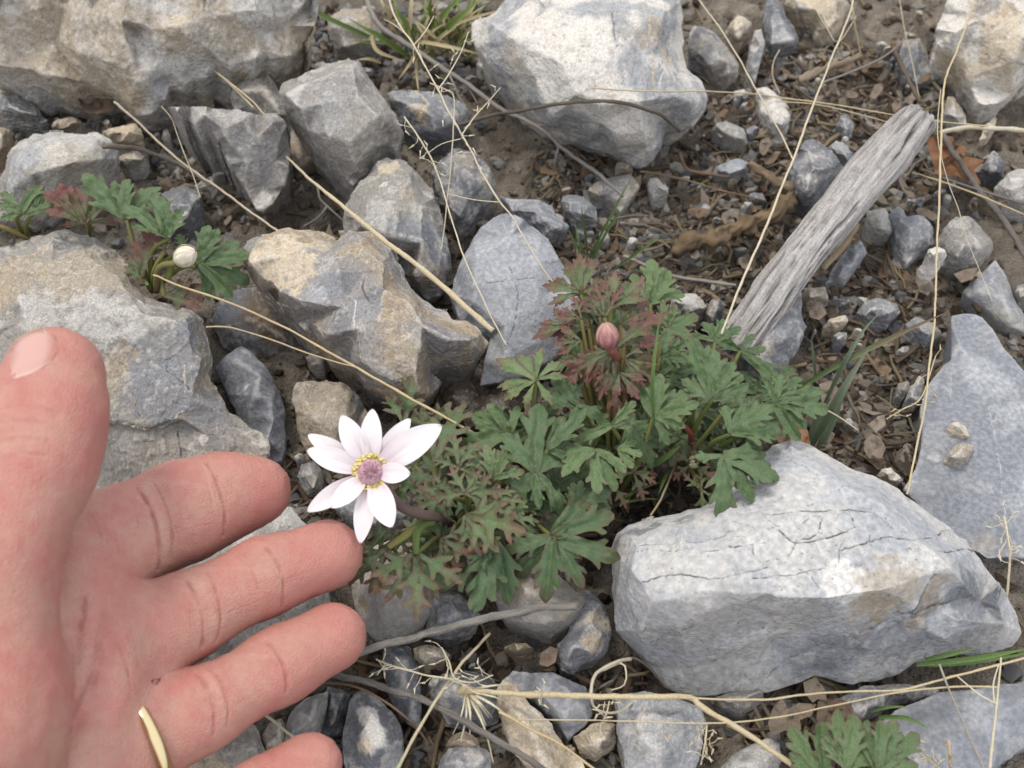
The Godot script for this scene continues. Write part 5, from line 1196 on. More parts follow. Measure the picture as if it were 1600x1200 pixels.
func grasses() -> void:
	var g0 := Color(0.085, 0.155, 0.045)
	var g1 := Color(0.17, 0.27, 0.07)
	var dry := Color(0.50, 0.40, 0.22)
	var r := RandomNumberGenerator.new()
	r.seed = 5
	var at := P(650, 95, 0)
	var root := thing("grass_tuft", "tuft of green and straw-coloured grass blades at the top edge", "grass tuft", at)
	for e in [[[585, 62, 6, 520, 33, 20, 470, 8, 26, 430, -4, 28], 1.6, 0], [[640, 90, 3, 600, 62, 12, 570, 45, 18, 542, 27, 22], 1.9, 0], [[648, 66, 8, 635, 40, 24, 622, 18, 32, 612, -10, 36], 2.2, 0], [[676, 70, 5, 700, 45, 16, 725, 22, 24, 758, -8, 30], 2.2, 0], [[705, 74, 4, 730, 60, 10, 762, 42, 14], 1.7, 0], [[703, 66, 5, 692, 48, 14, 685, 36, 18], 1.9, 0], [[665, 62, 6, 680, 40, 14, 705, 10, 22, 735, -12, 28], 1.8, 0], [[600, 66, 4, 570, 66, 8, 548, 63, 10], 1.0, 0],
			[[690, 60, 6, 672, 20, 20, 676, -10, 30], 1.6, 0], [[640, 75, 6, 655, 66, 12, 700, 73, 16, 740, 82, 14, 775, 92, 10], 1.2, 1], [[595, 98, 4, 575, 92, 8, 555, 94, 8], 1.0, 1], [[690, 55, 6, 720, 35, 14, 760, 22, 20, 800, 12, 24], 1.1, 1], [[612, 28, 20, 600, 10, 26, 592, -8, 28], 1.0, 1], [[700, 64, 5, 720, 40, 12, 740, 20, 18, 760, 8, 20], 1.4, 1], [[625, 60, 8, 608, 30, 18, 612, -6, 26], 1.0, 1], [[655, 74, 6, 640, 100, 8, 622, 125, 6], 0.9, 1], [[700, 58, 6, 685, 30, 18, 682, -6, 26], 1.2, 1], [[660, 75, 6, 650, 100, 5, 655, 150, 3], 0.8, 1], [[580, 55, 8, 590, 80, 7, 632, 95, 4], 1.2, 1]]:
		put("blade", blade_mesh(e[0], e[1] * 1.15, at, dry if e[2] else Color(0.12, 0.19, 0.045), Color(0.6, 0.5, 0.3) if e[2] else Color(0.26, 0.34, 0.09)), M.leaf, root)
	for k in 38:
		var x := 670 + r.randf_range(-45, 60)
		var y := 78 + r.randf_range(-14, 16)
		var dx := r.randf_range(-60, 75)
		var dy := r.randf_range(-105, -20)
		var isdry := k % 2
		put("blade", blade_mesh([x, y, 3, x + dx * 0.5, y + dy * 0.6, 14, x + dx, y + dy, 18], r.randf_range(0.8, 1.7), at, dry if isdry else Color(0.12, 0.19, 0.045), Color(0.6, 0.5, 0.3) if isdry else Color(0.26, 0.34, 0.09)), M.leaf, root)
	at = P(920, 400, 0)
	root = thing("grass_tuft", "few faint thin green blades rising behind the red-tinged leaves", "grass tuft", at)
	for e in [[[918, 400, 2, 914, 365, 10, 908, 320, 20], 0.8], [[922, 402, 2, 950, 345, 14, 988, 275, 26], 0.8], [[926, 405, 2, 955, 350, 12, 985, 318, 18], 0.9], [[912, 405, 2, 896, 375, 8, 885, 352, 12], 0.8], [[960, 420, 2, 1010, 385, 10, 1040, 362, 12], 0.8], [[915, 398, 2, 905, 380, 6, 898, 345, 10], 0.7]]:
		put("blade", blade_mesh(e[0], e[1], at, g0, Color(0.12, 0.2, 0.06)), M.leaf, root)
	at = P(1270, 690, 0)
	root = thing("grass_tuft", "grey-green grass blades right of the plant, one long with a red tip", "grass tuft", at)
	for e in [[[1245, 608, 12, 1300, 575, 20, 1367, 540, 26, 1430, 510, 30, 1488, 484, 32], 1.5, 1], [[1267, 694, 3, 1292, 650, 14, 1317, 607, 22, 1340, 570, 26, 1358, 542, 28], 2.6, 0], [[1284, 640, 8, 1302, 600, 16, 1325, 555, 24, 1350, 515, 28, 1378, 485, 30], 1.3, 0], [[1280, 700, 3, 1300, 660, 10, 1322, 600, 20], 1.8, 0], [[1273, 588, 6, 1271, 560, 12, 1267, 525, 18], 1.0, 0], [[1265, 690, 3, 1278, 650, 9, 1300, 620, 14], 2.2, 0]]:
		put("blade", blade_mesh(e[0], e[1], at, Color(0.12, 0.17, 0.10) if e[2] == 0 else Color(0.10, 0.2, 0.06), Color(0.17, 0.2, 0.13) if e[2] == 0 else Color(0.22, 0.12, 0.09)), M.leaf, root)
	at = P(1440, 1040, 0)
	root = thing("grass_tuft", "bright green blades lying under the front of the large cracked block", "grass tuft", at)
	for e in [[[1432, 1038, 14, 1500, 1031, 18, 1560, 1022, 20, 1620, 1010, 20], 1.3], [[1445, 1030, 15, 1490, 1020, 18, 1524, 1013, 18], 1.2], [[1450, 1040, 13, 1520, 1034, 17, 1620, 1018, 18], 1.0], [[1373, 1120, 17, 1417, 1122, 19, 1452, 1139, 18], 1.1], [[1360, 1112, 17, 1390, 1104, 19, 1420, 1105, 19], 0.7]]:
		put("blade", blade_mesh(e[0], e[1], at, g0, g1), M.leaf, root)
	at = P(985, 790, 0)
	root = thing("grass_tuft", "green grass blades growing up through the middle of the plant", "grass tuft", at)
	for e in [[[1022, 664, 34, 1019, 620, 42, 1020, 580, 48, 1027, 520, 54, 1034, 482, 58], 0.9], [[1020, 728, 14, 1042, 712, 18, 1064, 696, 20], 1.5], [[960, 786, 2, 990, 768, 6, 1035, 752, 8], 0.9], [[955, 790, 2, 1000, 780, 6, 1034, 780, 6], 0.8], [[975, 785, 2, 990, 766, 5, 985, 745, 7], 0.7], [[1046, 730, 8, 1035, 755, 10, 1028, 775, 8], 1.0]]:
		put("blade", blade_mesh(e[0], e[1], at, g0, g1), M.leaf, root)
	at = P(45, 125, 0)
	root = thing("seedling", "tiny green feathery seedling in the shade under the top left boulder", "seedling", at)
	for k in 14:
		var x := 45 + r.randf_range(-28, 22)
		var y := 128 + r.randf_range(-12, 14)
		put("leaflet", blade_mesh([x, y, 2, x + r.randf_range(-7, 7), y - 6, 4, x + r.randf_range(-13, 13), y - 10 + r.randf_range(-5, 8), 5], 1.6, at, g0, Color(0.13, 0.2, 0.06)), M.leaf, root)

func dead_leaf(label: String, o: Array, h: float, c0: Color, c1: Color, curl: float, called := "dead_leaf", group := "") -> void:
	var poly := PackedVector2Array()
	for k in range(0, o.size(), 2):
		poly.append(Vector2(o[k], o[k + 1]))
	poly = densify(poly, 7.0)
	var mid := Vector2.ZERO
	for q in poly:
		mid += q
	mid /= poly.size()
	var pts := poly.duplicate()
	for k in 26:
		var q := mid + (poly[rng.randi() % poly.size()] - mid) * rng.randf_range(0.1, 0.85)
		if inside(q, poly):
			pts.append(q)
	var tri := Geometry2D.triangulate_delaunay(pts)
	var at := P(mid.x, mid.y, h)
	var b := Mb.new()
	var s := rng.randf() * 100.0
	for q in pts:
		var e := q - mid
		var hh := h + curl * (e.length_squared() / 900.0) * 0.6 + n_big.get_noise_2d(q.x * 0.9 + s, q.y * 0.9) * curl * 1.6 - 0.8 * exp(-pow(e.y * 0.6 + e.x * 0.4, 2) / 20.0)
		b.v.append(P(q.x, q.y, hh) - at)
		b.c.append(c0.lerp(c1, clampf(0.5 + n_mot.get_noise_2d(q.x * 2.0 + s, q.y * 2.0) * 1.2, 0, 1)))
	for k in range(0, tri.size(), 3):
		if inside((pts[tri[k]] + pts[tri[k + 1]] + pts[tri[k + 2]]) / 3.0, poly):
			var x := b.v[tri[k]]
			if (b.v[tri[k + 2]] - x).cross(b.v[tri[k + 1]] - x).dot(cam_pos - at) > 0:
				b.t.append_array([tri[k], tri[k + 1], tri[k + 2]])
			else:
				b.t.append_array([tri[k], tri[k + 2], tri[k + 1]])
	var ob := put(called, done(b), M.dead, null, at)
	tag(ob, label, "dead leaf", group)

func dead_leaves() -> void:
	var G := "dead leaves among the stones"
	var br := Color(0.24, 0.185, 0.14)
	var gy := Color(0.33, 0.28, 0.235)
	dead_leaf("curled orange-brown dead leaf at the right, beside the driftwood's tip", [1446, 216, 1470, 210, 1490, 214, 1492, 226, 1517, 231, 1501, 242, 1538, 251, 1522, 266, 1533, 288, 1510, 282, 1494, 274, 1462, 272, 1455, 245], 8, Color(0.27, 0.13, 0.07), Color(0.33, 0.185, 0.11), 2.5)
	dead_leaf("orange-brown dead leaf showing beneath the rightmost green leaf", [1205, 668, 1230, 650, 1262, 672, 1268, 700, 1240, 700, 1215, 690], 6, Color(0.34, 0.18, 0.09), Color(0.38, 0.26, 0.18), 1.5)
	dead_leaf("grey-brown lobed dead leaf below the front edge of the large cracked block", [1255, 1066, 1275, 1058, 1290, 1078, 1292, 1095, 1278, 1092, 1270, 1098, 1258, 1084], 9, gy, br, 1.5, "dead_leaf", G)
	dead_leaf("large torn grey-brown dead leaf at the bottom between the blocky stones", [1208, 1105, 1222, 1090, 1232, 1108, 1248, 1098, 1275, 1100, 1268, 1118, 1250, 1125, 1252, 1140, 1225, 1142, 1205, 1150, 1200, 1130], 8, gy, br, 2.0, "dead_leaf", G)
	dead_leaf("dark brown dead leaf under the lower straws left of the corner plant", [1278, 1096, 1300, 1088, 1330, 1098, 1335, 1115, 1310, 1125, 1290, 1140, 1275, 1130], 7, br, Color(0.17, 0.12, 0.09), 2.0, "dead_leaf", G)
	dead_leaf("brown pointed dead leaf between the grey stones right of the driftwood", [1432, 420, 1440, 414, 1452, 430, 1460, 448, 1450, 462, 1438, 456, 1431, 440], 7, gy, br, 1.5, "dead_leaf", G)
	dead_leaf("brown dead leaf above the flat grey slate piece", [1490, 428, 1510, 420, 1528, 418, 1520, 436, 1502, 442], 6, gy, br, 1.5, "dead_leaf", G)
	dead_leaf("brown torn dead leaf in the litter left of the tall straw", [1350, 690, 1362, 678, 1376, 682, 1384, 700, 1378, 716, 1358, 716, 1350, 704], 6, br, gy, 1.6, "dead_leaf", G)
	dead_leaf("pale brown lobed dead leaf above the torn one in the litter", [1358, 662, 1372, 650, 1382, 648, 1384, 664, 1376, 670, 1368, 676], 6, gy, Color(0.4, 0.33, 0.27), 1.2, "dead_leaf", G)
	dead_leaf("dead leaf lying against the grey-green blades", [1280, 600, 1300, 594, 1312, 610, 1318, 640, 1296, 650, 1284, 630], 5, gy, br, 1.4, "dead_leaf", G)
	dead_leaf("brown folded dead leaf in the shade under the top left boulder", [120, 150, 140, 140, 172, 158, 176, 172, 150, 178, 128, 168], 6, Color(0.16, 0.11, 0.08), Color(0.22, 0.16, 0.12), 2.0, "dead_leaf", G)
	dead_leaf("brown dead leaf between grey stones beneath the driftwood's lower edge", [1262, 480, 1285, 474, 1292, 490, 1280, 500, 1266, 496], 5, br, gy, 1.4, "dead_leaf", G)
	dead_leaf("pinkish-brown dead leaf scrap beside the ochre-ended stone", [846, 1020, 860, 1010, 872, 1014, 868, 1034, 856, 1042, 842, 1038], 7, Color(0.33, 0.25, 0.2), br, 1.3, "dead_leaf", G)
	# many more brown leaf pieces that can be picked out one by one in the upper right litter
	var r := RandomNumberGenerator.new()
	r.seed = 909
	for k in 46:
		var e: Array = [[1100, 130, 1240, 210], [1190, 210, 1240, 420], [1260, 100, 1420, 240], [1270, 480, 1440, 760], [1060, 300, 1180, 430], [1280, 20, 1460, 150], [1440, 300, 1600, 340]][k % 7]
		var x := r.randf_range(e[0], e[2])
		var y := r.randf_range(e[1], e[3])
		var o := []
		var n := 9
		var ang := r.randf() * PI
		var L := r.randf_range(9, 19)
		for i in n:
			var a := TAU * i / n
			var q := Vector2(cos(a) * L, sin(a) * L * 0.5 * r.randf_range(0.6, 1.3)).rotated(ang)
			o.append_array([x + q.x, y + q.y * 0.85])
		var zone: String = ["left of the thin white stone's soil", "between the pale boulder and the white-topped stone", "above the driftwood", "right of the plant, left of the broad blue slab", "around the dark barky stick", "in the top right litter", "near the right edge under the orange leaf"][k % 7]
		dead_leaf("small brown dead leaf piece " + zone, o, r.randf_range(1.5, 5.0), [br, gy, Color(0.28, 0.2, 0.14)][k % 3], [gy, br, Color(0.2, 0.14, 0.1)][k % 3], r.randf_range(0.8, 2.2), "leaf_fragment", "dead leaf pieces " + zone)

# ---------------------------------------------------------------- leaves
var leaflets := {"broad": [], "broader": [], "cut": [], "fern": []}

func leaflet_shapes() -> void:
	var half := {
		"broad": [0.0, 0.09, 0.15, 0.16, 0.35, 0.19, 0.52, 0.20, 0.64, 0.26, 0.72, 0.36, 0.785, 0.38, 0.80, 0.32, 0.74, 0.19, 0.84, 0.20, 0.90, 0.19, 0.965, 0.10, 1.0, 0.0],
		"broader": [0.0, 0.09, 0.15, 0.16, 0.30, 0.20, 0.42, 0.30, 0.50, 0.43, 0.57, 0.45, 0.58, 0.38, 0.50, 0.20, 0.62, 0.23, 0.73, 0.35, 0.80, 0.36, 0.81, 0.29, 0.75, 0.165, 0.86, 0.19, 0.92, 0.16, 0.97, 0.08, 1.0, 0.0],
		"cut": [0.0, 0.04, 0.28, 0.05, 0.40, 0.13, 0.50, 0.235, 0.57, 0.26, 0.575, 0.20, 0.51, 0.095, 0.55, 0.062, 0.66, 0.075, 0.75, 0.165, 0.83, 0.195, 0.835, 0.14, 0.78, 0.062, 0.88, 0.058, 0.95, 0.04, 1.0, 0.0],
		"fern": [0.0, 0.055, 0.28, 0.09, 0.46, 0.125, 0.58, 0.20, 0.68, 0.27, 0.675, 0.165, 0.76, 0.20, 0.83, 0.20, 0.80, 0.10, 0.90, 0.085, 1.0, 0.0],
	}
	for kind in half:
		var h: Array = half[kind]
		for variant in 4:
			var poly := PackedVector2Array()
			for side in [1, -1]:
				var a := PackedVector2Array()
				var sk := rng.randf_range(-0.05, 0.05)
				for k in range(0, h.size(), 2):
					if side < 0 and (k == h.size() - 2):
						continue
					var tip: float = h[k + 1]
					a.append(Vector2(h[k] + tip * sk + rng.randf_range(-1, 1) * 0.012 * minf(1.0, h[k] * 4.0), side * tip * rng.randf_range(0.88, 1.1)))
				if side < 0:
					a.reverse()
				poly.append_array(a)
			# soften the corners once, then sample
			var soft := PackedVector2Array()
			for i in poly.size():
				var p0 := poly[(i + poly.size() - 1) % poly.size()]
				var p1 := poly[i]
				var p2 := poly[(i + 1) % poly.size()]
				var f := 0.24 if kind.begins_with("broad") else 0.14
				soft.append(p1.lerp(p0, f))
				soft.append(p1.lerp(p0, f * 0.4).lerp(p1.lerp(p2, f * 0.4), 0.5))
				soft.append(p1.lerp(p2, f))
			var rim := densify(soft, 0.035)
			var pts := rim.duplicate()
			var x := 0.04
			while x < 1.0:
				var y := -0.5
				while y < 0.5:
					var q := Vector2(x + rng.randf_range(-0.01, 0.01), y + rng.randf_range(-0.01, 0.01))
					if inside(q, rim) and edge_gap(q, rim) > 0.018:
						pts.append(q)
					y += 0.045
				x += 0.045
			for k in 24:
				var q := Vector2(0.03 + k * 0.04, 0.0)
				if inside(q, rim) and edge_gap(q, rim) > 0.012:
					pts.append(q)
			var tri := Geometry2D.triangulate_delaunay(pts)
			var t := PackedInt32Array()
			for k in range(0, tri.size(), 3):
				if inside((pts[tri[k]] + pts[tri[k + 1]] + pts[tri[k + 2]]) / 3.0, rim):
					t.append_array([tri[k], tri[k + 1], tri[k + 2]])
			var gap := PackedFloat32Array()
			for i in pts.size():
				gap.append(0.0 if i < rim.size() else edge_gap(pts[i], rim))
			leaflets[kind].append([pts, t, gap])

# one leaf: a palm of leaflets that spring from one point. e: [px, py, height, [direction, length px, ...], kind, tone 0..1, red 0..1]
func leaf(root: Node3D, e: Array, called := "leaf", tilt := 0.30) -> Vector3:
	var at := P(e[0], e[1], e[2])
	var kind: String = e[4]
	var tone: float = e[5]
	var red: float = e[6]
	var to_cam := (cam_pos - at).normalized()
	var N := (Vector3.UP * 0.55 + to_cam * 0.55 + Vector3(rng.randf_range(-1, 1), rng.randf_range(-0.3, 0.3), rng.randf_range(-1, 1)) * tilt).normalized()
	var b := Mb.new()
	var dirs: Array = e[3]
	var green := Color(0.060, 0.113, 0.044).lerp(Color(0.155, 0.24, 0.084), tone)
	var glau := Color(0.090, 0.150, 0.074).lerp(Color(0.205, 0.285, 0.125), tone)
	var rim_c := Color(0.17, 0.043, 0.05)
	var vein_c := glau.lerp(Color(0.24, 0.29, 0.16), 0.4)
	for k in range(0, dirs.size(), 2):
		var a := deg_to_rad(dirs[k])
		var w := cam_r * cos(a) + cam_u * sin(a)
		w = (w - N * w.dot(N)).normalized()
		var per := to_px(at + w * 0.002).distance_to(to_px(at)) / 0.002
		var L: float = minf(dirs[k + 1] / per, dirs[k + 1] * mm_px(at) * 1.7) * (1.34 if kind == "cut" and red != 0.86 else 1.12)
		var nn := (N + Vector3(rng.randf_range(-1, 1), 0, rng.randf_range(-1, 1)) * 0.16).normalized()
		w = (w - nn * w.dot(nn)).normalized()
		var side := w.cross(nn).normalized()
		var shape: Array = leaflets["broader" if kind == "broad" and rng.randf() < 0.6 else kind][rng.randi() % 4]
		var pts: PackedVector2Array = shape[0]
		var gap: PackedFloat32Array = shape[2]
		var rise := rng.randf_range(-0.05, 0.35)
		var droop := rng.randf_range(0.1, 0.55)
		var fold := rng.randf_range(0.05, 0.5) * (1.0 if rng.randf() < 0.8 else -0.4)
		var ruf := rng.randf_range(0.03, 0.08)
		var wide := (0.8 if red == 0.86 else 1.15) if kind == "cut" else (rng.randf_range(0.58, 0.72) if kind == "broad" else 0.72)
		var s := rng.randf() * 100.0
		var bend := rng.randf_range(-0.12, 0.12)
		var first := b.v.size()
		for i in pts.size():
			var q := pts[i]
			var z := rise * q.x - droop * q.x * q.x + fold * absf(q.y) - fold * 0.9 * q.y * q.y + n_big.get_noise_2d(q.x * 60.0 + s, q.y * 60.0) * ruf - 0.022 * exp(-q.y * q.y / 0.0012) * (1.0 - q.x)
			b.v.append(at + (w * q.x + side * (q.y * wide + bend * q.x * q.x) + nn * z) * L)
			var m := n_mot.get_noise_2d(q.x * 11.0 + s, q.y * 11.0) * 0.6
			var c := green.lerp(glau, clampf(0.5 + m * 1.3, 0, 1))
			c = c.lerp(vein_c, 0.7 * exp(-q.y * q.y / 0.0008) * (1.0 - q.x * 0.7))
			var edge := clampf(1.0 - gap[i] / (0.016 + 0.035 * red), 0, 1)
			c = c.lerp(rim_c, edge * clampf(0.25 + red * 0.9, 0, 0.9) * clampf(0.75 + m, 0, 1))
			var tipred := clampf((q.x - (1.05 - red * 0.9)) * 2.0 + m * 0.5, 0, 1) * red
			c = c.lerp(rim_c * 1.15, tipred * 0.85)
			b.c.append(c)
		var tri: PackedInt32Array = shape[1]
		for j in range(0, tri.size(), 3):
			var x := b.v[first + tri[j]]
			if (b.v[first + tri[j + 2]] - x).cross(b.v[first + tri[j + 1]] - x).dot(nn) > 0:
				b.t.append_array([first + tri[j], first + tri[j + 1], first + tri[j + 2]])
			else:
				b.t.append_array([first + tri[j], first + tri[j + 2], first + tri[j + 1]])
	shifted(b, root.position)
	put(called, done(b), M.leaf, root)
	return at

func petiole(root: Node3D, from: Vector3, to: Vector3, r0: float, r1: float, c0: Color, c1: Color, called := "petiole") -> void:
	var mid := from.lerp(to, 0.5) + Vector3(rng.randf_range(-2, 2), 3.0, rng.randf_range(-2, 2)) * 0.001
	var p := spline(PackedVector3Array([from, mid, to]), 0.002)
	for i in p.size():
		p[i] -= root.position
	var b := Mb.new()
	sweep(b, p, r0 * 0.001, r1 * 0.001, 8, c0, c1, 0.06)
	put(called, done(b), M.stem, root)

func lathe_patch(root: Node3D, called: String, c: Vector3, axis: Vector3, r: float, h: float, a0: float, a1: float, push: float, col: Callable, mat: Material) -> void:
	# one bud scale: a strip of an egg shape between two angles, pointed at the top
	var x := axis.cross(Vector3(0.3, 0.2, 0.9)).normalized()
	var y := axis.cross(x)
	var b := Mb.new()
	var nu := 14
	var nv := 12
	for i in nu + 1:
		var u := float(i) / nu
		var rr := r * pow(sin(PI * (0.04 + u * 0.955)), 0.62) * (1.0 - 0.12 * u) + push
		for j in nv + 1:
			var v := float(j) / nv
			var half := (a1 - a0) * 0.5 * (1.0 if u < 0.5 else sqrt(maxf(0.02, 1.0 - pow((u - 0.5) * 1.85, 2.0))))
			var a := (a0 + a1) * 0.5 + (v - 0.5) * 2.0 * half
			var bulge := 1.0 - 0.06 * pow(absf(v - 0.5) * 2.0, 2.0)
			b.v.append(c + axis * (u - 0.5) * h + (x * cos(a) + y * sin(a)) * rr * bulge - root.position)
			b.c.append((col as Callable).call(u, v))
	for i in nu:
		for j in nv:
			var q := i * (nv + 1) + j
			b.t.append_array([q, q + nv + 1, q + 1, q + 1, q + nv + 1, q + nv + 2])
	put(called, done(b), mat, root)

func bud(root: Node3D, px: float, py: float, h: float, r_px: float, h_px: float, axis: Vector3, c0: Color, c1: Color, c2: Color) -> void:
	var c := P(px, py, h)
	var k := mm_px(c)
	var node := Node3D.new()
	node.name = "flower_bud"
	root.add_child(node, true)
	node.position = c - root.position
	for i in 5:
		var a := TAU * i / 5.0 + 0.4
		lathe_patch_at(node, c, "bud_scale", axis, r_px * k, h_px * k, a - 0.95, a + 0.95, (i % 2) * 0.0005, c0, c1, c2)

func lathe_patch_at(node: Node3D, c: Vector3, called: String, axis: Vector3, r: float, h: float, a0: float, a1: float, push: float, c0: Color, c1: Color, c2: Color) -> void:
	var s := a0 * 7.0
	var f := func(u: float, v: float) -> Color:
		var m := n_mot.get_noise_2d(v * 40.0 + s, u * 6.0)
		var q := c0.lerp(c1, clampf(u * 1.1 - 0.1 + m * 1.3, 0, 1)) * (1.0 + m * 0.35)
		return q.lerp(c2, clampf((absf(v - 0.5) * 2.0 - 0.72) * 3.0 + (u - 0.85) * 3.0, 0, 0.85))
	lathe_patch(node, called, node.position, axis, r, h, a0, a1, push, f, M.tepal)

func plants() -> void:
	leaflet_shapes()
	var R := thing("anemone_plant", "central leafy plant with one open white flower and a pink bud", "plant", P(900, 760, 0))
	var crown := [P(960, 760, 0), P(720, 830, 2), P(1075, 720, 2), P(830, 800, 1)]
	var st := Color(0.14, 0.17, 0.05)
	var st2 := Color(0.19, 0.08, 0.05)
	var list := [
		[1157, 548, 17, [320, 70, 350, 36, 60, 32, 150, 45], "broad", 0.25, 0.1, 2],
		[1017, 473, 26, [84, 62, 55, 62, 28, 52, 115, 52], "broad", 0.6, 0.1, 0],
		[1040, 512, 28, [62, 38, 22, 55, 340, 45, 100, 40], "broad", 0.45, 0.5, 0],
		[1033, 557, 30, [70, 42, 30, 48, 0, 45, 330, 32], "broad", 0.3, 0.1, 0],
		[1117, 533, 26, [100, 42, 70, 38, 30, 42, 160, 40], "broad", 0.3, 0.1, 2],
		[1105, 575, 24, [150, 40, 185, 42, 215, 36], "broad", 0.25, 0.1, 2],
		[901, 632, 27, [170, 56, 95, 56, 132, 52, 325, 60, 255, 36], "broad", 0.2, 0.15, 0],
		[958, 612, 26, [95, 55, 60, 48, 135, 45], "broad", 0.15, 0.1, 0],
		[1021, 651, 31, [10, 66, 42, 64, 76, 58, 115, 52, 340, 46, 300, 40], "broad", 0.45, 0.15, 0],
		[984, 658, 28, [295, 62, 262, 52, 335, 46], "broad", 0.25, 0.15, 0],
		[956, 664, 32, [48, 46, 18, 38, 205, 48, 350, 32], "broad", 0.5, 0.35, 0],
		[1113, 624, 34, [106, 94, 85, 74, 62, 64, 40, 56, 20, 56, 142, 50], "broad", 0.32, 0.1, 2],
		[1141, 678, 36, [38, 74, 18, 76, 358, 70, 60, 70, 97, 44], "broad", 0.3, 0.1, 2],
		[1212, 629, 32, [55, 54, 82, 44, 12, 64, 350, 74, 325, 54, 300, 62, 110, 36], "broad", 0.3, 0.05, 2],
		[1130, 712, 39, [12, 96, 346, 86, 320, 78, 293, 74, 262, 72, 198, 38], "broad", 0.3, 0.15, 2],
		[1133, 642, 35, [320, 38, 280, 45, 20, 36], "broad", 0.4, 0.3, 2],
		[929, 703, 30, [225, 60, 262, 57, 290, 60, 322, 54, 180, 48], "broad", 0.55, 0.25, 0],
		[966, 700, 26, [330, 36, 20, 30, 300, 34], "broad", 0.75, 0.2, 0],
		[835, 738, 27, [88, 97, 42, 76, 128, 72, 225, 66, 310, 68, 268, 48], "broad", 0.2, 0.15, 3],
		[856, 702, 29, [38, 72, 68, 54, 340, 52], "broad", 0.25, 0.15, 3],
		[797, 678, 25, [150, 64, 120, 52, 78, 44, 200, 76, 230, 44], "broad", 0.5, 0.1, 3],
		[772, 748, 27, [102, 52, 62, 52, 18, 44, 82, 42], "broad", 0.6, 0.45, 3],
		[774, 846, 22, [222, 98, 254, 102, 186, 72, 280, 84, 238, 60], "broad", 0.08, 0.2, 1],
		[863, 838, 26, [268, 90, 300, 78, 338, 98, 20, 92, 52, 80, 230, 80, 198, 72], "broad", 0.15, 0.45, 3],
		[895, 800, 22, [35, 60, 10, 55, 70, 45], "broad", 0.2, 0.2, 3],
		[810, 800, 20, [95, 45, 60, 40, 130, 42, 30, 40], "broad", 0.5, 0.3, 3],
		[908, 458, 32, [117, 53, 96, 56, 72, 56, 146, 52, 166, 58, 192, 48, 28, 56], "fern", 0.5, 0.75, 0],
		[955, 481, 34, [45, 64, 66, 57, 84, 50, 20, 52], "fern", 0.6, 0.7, 0],
		[884, 507, 31, [165, 38, 212, 52, 125, 34, 188, 48, 60, 34], "fern", 0.35, 0.85, 0],
		[920, 512, 30, [150, 42, 110, 40, 190, 42], "cut", 0.45, 0.9, 0],
		[905, 560, 27, [165, 40, 215, 42, 110, 40, 260, 42], "broad", 0.45, 0.3, 0],
		[838, 594, 33, [140, 64, 118, 62, 86, 53, 48, 46, 12, 42, 165, 62, 205, 56, 250, 42, 300, 36], "fern", 0.8, 0.55, 3],
		[716, 731, 27, [150, 34, 95, 42, 20, 52, 340, 36, 60, 40], "cut", 0.4, 0.55, 1],
		[680, 722, 25, [72, 80, 100, 64, 42, 58], "cut", 0.3, 0.5, 1],
		[630, 662, 22, [75, 56, 112, 44, 28, 38], "cut", 0.3, 0.5, 1],
		[655, 690, 22, [55, 60, 22, 50, 85, 45], "cut", 0.3, 0.5, 1],
		[650, 864, 30, [266, 78, 243, 62, 215, 58, 318, 66, 292, 60], "cut", 0.35, 0.6, 1],
		[603, 857, 31, [230, 60, 258, 54, 318, 36, 200, 40], "cut", 0.25, 0.65, 1],
		[618, 830, 30, [205, 48, 250, 44, 300, 34, 180, 40], "cut", 0.25, 0.55, 1],
		[727, 806, 30, [350, 80, 318, 60, 290, 50, 20, 52, 260, 42], "cut", 0.55, 0.6, 1],
		[727, 770, 31, [60, 34, 120, 38, 195, 42, 0, 46, 330, 40, 30, 40], "cut", 0.4, 0.65, 1],
		[700, 775, 28, [200, 46, 160, 42, 240, 40, 120, 34], "cut", 0.3, 0.6, 1],
		[690, 842, 27, [300, 50, 330, 54, 270, 46, 20, 36], "cut", 0.4, 0.85, 1],
		[760, 780, 26, [320, 40, 350, 42, 20, 36], "cut", 0.5, 0.5, 1],
		[790, 812, 24, [340, 42, 10, 40, 45, 34, 300, 34], "cut", 0.6, 0.4, 3],
		[958, 548, 38, [200, 86, 222, 58, 246, 46, 178, 50], "cut", 0.3, 0.86, 0],
		[962, 545, 38, [60, 60, 38, 84, 20, 66], "cut", 0.3, 0.86, 0],
		[975, 560, 37, [325, 66, 300, 50, 350, 50, 40, 46], "cut", 0.4, 0.86, 0],
		[958, 562, 36, [268, 82, 285, 60, 248, 60, 230, 44], "cut", 0.3, 0.86, 0],
		[945, 495, 37, [100, 55, 130, 46, 60, 40], "cut", 0.3, 0.86, 0],
		[990, 738, 16, [60, 26, 110, 30, 10, 30, 330, 30, 200, 32, 280, 34], "cut", 0.6, 0.8, 0],
		[1082, 725, 16, [80, 30, 140, 32, 20, 30, 320, 34, 210, 30], "cut", 0.4, 0.9, 2],
		[1095, 765, 15, [80, 26, 140, 28, 320, 34, 270, 34], "cut", 0.5, 0.7, 2],
		[960, 760, 12, [240, 36, 300, 30, 170, 28], "cut", 0.4, 0.8, 0],
		[862, 772, 18, [40, 44, 80, 40, 140, 40], "broad", 0.25, 0.2, 3],
	]
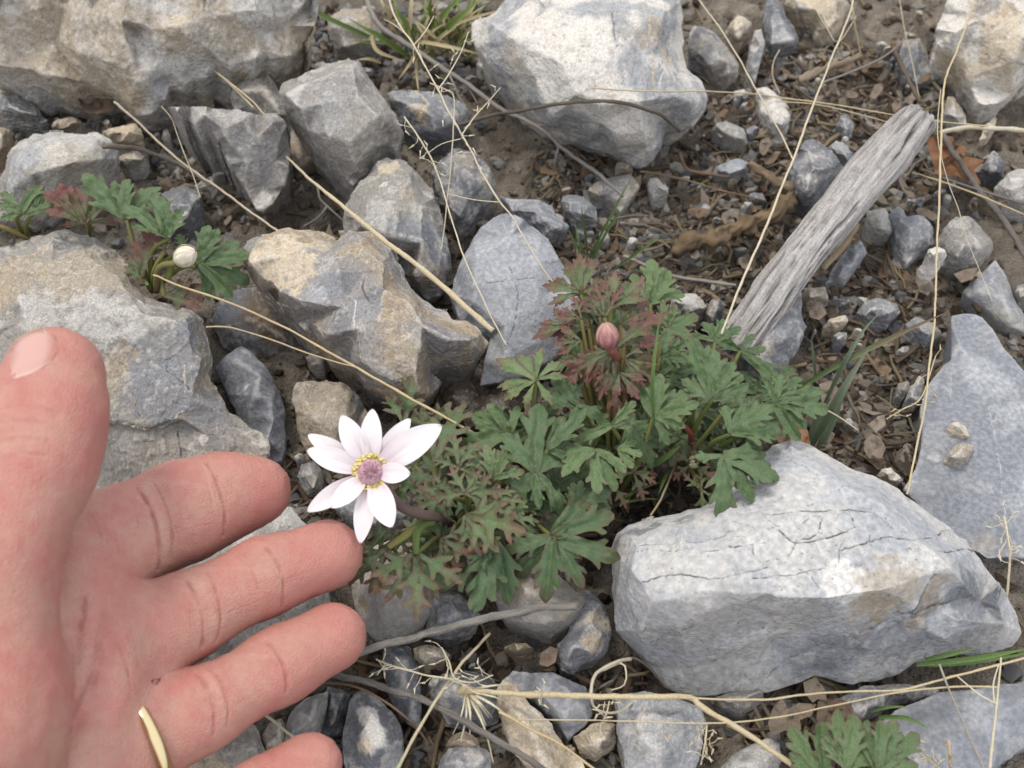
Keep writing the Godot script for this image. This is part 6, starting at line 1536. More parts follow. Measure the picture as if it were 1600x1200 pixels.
	# smaller leaves lower down, in the shade of the others
	for k in 44:
		var zone: Array = [[770, 650, 960, 800, 3], [960, 560, 1110, 700, 0], [1090, 560, 1230, 740, 2], [640, 720, 800, 880, 1], [880, 440, 1040, 580, 0]][k % 5]
		var dirs := []
		var d0 := rng.randf() * 360.0
		for j in 6:
			dirs.append_array([d0 + j * 44.0 + rng.randf_range(-9, 9), rng.randf_range(36, 58)])
		list.append([rng.randf_range(zone[0], zone[2]), rng.randf_range(zone[1], zone[3]), rng.randf_range(9, 20), dirs, "cut" if zone[4] == 1 else "broad", rng.randf_range(0.0, 0.4), rng.randf_range(0.1, 0.45), zone[4]])
	for k in 12:                       # burgundy tufts crowding round the bud
		var ang := TAU * k / 12.0 + rng.randf_range(-0.2, 0.2)
		var x := 952 + cos(ang) * rng.randf_range(22, 62)
		var y := 530 - sin(ang) * rng.randf_range(18, 62)
		var dirs := []
		for j in 3:
			dirs.append_array([rad_to_deg(ang) + (j - 1) * 34.0 + rng.randf_range(-10, 10), rng.randf_range(30, 46)])
		list.append([x, y, rng.randf_range(29, 36), dirs, "cut" if k % 2 else "fern", rng.randf_range(0.1, 0.4), 0.86, 0])
	for e in list:
		var at := leaf(R, e)
		var c: Vector3 = crown[e[7]]
		petiole(R, c + Vector3(rng.randf_range(-3, 3), 0, rng.randf_range(-3, 3)) * 0.001, at - Vector3(0, 0.0004, 0), 0.75, 0.5, st.lerp(st2, e[6] * 0.8), st)
	petiole(R, P(1080, 684, 12), P(1091, 606, 33), 1.0, 0.8, Color(0.10, 0.14, 0.04), Color(0.15, 0.12, 0.05))
	petiole(R, P(1078, 692, 12), P(1062, 660, 22), 0.9, 0.6, Color(0.28, 0.06, 0.045), Color(0.2, 0.06, 0.05), "red_stem")
	# the pink bud in its red bracts
	bud(R, 949, 523, 45, 19.5, 43, (Vector3(-0.32, 0.62, 0.02) + cam_u * 0.9).normalized(), Color(0.27, 0.10, 0.115), Color(0.40, 0.235, 0.215), Color(0.52, 0.46, 0.33))
	petiole(R, P(958, 600, 14), P(955, 545, 41), 1.1, 1.2, Color(0.2, 0.07, 0.06), st2, "flower_stalk")
	bud(R, 1085, 722, 17, 8, 16, Vector3(0.2, 0.9, 0.3).normalized(), Color(0.3, 0.3, 0.16), Color(0.4, 0.38, 0.24), Color(0.45, 0.3, 0.25))
	bud(R, 978, 722, 18, 7, 15, Vector3(-0.2, 0.9, 0.3).normalized(), Color(0.28, 0.3, 0.14), Color(0.4, 0.38, 0.24), Color(0.4, 0.2, 0.2))
	flower(R)
	# left-hand plant
	var Lp := thing("anemone_plant", "small plant behind the grey boulder at left with lobed leaves and one cream bud", "plant", P(235, 450, 0))
	var lc := [P(238, 455, 18), P(47, 380, 16), P(140, 370, 14)]
	for e in [[34, 332, 34, [130, 46, 72, 50, 40, 64, 15, 50, 165, 36, 200, 34], "broad", 0.45, 0.4, 1], [55, 330, 33, [45, 40, 15, 34, 80, 40], "broad", 0.4, 0.3, 1], [134, 350, 33, [136, 80, 116, 70, 100, 64, 76, 62, 55, 62, 28, 52, 160, 60, 186, 36], "fern", 0.35, 0.9, 2], [198, 342, 36, [136, 78, 110, 64, 90, 58, 70, 68, 36, 64], "broad", 0.35, 0.15, 0], [262, 372, 36, [102, 68, 136, 78, 156, 54, 74, 44], "broad", 0.3, 0.15, 0], [312, 412, 30, [88, 62, 65, 54, 40, 62, 15, 72, 345, 72, 320, 66, 290, 48, 140, 38], "broad", 0.25, 0.05, 0], [290, 392, 31, [140, 30, 110, 28], "broad", 0.4, 0.1, 0], [257, 392, 32, [80, 24, 40, 24, 120, 20], "cut", 0.4, 0.8, 0], [222, 430, 26, [75, 60, 95, 40], "cut", 0.2, 0.9, 0], [255, 462, 22, [340, 50, 20, 46, 0, 60], "cut", 0.3, 0.8, 0], [228, 440, 24, [120, 40, 150, 30], "cut", 0.4, 0.5, 0]]:
		var at := leaf(Lp, e, "leaf", 0.2)
		petiole(Lp, lc[e[7]], at - Vector3(0, 0.0004, 0), 0.8, 0.55, st.lerp(st2, 0.35), st)
	petiole(Lp, P(-15, 352, 26), P(44, 374, 22), 0.75, 0.7, st2, st)
	petiole(Lp, P(244, 455, 20), P(276, 412, 33), 1.0, 0.9, Color(0.16, 0.11, 0.06), st, "flower_stalk")
	petiole(Lp, P(262, 436, 26), P(305, 418, 29), 1.0, 0.8, st, st)
	bud(Lp, 291, 400, 36, 18, 38, (cam_r * 0.85 + cam_u * 0.25 + Vector3.UP * 0.3).normalized(), Color(0.50, 0.46, 0.33), Color(0.66, 0.62, 0.52), Color(0.5, 0.30, 0.28))
	# corner plant
	var Q := thing("anemone_plant", "small leafy plant cut by the bottom edge in the right corner", "plant", P(1330, 1200, 0))
	for e in [[1292, 1218, 20, [124, 92, 156, 72, 98, 84, 142, 66], "broad", 0.4, 0.35], [1322, 1202, 24, [97, 86, 75, 72, 35, 66, 120, 56], "broad", 0.45, 0.35], [1372, 1205, 25, [104, 94, 82, 72, 40, 84, 15, 56, 62, 78], "broad", 0.38, 0.35], [1348, 1214, 22, [50, 72, 25, 78, 130, 56], "broad", 0.42, 0.3]]:
		var at := leaf(Q, e, "leaf", 0.15)
		petiole(Q, P(1330, 1225, 2), at, 0.8, 0.5, st, st2)

func flower(R: Node3D) -> void:
	var C0 := P(580, 738, 47)
	var k := mm_px(C0)
	var F := ((cam_pos - C0).normalized() + Vector3(-0.12, 0.10, 0.02)).normalized()
	var fl := Node3D.new()
	fl.name = "flower"
	R.add_child(fl, true)
	fl.position = C0 - R.position
	# tip px, py, width px, lift of the tip mm, order (higher lies in front)
	var tp := [[481, 679, 31, 1.0, 0.0], [534, 649, 38, 2.5, 1.0], [582, 639, 34, 2.0, 2.0], [641, 654, 31, 2.0, 0.5], [690, 665, 47, 4.0, 2.0], [480, 703, 36, 2.5, 1.4], [480, 799, 32, 2.0, 0.6], [517, 793, 31, 4.5, 2.4], [563, 849, 32, 1.5, 0.4], [612, 824, 40, 4.0, 2.0], [641, 740, 32, 5.0, 2.6]]
	for e in tp:
		var d: Vector3 = (P(e[0], e[1], 0) - cam_pos).normalized()
		var lift: float = e[3]
		var T: Vector3 = cam_pos + d * ((C0 - cam_pos).dot(F) / d.dot(F)) + F * lift * 0.001
		# keep the tip on its line of sight after the lift
		var sd := (T - cam_pos).dot(F) / d.dot(F)
		T = cam_pos + d * sd
		var ax := (T - C0)
		var L := ax.length()
		ax /= L
		var B := C0 + ax * 9.0 * k - F * 0.0012 + F * float(e[4]) * 0.00035
		var side := ax.cross(F).normalized()
		var W: float = e[2] * k * 0.5
		var b := Mb.new()
		var nu := 26
		var nv := 14
		var s := rng.randf() * 50.0
		for i in nu + 1:
			var u := float(i) / nu
			var w := W * (0.36 + 0.64 * sin(clampf(u / 0.5, 0, 1) * PI * 0.5)) * (1.0 if u < 0.5 else pow(maxf(0.0, cos((u - 0.5) / 0.505 * PI * 0.5)), 0.66))
			for j in nv + 1:
				var v := (float(j) / nv - 0.5) * 2.0
				var notch := 0.035 * L * exp(-v * v * 10.0) * smoothstep(0.93, 1.0, u) * rng.randf_range(0.2, 1.0)
				var z := 0.10 * L * sin(u * PI) + w * 0.30 * v * v * (1.0 - u * 0.5) - 0.10 * w * exp(-v * v * 30.0) * (1.0 - u) + n_big.get_noise_2d(u * 22.0 + s, v * 10.0) * 0.07 * W - 0.03 * W * sin(v * 19.0 + u * 1.5) * (1.0 - u * 0.6)
				var p := B.lerp(T, u) - ax * notch + side * v * w + F * z
				b.v.append(p - C0)
				var pink := clampf(0.62 - u * 1.25 + n_mot.get_noise_2d(v * 26.0 + s, u * 4.0) * 0.35, 0, 1)
				var c := Color(0.74, 0.705, 0.722).lerp(Color(0.58, 0.42, 0.50), pink)
				c = c.lerp(Color(0.55, 0.56, 0.22), clampf(0.9 - u * 6.5, 0, 0.8))
				c = c.lerp(Color(0.72, 0.48, 0.58), smoothstep(0.95, 1.0, u) * 0.6)
				b.c.append(c)
		for i in nu:
			for j in nv:
				var q := i * (nv + 1) + j
				b.t.append_array([q, q + 1, q + nv + 1, q + 1, q + nv + 2, q + nv + 1])
		put("tepal", done(b), M.tepal, fl)
	# receptacle, pistil dome, anthers
	var x := F.cross(Vector3.UP).normalized()
	var y := F.cross(x).normalized()
	var b := Mb.new()
	for i in 9:
		for j in 28:
			var a := TAU * j / 28
			var th := i / 8.0 * 1.35
			b.v.append((x * cos(a) + y * sin(a)) * sin(th) * 28.0 * k + F * (cos(th) * 11.0 * k - 5.0 * k))
			b.c.append(Color(0.44, 0.42, 0.09))
	for i in 8:
		for j in 28:
			var q := i * 28 + j
			var q2 := i * 28 + (j + 1) % 28
			b.t.append_array([q, q + 28, q2, q2, q + 28, q2 + 28])
	put("receptacle", done(b), M.plain, fl)
	b = Mb.new()
	for n in 240:
		var zz := 1.0 - (n + 0.5) / 240.0 * 0.92
		var a := n * 2.39996
		var rr := sqrt(1.0 - zz * zz)
		var dir := (x * cos(a) + y * sin(a)) * rr + F * zz
		var o := dir * 18.0 * k + F * 3.5 * k
		var q := PackedVector3Array([o * 0.80 + F * 1.0 * k, o + F * 2.0 * k, o * (1.11 + rng.randf() * 0.05) + F * 2.6 * k])
		var c := Color(0.52, 0.26, 0.36).lerp(Color(0.82, 0.64, 0.66), rng.randf())
		sweep(b, q, 0.00022, 0.00012, 5, c, c * 0.9)
	var ps := put("pistil_head", done(b), M.plain, fl)
	ps.set_meta("kind", "stuff")
	b = Mb.new()
	for n in 120:
		var a := n * 2.39996
		var rad := rng.randf_range(19.0, 29.0) * k
		var dir := x * cos(a) + y * sin(a)
		var o := dir * rad + F * rng.randf_range(5.0, 11.0) * k
		sweep(b, PackedVector3Array([dir * 12.0 * k - F * 2.0 * k, (dir * 12.0 * k + o) * 0.5, o]), 0.00009, 0.00008, 4, Color(0.55, 0.52, 0.2), Color(0.5, 0.5, 0.15))
		var c := Color(0.55, 0.46, 0.10).lerp(Color(0.72, 0.64, 0.34), rng.randf())
		var q := (dir * rng.randf_range(-1, 1) + x * rng.randf_range(-1, 1) + F * 0.6).normalized() * 0.00042
		sweep(b, PackedVector3Array([o - q, o, o + q]), 0.00032, 0.00026, 6, c, c)
	var an := put("stamens", done(b), M.plain, fl)
	an.set_meta("kind", "stuff")
	# the stalk that carries the flower
	var p := spline(PackedVector3Array([C0 - F * 0.001, P(600, 762, 42), P(628, 792, 37), P(655, 803, 33), P(682, 808, 26), P(700, 818, 14), P(720, 830, 2)]), 0.0015)
	for i in p.size():
		p[i] -= R.position
	b = Mb.new()
	sweep(b, p, 0.0012, 0.0011, 12, Color(0.095, 0.062, 0.058), Color(0.14, 0.10, 0.085), 0.05)
	put("flower_stalk", done(b), M.stem, R)
	p = spline(PackedVector3Array([P(676, 812, 27), P(660, 818, 29), P(651, 832, 31), P(650, 850, 31), P(650, 866, 31)]), 0.0012)
	for i in p.size():
		p[i] -= R.position
	b = Mb.new()
	sweep(b, p, 0.0015, 0.0006, 12, Color(0.075, 0.115, 0.03), Color(0.10, 0.14, 0.045), 0.05, 0.55)
	put("leaf_sheath", done(b), M.stem, R)
	p = spline(PackedVector3Array([P(650, 826, 30), P(632, 838, 31), P(606, 856, 32)]), 0.0012)
	for i in p.size():
		p[i] -= R.position
	b = Mb.new()
	sweep(b, p, 0.0012, 0.0006, 8, Color(0.13, 0.19, 0.035), Color(0.2, 0.12, 0.06), 0.05)
	put("petiole", done(b), M.stem, R)

# ---------------------------------------------------------------- the hand
var palm_bones := []
var finger_bones := []

func J(px: float, py: float, h: float, r_px: float) -> Array:
	var p := P(px, py, h)
	return [p, r_px * mm_px(p)]

func cap(p: Vector3, a: Array, b: Array) -> float:
	var d: Vector3 = b[0] - a[0]
	var t := clampf((p - a[0]).dot(d) / d.length_squared(), 0.0, 1.0)
	return (p - a[0] - d * t).length() - lerpf(a[1], b[1], t)

func smin(a: float, b: float, k: float) -> float:
	var h := maxf(k - absf(a - b), 0.0) / k
	return minf(a, b) - h * h * k * 0.25

func chain(p: Vector3, bones: Array, k: float) -> float:
	var f := 1.0
	for e in bones:
		f = smin(f, cap(p, e[0], e[1]), k)
	return f

func hand_field(p: Vector3) -> float:
	var palm := chain(p, palm_bones, 0.016)
	var f := palm
	for bones in finger_bones:
		f = minf(f, smin(palm, chain(p, bones, 0.004), 0.0045))
	return f

func hand_hit(px: float, py: float) -> Vector3:
	var d := (P(px, py, 0) - cam_pos).normalized()
	var t := 0.08
	for i in 60:
		var f := hand_field(cam_pos + d * t)
		if f < 0.00005:
			break
		t += f * 0.8
	return cam_pos + d * t

func surface_nets(lo: Vector3, n: Vector3i, cell: float, f: PackedFloat32Array, own: PackedByteArray, mine: int) -> Array:     # faces only in cells whose owner bits hold mine
	var v := PackedVector3Array()
	var t := PackedInt32Array()
	var cells := PackedInt32Array()
	var id := PackedInt32Array()
	id.resize(n.x * n.y * n.z)
	id.fill(-1)
	var sx := 1
	var sy := n.x
	var sz := n.x * n.y
	var off := [0, sx, sy, sx + sy, sz, sx + sz, sy + sz, sx + sy + sz]
	var pos := [Vector3(0, 0, 0), Vector3(1, 0, 0), Vector3(0, 1, 0), Vector3(1, 1, 0), Vector3(0, 0, 1), Vector3(1, 0, 1), Vector3(0, 1, 1), Vector3(1, 1, 1)]
	var edges := [[0, 1], [2, 3], [4, 5], [6, 7], [0, 2], [1, 3], [4, 6], [5, 7], [0, 4], [1, 5], [2, 6], [3, 7]]
	for z in n.z - 1:
		for y in n.y - 1:
			for x in n.x - 1:
				var i := x + y * sy + z * sz
				if absf(f[i]) > cell * 2.0:
					continue
				var neg := 0
				for k in 8:
					if f[i + off[k]] < 0.0:
						neg += 1
				if neg == 0 or neg == 8:
					continue
				var s := Vector3.ZERO
				var m := 0
				for e in edges:
					var a := f[i + off[e[0]]]
					var b := f[i + off[e[1]]]
					if (a < 0.0) != (b < 0.0):
						s += (pos[e[0]] as Vector3).lerp(pos[e[1]], a / (a - b))
						m += 1
				id[i] = v.size()
				cells.append(i)
				v.append(lo + (Vector3(x, y, z) + s / m) * cell)
	for z in range(1, n.z - 1):
		for y in range(1, n.y - 1):
			for x in range(1, n.x - 1):
				var i := x + y * sy + z * sz
				if id[i] < 0 or not (own[i] & mine):
					continue
				for ax in 3:
					var st: int = [sx, sy, sz][ax]
					var u: int = [sy, sz, sx][ax]
					var w: int = [sz, sx, sy][ax]
					var a := f[i] < 0.0
					if a == (f[i + st] < 0.0):
						continue
					var q0 := id[i]
					var q1 := id[i - u]
					var q2 := id[i - u - w]
					var q3 := id[i - w]
					if q1 < 0 or q2 < 0 or q3 < 0:
						continue
					if a:
						t.append_array([q0, q2, q1, q0, q3, q2])
					else:
						t.append_array([q0, q1, q2, q0, q2, q3])
	return [v, t, cells]

func hand() -> void:
	var wr := J(-330, 1290, 62, 190)
	var wr2 := J(-280, 1420, 58, 170)
	var ib := J(66, 903, 50, 80)
	var mb := J(82, 1072, 48, 70)
	var rb := J(105, 1222, 45, 66)
	var lb := J(190, 1350, 40, 60)
	palm_bones = [[ib, wr], [mb, wr], [rb, wr2], [lb, wr2], [ib, mb], [mb, rb], [rb, lb], [J(10, 1235, 50, 95), wr2], [J(150, 1068, 46, 44), J(243, 1078, 45, 30)], [J(70, 950, 56, 58), J(88, 1075, 54, 60)], [J(104, 905, 53, 60), J(112, 1035, 51, 58)], [J(112, 1035, 51, 58), J(126, 1172, 45, 52)], [J(126, 1172, 45, 52), J(140, 1300, 40, 50)], [wr, J(-520, 1420, 75, 200)]]
	var i1 := J(170, 853, 48, 85)
	var i2 := J(289, 798, 44, 76)
	var i3 := J(352, 775, 41, 64)
	var m1 := J(218, 1001, 46, 71)
	var m2 := J(285, 965, 44, 66)
	var m3 := J(412, 901, 40, 58)
	var r1 := J(232, 1152, 43, 66)
	var r2 := J(313, 1110, 41, 61)
	var r3 := J(437, 1040, 36, 56)
	var l1 := J(320, 1292, 35, 55)
	var l2 := J(405, 1243, 33, 52)
	var t0 := J(-20, 870, 82, 101)
	var t1 := J(-62, 1130, 72, 158)
	var t2 := J(48, 722, 84, 96)
	var t3 := J(73, 650, 84, 86)
	finger_bones = [
		[[ib, i1], [i1, i2], [i2, i3], [i3, J(402, 767, 39, 54)]],
		[[mb, m1], [m1, m2], [m2, m3], [m3, J(512, 867, 36, 56)]],
		[[rb, r1], [r1, r2], [r2, r3], [r3, J(519, 995, 33, 55)]],
		[[lb, l1], [l1, l2], [l2, J(484, 1196, 30, 53)]],
		[[t1, J(-260, 1330, 68, 170)], [t0, t1], [t0, t2], [t2, t3], [t3, J(85, 586, 84, 77)]],
	]
	var at: Vector3 = mb[0]
	var root := thing("hand", "open left hand, palm up beside the white flower, gold ring on one finger", "hand", at)
	var lo := Vector3(1, 1, 1)
	var hi := -lo
	var all := palm_bones.duplicate()
	for f in finger_bones:
		all.append_array(f)
	for e in all:
		for q in e:
			lo = lo.min(q[0] - Vector3.ONE * (q[1] + 0.006))
			hi = hi.max(q[0] + Vector3.ONE * (q[1] + 0.006))
	var cell := 0.0016
	lo.x = maxf(lo.x, P(-420, 1100, 60).x)
	hi.z = minf(hi.z, P(300, 1500, 40).z)
	var n := Vector3i(((hi - lo) / cell).ceil()) + Vector3i.ONE
	var sz := n.x * n.y
	var total := sz * n.z
	var palm := PackedFloat32Array()
	palm.resize(total)
	palm.fill(0.05)
	for e in palm_bones:
		fill_bone(palm, lo, n, cell, e, 0.016, 0.010)
	var fields := [palm]
	var lowest := palm.duplicate()
	for bones in finger_bones:
		var g := PackedFloat32Array()
		g.resize(total)
		g.fill(0.05)
		var f := palm.duplicate()
		var blo := Vector3(1, 1, 1)
		var bhi := -blo
		for e in bones:
			fill_bone(g, lo, n, cell, e, 0.004, 0.008)
			for q in e:
				blo = blo.min(q[0] - Vector3.ONE * (q[1] + 0.009))
				bhi = bhi.max(q[0] + Vector3.ONE * (q[1] + 0.009))
		var a := Vector3i(((blo - lo) / cell).floor()).clamp(Vector3i.ZERO, n - Vector3i.ONE)
		var b := Vector3i(((bhi - lo) / cell).ceil()).clamp(Vector3i.ZERO, n - Vector3i.ONE)
		for z in range(a.z, b.z):
			for y in range(a.y, b.y):
				for x in range(a.x, b.x):
					var i := x + y * n.x + z * sz
					if g[i] < 0.04:
						f[i] = smin(palm[i], g[i], 0.0045)
						lowest[i] = minf(lowest[i], f[i])
		fields.append(f)
	var own := PackedByteArray()
	own.resize(total)
	for i in total:
		if absf(lowest[i]) > cell * 3.0:
			continue
		var w := 0
		for k in range(1, fields.size()):
			var f: float = fields[k][i]
			if f < palm[i] - 0.000001 and f < lowest[i] + 0.0035:
				w += 1 << k
		own[i] = w + (64 if palm[i] < lowest[i] + 0.003 else 0) if w else 1
	# one skin: the fingers' and the palm's faces, welded where they meet
	var v := PackedVector3Array()
	var t := PackedInt32Array()
	var weld := {}
	for k in fields.size():
		var net := surface_nets(lo, n, cell, fields[k], own, 1 << k)
		var nv: PackedVector3Array = net[0]
		var cells: PackedInt32Array = net[2]
		var mine := {}
		for idx in (net[1] as PackedInt32Array):
			var cell_no := cells[idx]
			var to: int = weld.get(cell_no, -1)
			if to < 0:
				to = mine.get(cell_no, -1)
			if to < 0:
				to = v.size()
				v.append(nv[idx])
				mine[cell_no] = to
			t.append(to)
		if k == 0:
			weld = mine
	# where two fingers root side by side the palm goes on underneath
	var under := surface_nets(lo, n, cell, palm, own, 64)
	var shift := v.size()
	v.append_array(under[0])
	for idx in (under[1] as PackedInt32Array):
		t.append(idx + shift)
	v = relax(v, t, 2, 0.5)
	var fine := refine(v, t, 0.00085, 1)
	v = fine[0]
	t = fine[1]
	v = relax(v, t, 1, 0.5)
	var nn := normals(v, t)
	# creases: [px, py, ...], width mm, depth mm, tint (-1 paler .. 1 redder)
	var cr := [
		[[10, 598, 25, 588, 45, 578, 67, 569, 80, 560, 90, 545, 90, 532, 84, 521], 0.8, 0.3, 0.5],
		[[214, 762, 232, 790, 246, 830, 250, 862, 248, 892], 0.75, 0.40, 0.8], [[238, 752, 256, 785, 268, 830, 266, 872], 0.6, 0.28, 0.6], [[226, 757, 244, 788, 257, 830, 258, 880], 1.7, 0.0, -0.4],
		[[322, 722, 340, 755, 352, 795, 349, 838], 0.8, 0.36, 0.8], [[318, 724, 330, 760, 338, 800], 0.8, 0.0, -0.4],
		[[290, 905, 308, 935, 318, 965, 316, 1012], 0.75, 0.40, 0.8], [[322, 892, 340, 930, 346, 970, 338, 1004], 0.65, 0.32, 0.7], [[306, 900, 324, 935, 332, 968, 327, 1008], 1.7, 0.0, -0.4],
		[[412, 852, 434, 880, 444, 912, 440, 950], 0.8, 0.34, 0.8],
		[[172, 985, 190, 1012, 204, 1050, 208, 1082], 0.8, 0.4, 0.7], [[182, 975, 200, 1008, 214, 1060], 1.0, 0.0, -0.4],
		[[304, 1050, 326, 1078, 336, 1112, 334, 1150], 0.75, 0.40, 0.8], [[326, 1042, 348, 1070, 358, 1110, 356, 1135], 0.6, 0.28, 0.6], [[315, 1046, 337, 1074, 347, 1110, 345, 1143], 1.7, 0.0, -0.4],
		[[414, 1000, 436, 1026, 448, 1055, 448, 1082], 0.8, 0.34, 0.8],
		[[128, 935, 122, 990, 122, 1050, 118, 1110, 112, 1200], 2.0, 0.6, 0.5], [[166, 960, 160, 1000, 152, 1045, 136, 1090, 112, 1150], 1.8, 0.6, 0.5],
		[[140, 800, 155, 830, 168, 870], 0.5, 0.15, 0.2],
		[[-10, 640, 25, 633, 60, 636, 92, 645], 0.9, 0.22, 0.35], [[-10, 662, 30, 655, 70, 660], 0.8, 0.2, 0.35], [[-10, 690, 30, 682, 75, 688], 0.9, 0.24, 0.4], [[0, 712, 40, 708, 70, 712], 0.8, 0.18, 0.3],
		[[262, 785, 300, 770, 318, 765], 0.35, 0.10, 0.2], [[270, 810, 305, 798, 335, 792], 0.35, 0.10, 0.2], [[268, 835, 300, 825, 335, 818], 0.35, 0.1, 0.2],
		[[350, 935, 385, 918, 415, 908], 0.35, 0.10, 0.2], [[352, 960, 390, 945, 425, 930], 0.35, 0.10, 0.2], [[340, 985, 380, 972, 420, 955], 0.35, 0.1, 0.2],
		[[365, 1075, 400, 1055, 420, 1045], 0.35, 0.10, 0.2], [[370, 1100, 405, 1082, 435, 1068], 0.35, 0.10, 0.2],
		[[215, 1000, 260, 985], 0.35, 0.1, 0.1], [[225, 1040, 290, 1010], 0.35, 0.1, 0.1], [[230, 1130, 300, 1095], 0.35, 0.1, 0.1],
	]
	# fine folds beside the joints and faint lines along the fingers
	for e in [[262, 785, 278, 850, 22], [335, 745, 350, 800, 14], [305, 925, 330, 990, 27], [418, 870, 440, 930, 27], [318, 1065, 345, 1130, 29], [425, 1010, 446, 1060, 29], [180, 800, 200, 880, 25], [215, 1000, 232, 1050, 28]]:
		var dir := Vector2(cos(deg_to_rad(e[4])), -sin(deg_to_rad(e[4])))
		var p := Vector2(e[0], e[1])
		var q := Vector2(e[2], e[3])
		for k in 9:
			var by := dir * rng.randf_range(-34, 34)
			var f := rng.randf_range(0.0, 0.5)
			var g := f + rng.randf_range(0.3, 0.5)
			var a := p.lerp(q, f) + by
			var b := p.lerp(q, g) + by
			var m := (a + b) * 0.5 + dir * rng.randf_range(1, 4)
			cr.append([[a.x, a.y, m.x, m.y, b.x, b.y], rng.randf_range(0.3, 0.5), rng.randf_range(0.06, 0.14), 0.28])
		for k in 5:
			var a := p.lerp(q, rng.randf_range(0.1, 0.9)) + dir * rng.randf_range(-30, 20)
			var b := a + dir.rotated(rng.randf_range(-0.25, 0.25)) * rng.randf_range(18, 42)
			cr.append([[a.x, a.y, b.x, b.y], rng.randf_range(0.3, 0.45), rng.randf_range(0.05, 0.1), 0.22])
	var lines := []
	for e in cr:
		var q := PackedVector3Array()
		var a: Array = e[0]
		for k in range(0, a.size(), 2):
			q.append(hand_hit(a[k], a[k + 1]))
		lines.append([spline(q, 0.0022), e[1] * 0.00048, e[2] * 0.001, e[3]])
	var near := PackedByteArray()
	near.resize(v.size())
	for e in lines:
		var box := line_box(e[0], 0.003)
		for i in v.size():
			if near[i] == 0 and box.has_point(v[i]) and near_line(v[i], e[0]) < e[1] * 1.4 + 0.0006:
				near[i] = 1
	fine = refine_near(v, t, 0.0003, near, 2)
	v = fine[0]
	t = fine[1]
	nn = normals(v, t)
	var c := PackedColorArray()
	c.resize(v.size())
	var base := Color(0.42, 0.232, 0.185)
	var red := Color(0.405, 0.16, 0.138)
	var pale := Color(0.49, 0.31, 0.255)
	var tips := [J(398, 769, 39, 0), J(511, 871, 36, 0), J(516, 998, 33, 0), J(483, 1199, 30, 0), J(120, 690, 80, 0)]
	for i in v.size():
		var q := v[i] * 1000.0
		var m := n_col.get_noise_3dv(q * 2.2) * 0.9 + n_mot.get_noise_3dv(q * 1.6) * 0.45
		var col := base.lerp(red, clampf(0.42 + m, 0, 1))
		for e in tips:
			col = col.lerp(red, 0.65 * exp(-v[i].distance_squared_to(e[0]) / 0.00016))
		col = col * (1.0 + n_fine.get_noise_3dv(q * 2.0) * 0.07)
		c[i] = col
		v[i] += nn[i] * (n_mot.get_noise_3dv(q * 0.7) * 0.00016)
	for e in lines:
		var w: float = e[1]
		var box := line_box(e[0], w * 3.0)
		for i in v.size():
			var q := v[i]
			if not box.has_point(q):
				continue
			var gap := near_line(q, e[0])
			var g := exp(-gap * gap / (w * w)) * clampf(0.85 + 0.8 * n_mot.get_noise_3dv(q * 1200.0), 0.2, 1.2)
			if g > 0.02:
				v[i] -= nn[i] * g * e[2]
				c[i] = c[i].lerp(red * 0.78 if e[3] > 0 else pale, clampf(g * absf(e[3]) * 0.8, 0, 0.8))
	nn = normals(v, t)
	for i in v.size():
		v[i] -= at
	put("skin", to_mesh(v, nn, c, t), M.skin, root)
	# thumb nail: a thin plate laid on the skin
	var b := Mb.new()
	var rows := 12
	for i in rows + 1:
		for j in rows + 1:
			var u := float(i) / rows
			var w := float(j) / rows
			# corners in the photograph: root left, root right, tip right, tip left
			var p0 := Vector2(13, 592).lerp(Vector2(80, 563), w) + Vector2(0, 5) * sin(w * PI)
			var p1 := Vector2(8, 538).lerp(Vector2(84, 524), w) + Vector2(6, -20) * sin(w * PI)
			var q := p0.lerp(p1, u)
			q.x += 7.0 * w * sin(u * PI)
			var h := hand_hit(q.x, q.y)
			var nrm := (Vector3(hand_field(h + Vector3(0.0006, 0, 0)), hand_field(h + Vector3(0, 0.0006, 0)), hand_field(h + Vector3(0, 0, 0.0006))) - Vector3.ONE * hand_field(h)).normalized()
			var edge := minf(minf(u, 1.0 - u), minf(w, 1.0 - w))
			b.v.append(h + nrm * (0.00034 * smoothstep(0.0, 0.2, edge) - 0.00022) - at)
			var col := Color(0.44, 0.255, 0.22).lerp(Color(0.47, 0.33, 0.27), smoothstep(0.78, 0.97, u))
			col = col.lerp(Color(0.37, 0.15, 0.12), smoothstep(0.7, 1.0, w) * 0.9)
			col = col.lerp(Color(0.50, 0.40, 0.34), 0.6 * smoothstep(0.09, 0.02, u))
			b.c.append(col)
	for i in rows:
		for j in rows:
			var q := i * (rows + 1) + j
			b.t.append_array([q, q + rows + 1, q + 1, q + 1, q + rows + 1, q + rows + 2])
	put("thumb_nail", done(b), M.nail, root)
	# the ring
	var ra: Vector3 = rb[0]
	var rd := ((r1[0] as Vector3) - ra).normalized()
	var rc := ra.lerp(r1[0], 0.88)
	rd = (rd - 0.24 * (cam_pos - rc).normalized()).normalized()
	var rr := 0.0
	for k in 7:                     # the band must clear the skin over the arc that shows
		var facing := (cam_pos - rc).normalized().rotated(rd, lerpf(-0.75, 0.75, k / 6.0))
		facing = (facing - rd * facing.dot(rd)).normalized()
		var r: float = r1[1] * 0.7
		while r < r1[1] * 1.35 and hand_field(rc + facing * r) < 0.0:
			r += 0.0001
		rr = maxf(rr, r)
	rr += 0.0004
	var xx := rd.cross(Vector3.UP).normalized()
	var yy := rd.cross(xx).normalized()
	b = Mb.new()
	var N1 := 96
	var N2 := 14
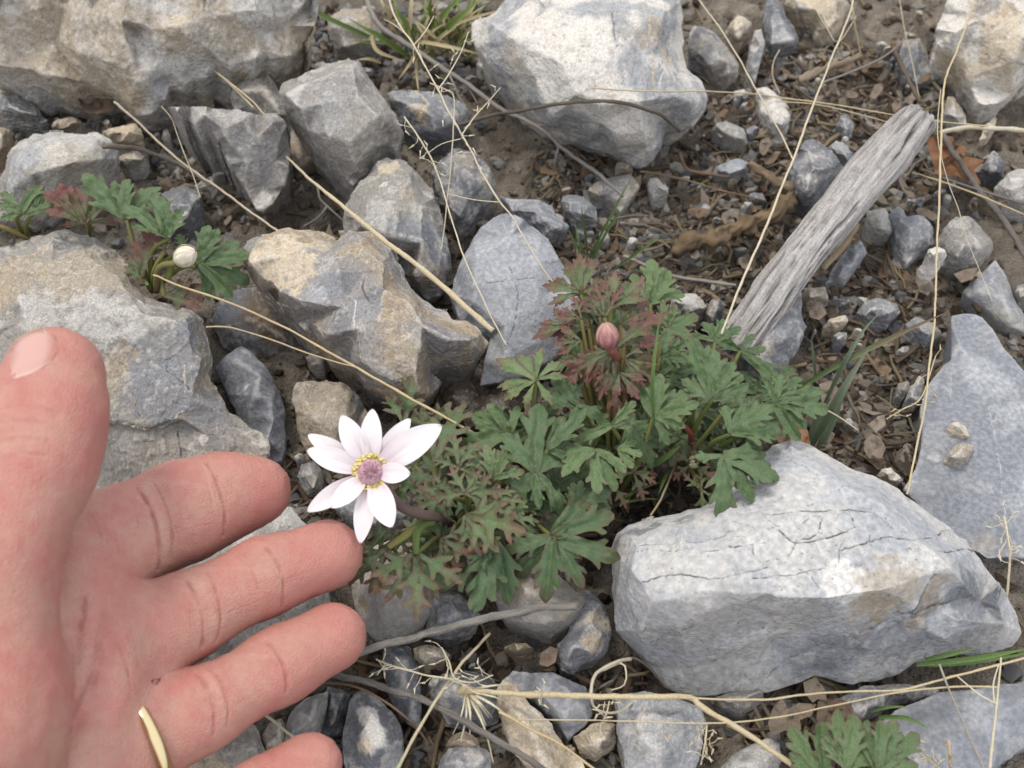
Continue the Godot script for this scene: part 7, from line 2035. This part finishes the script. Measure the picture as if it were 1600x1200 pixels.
	for i in N1:
		var a := TAU * i / N1
		var out := xx * cos(a) + yy * sin(a)
		for j in N2:
			var a2 := TAU * j / N2
			b.v.append(rc + out * (rr + cos(a2) * 0.0010) + rd * sin(a2) * 0.0012 - at)
			b.c.append(Color.WHITE)
	for i in N1:
		for j in N2:
			var q := i * N2 + j
			var q1 := i * N2 + (j + 1) % N2
			var q2 := ((i + 1) % N1) * N2 + j
			var q3 := ((i + 1) % N1) * N2 + (j + 1) % N2
			b.t.append_array([q, q1, q2, q1, q3, q2])
	put("ring", done(b), M.gold, root)

func fill_bone(g: PackedFloat32Array, lo: Vector3, n: Vector3i, cell: float, e: Array, k: float, reach: float) -> void:
	var A: Vector3 = e[0][0]
	var B: Vector3 = e[1][0]
	var ra: float = e[0][1]
	var rb: float = e[1][1]
	var blo := (A - Vector3.ONE * (ra + reach)).min(B - Vector3.ONE * (rb + reach))
	var bhi := (A + Vector3.ONE * (ra + reach)).max(B + Vector3.ONE * (rb + reach))
	var a := Vector3i(((blo - lo) / cell).floor()).clamp(Vector3i.ZERO, n - Vector3i.ONE)
	var b := Vector3i(((bhi - lo) / cell).ceil()).clamp(Vector3i.ZERO, n - Vector3i.ONE)
	var d := B - A
	var dd := d.length_squared()
	for z in range(a.z, b.z):
		for y in range(a.y, b.y):
			var row := y * n.x + z * n.x * n.y
			for x in range(a.x, b.x):
				var p := lo + Vector3(x, y, z) * cell - A
				var t := clampf(p.dot(d) / dd, 0.0, 1.0)
				var f := (p - d * t).length() - lerpf(ra, rb, t)
				var i := x + row
				var old := g[i]
				var h := maxf(k - absf(f - old), 0.0) / k
				g[i] = minf(f, old) - h * h * k * 0.25

# ---------------------------------------------------------------- the scene
func _ready() -> void:
	rng.seed = 4242
	# camera
	var a := deg_to_rad(PITCH)
	cam_pos = Vector3(0, sin(a) * CAM_D, cos(a) * CAM_D)
	cam_f = Vector3(0, -sin(a), -cos(a))
	cam_u = Vector3(0, cos(a), -sin(a))
	FPX = 600.0 / tan(deg_to_rad(FOV) / 2.0)
	var cam := Camera3D.new()
	cam.name = "camera"
	add_child(cam)
	cam.transform = Transform3D(Basis(cam_r, cam_u, -cam_f), cam_pos)
	cam.fov = FOV
	cam.near = 0.01
	cam.far = 400.0
	var att := CameraAttributesPhysical.new()
	att.frustum_focal_length = 12.0 / tan(deg_to_rad(FOV) / 2.0)
	att.frustum_focus_distance = 0.262
	att.exposure_aperture = 20.0
	att.frustum_near = 0.01
	att.frustum_far = 400.0
	cam.attributes = att
	cam.current = true
	# bright overcast sky and a veiled sun high behind the scene
	var env := Environment.new()
	var sky := Sky.new()
	var pm := ProceduralSkyMaterial.new()
	pm.sky_top_color = Color(0.97, 0.98, 1.0)
	pm.sky_horizon_color = Color(0.86, 0.87, 0.885)
	pm.sky_curve = 0.25
	pm.ground_bottom_color = Color(0.30, 0.28, 0.26)
	pm.ground_horizon_color = Color(0.45, 0.44, 0.43)
	sky.sky_material = pm
	env.background_mode = Environment.BG_SKY
	env.sky = sky
	env.tonemap_mode = Environment.TONE_MAPPER_LINEAR
	env.tonemap_exposure = EXPOSURE
	env.sdfgi_enabled = true
	env.ssao_enabled = true
	env.ssil_enabled = true
	var we := WorldEnvironment.new()
	we.name = "world_environment"
	we.environment = env
	add_child(we)
	var sun := DirectionalLight3D.new()
	sun.name = "sun"
	sun.light_energy = 0.45
	sun.light_angular_distance = 14.0
	sun.light_color = Color(1.0, 0.97, 0.92)
	sun.shadow_enabled = true
	add_child(sun)
	sun.look_at_from_position(Vector3(-0.32, 1.0, -0.28), Vector3.ZERO)
	noise(n_big, 1, 0.055, FastNoiseLite.TYPE_SIMPLEX_SMOOTH, 3)
	noise(n_cell, 2, 0.14, FastNoiseLite.TYPE_CELLULAR, 2)
	n_cell.cellular_return_type = FastNoiseLite.RETURN_DISTANCE
	noise(n_fine, 3, 0.42, FastNoiseLite.TYPE_SIMPLEX_SMOOTH, 3)
	noise(n_col, 4, 0.035, FastNoiseLite.TYPE_SIMPLEX_SMOOTH, 4)
	noise(n_mot, 5, 0.22, FastNoiseLite.TYPE_SIMPLEX_SMOOTH, 3)
	noise(n_soil, 6, 0.10, FastNoiseLite.TYPE_SIMPLEX_SMOOTH, 3)
	make_materials()
	ground()
	stones()
	driftwood()
	sticks()
	loose()
	dead_leaves()
	straws()
	grasses()
	plants()
	hand()
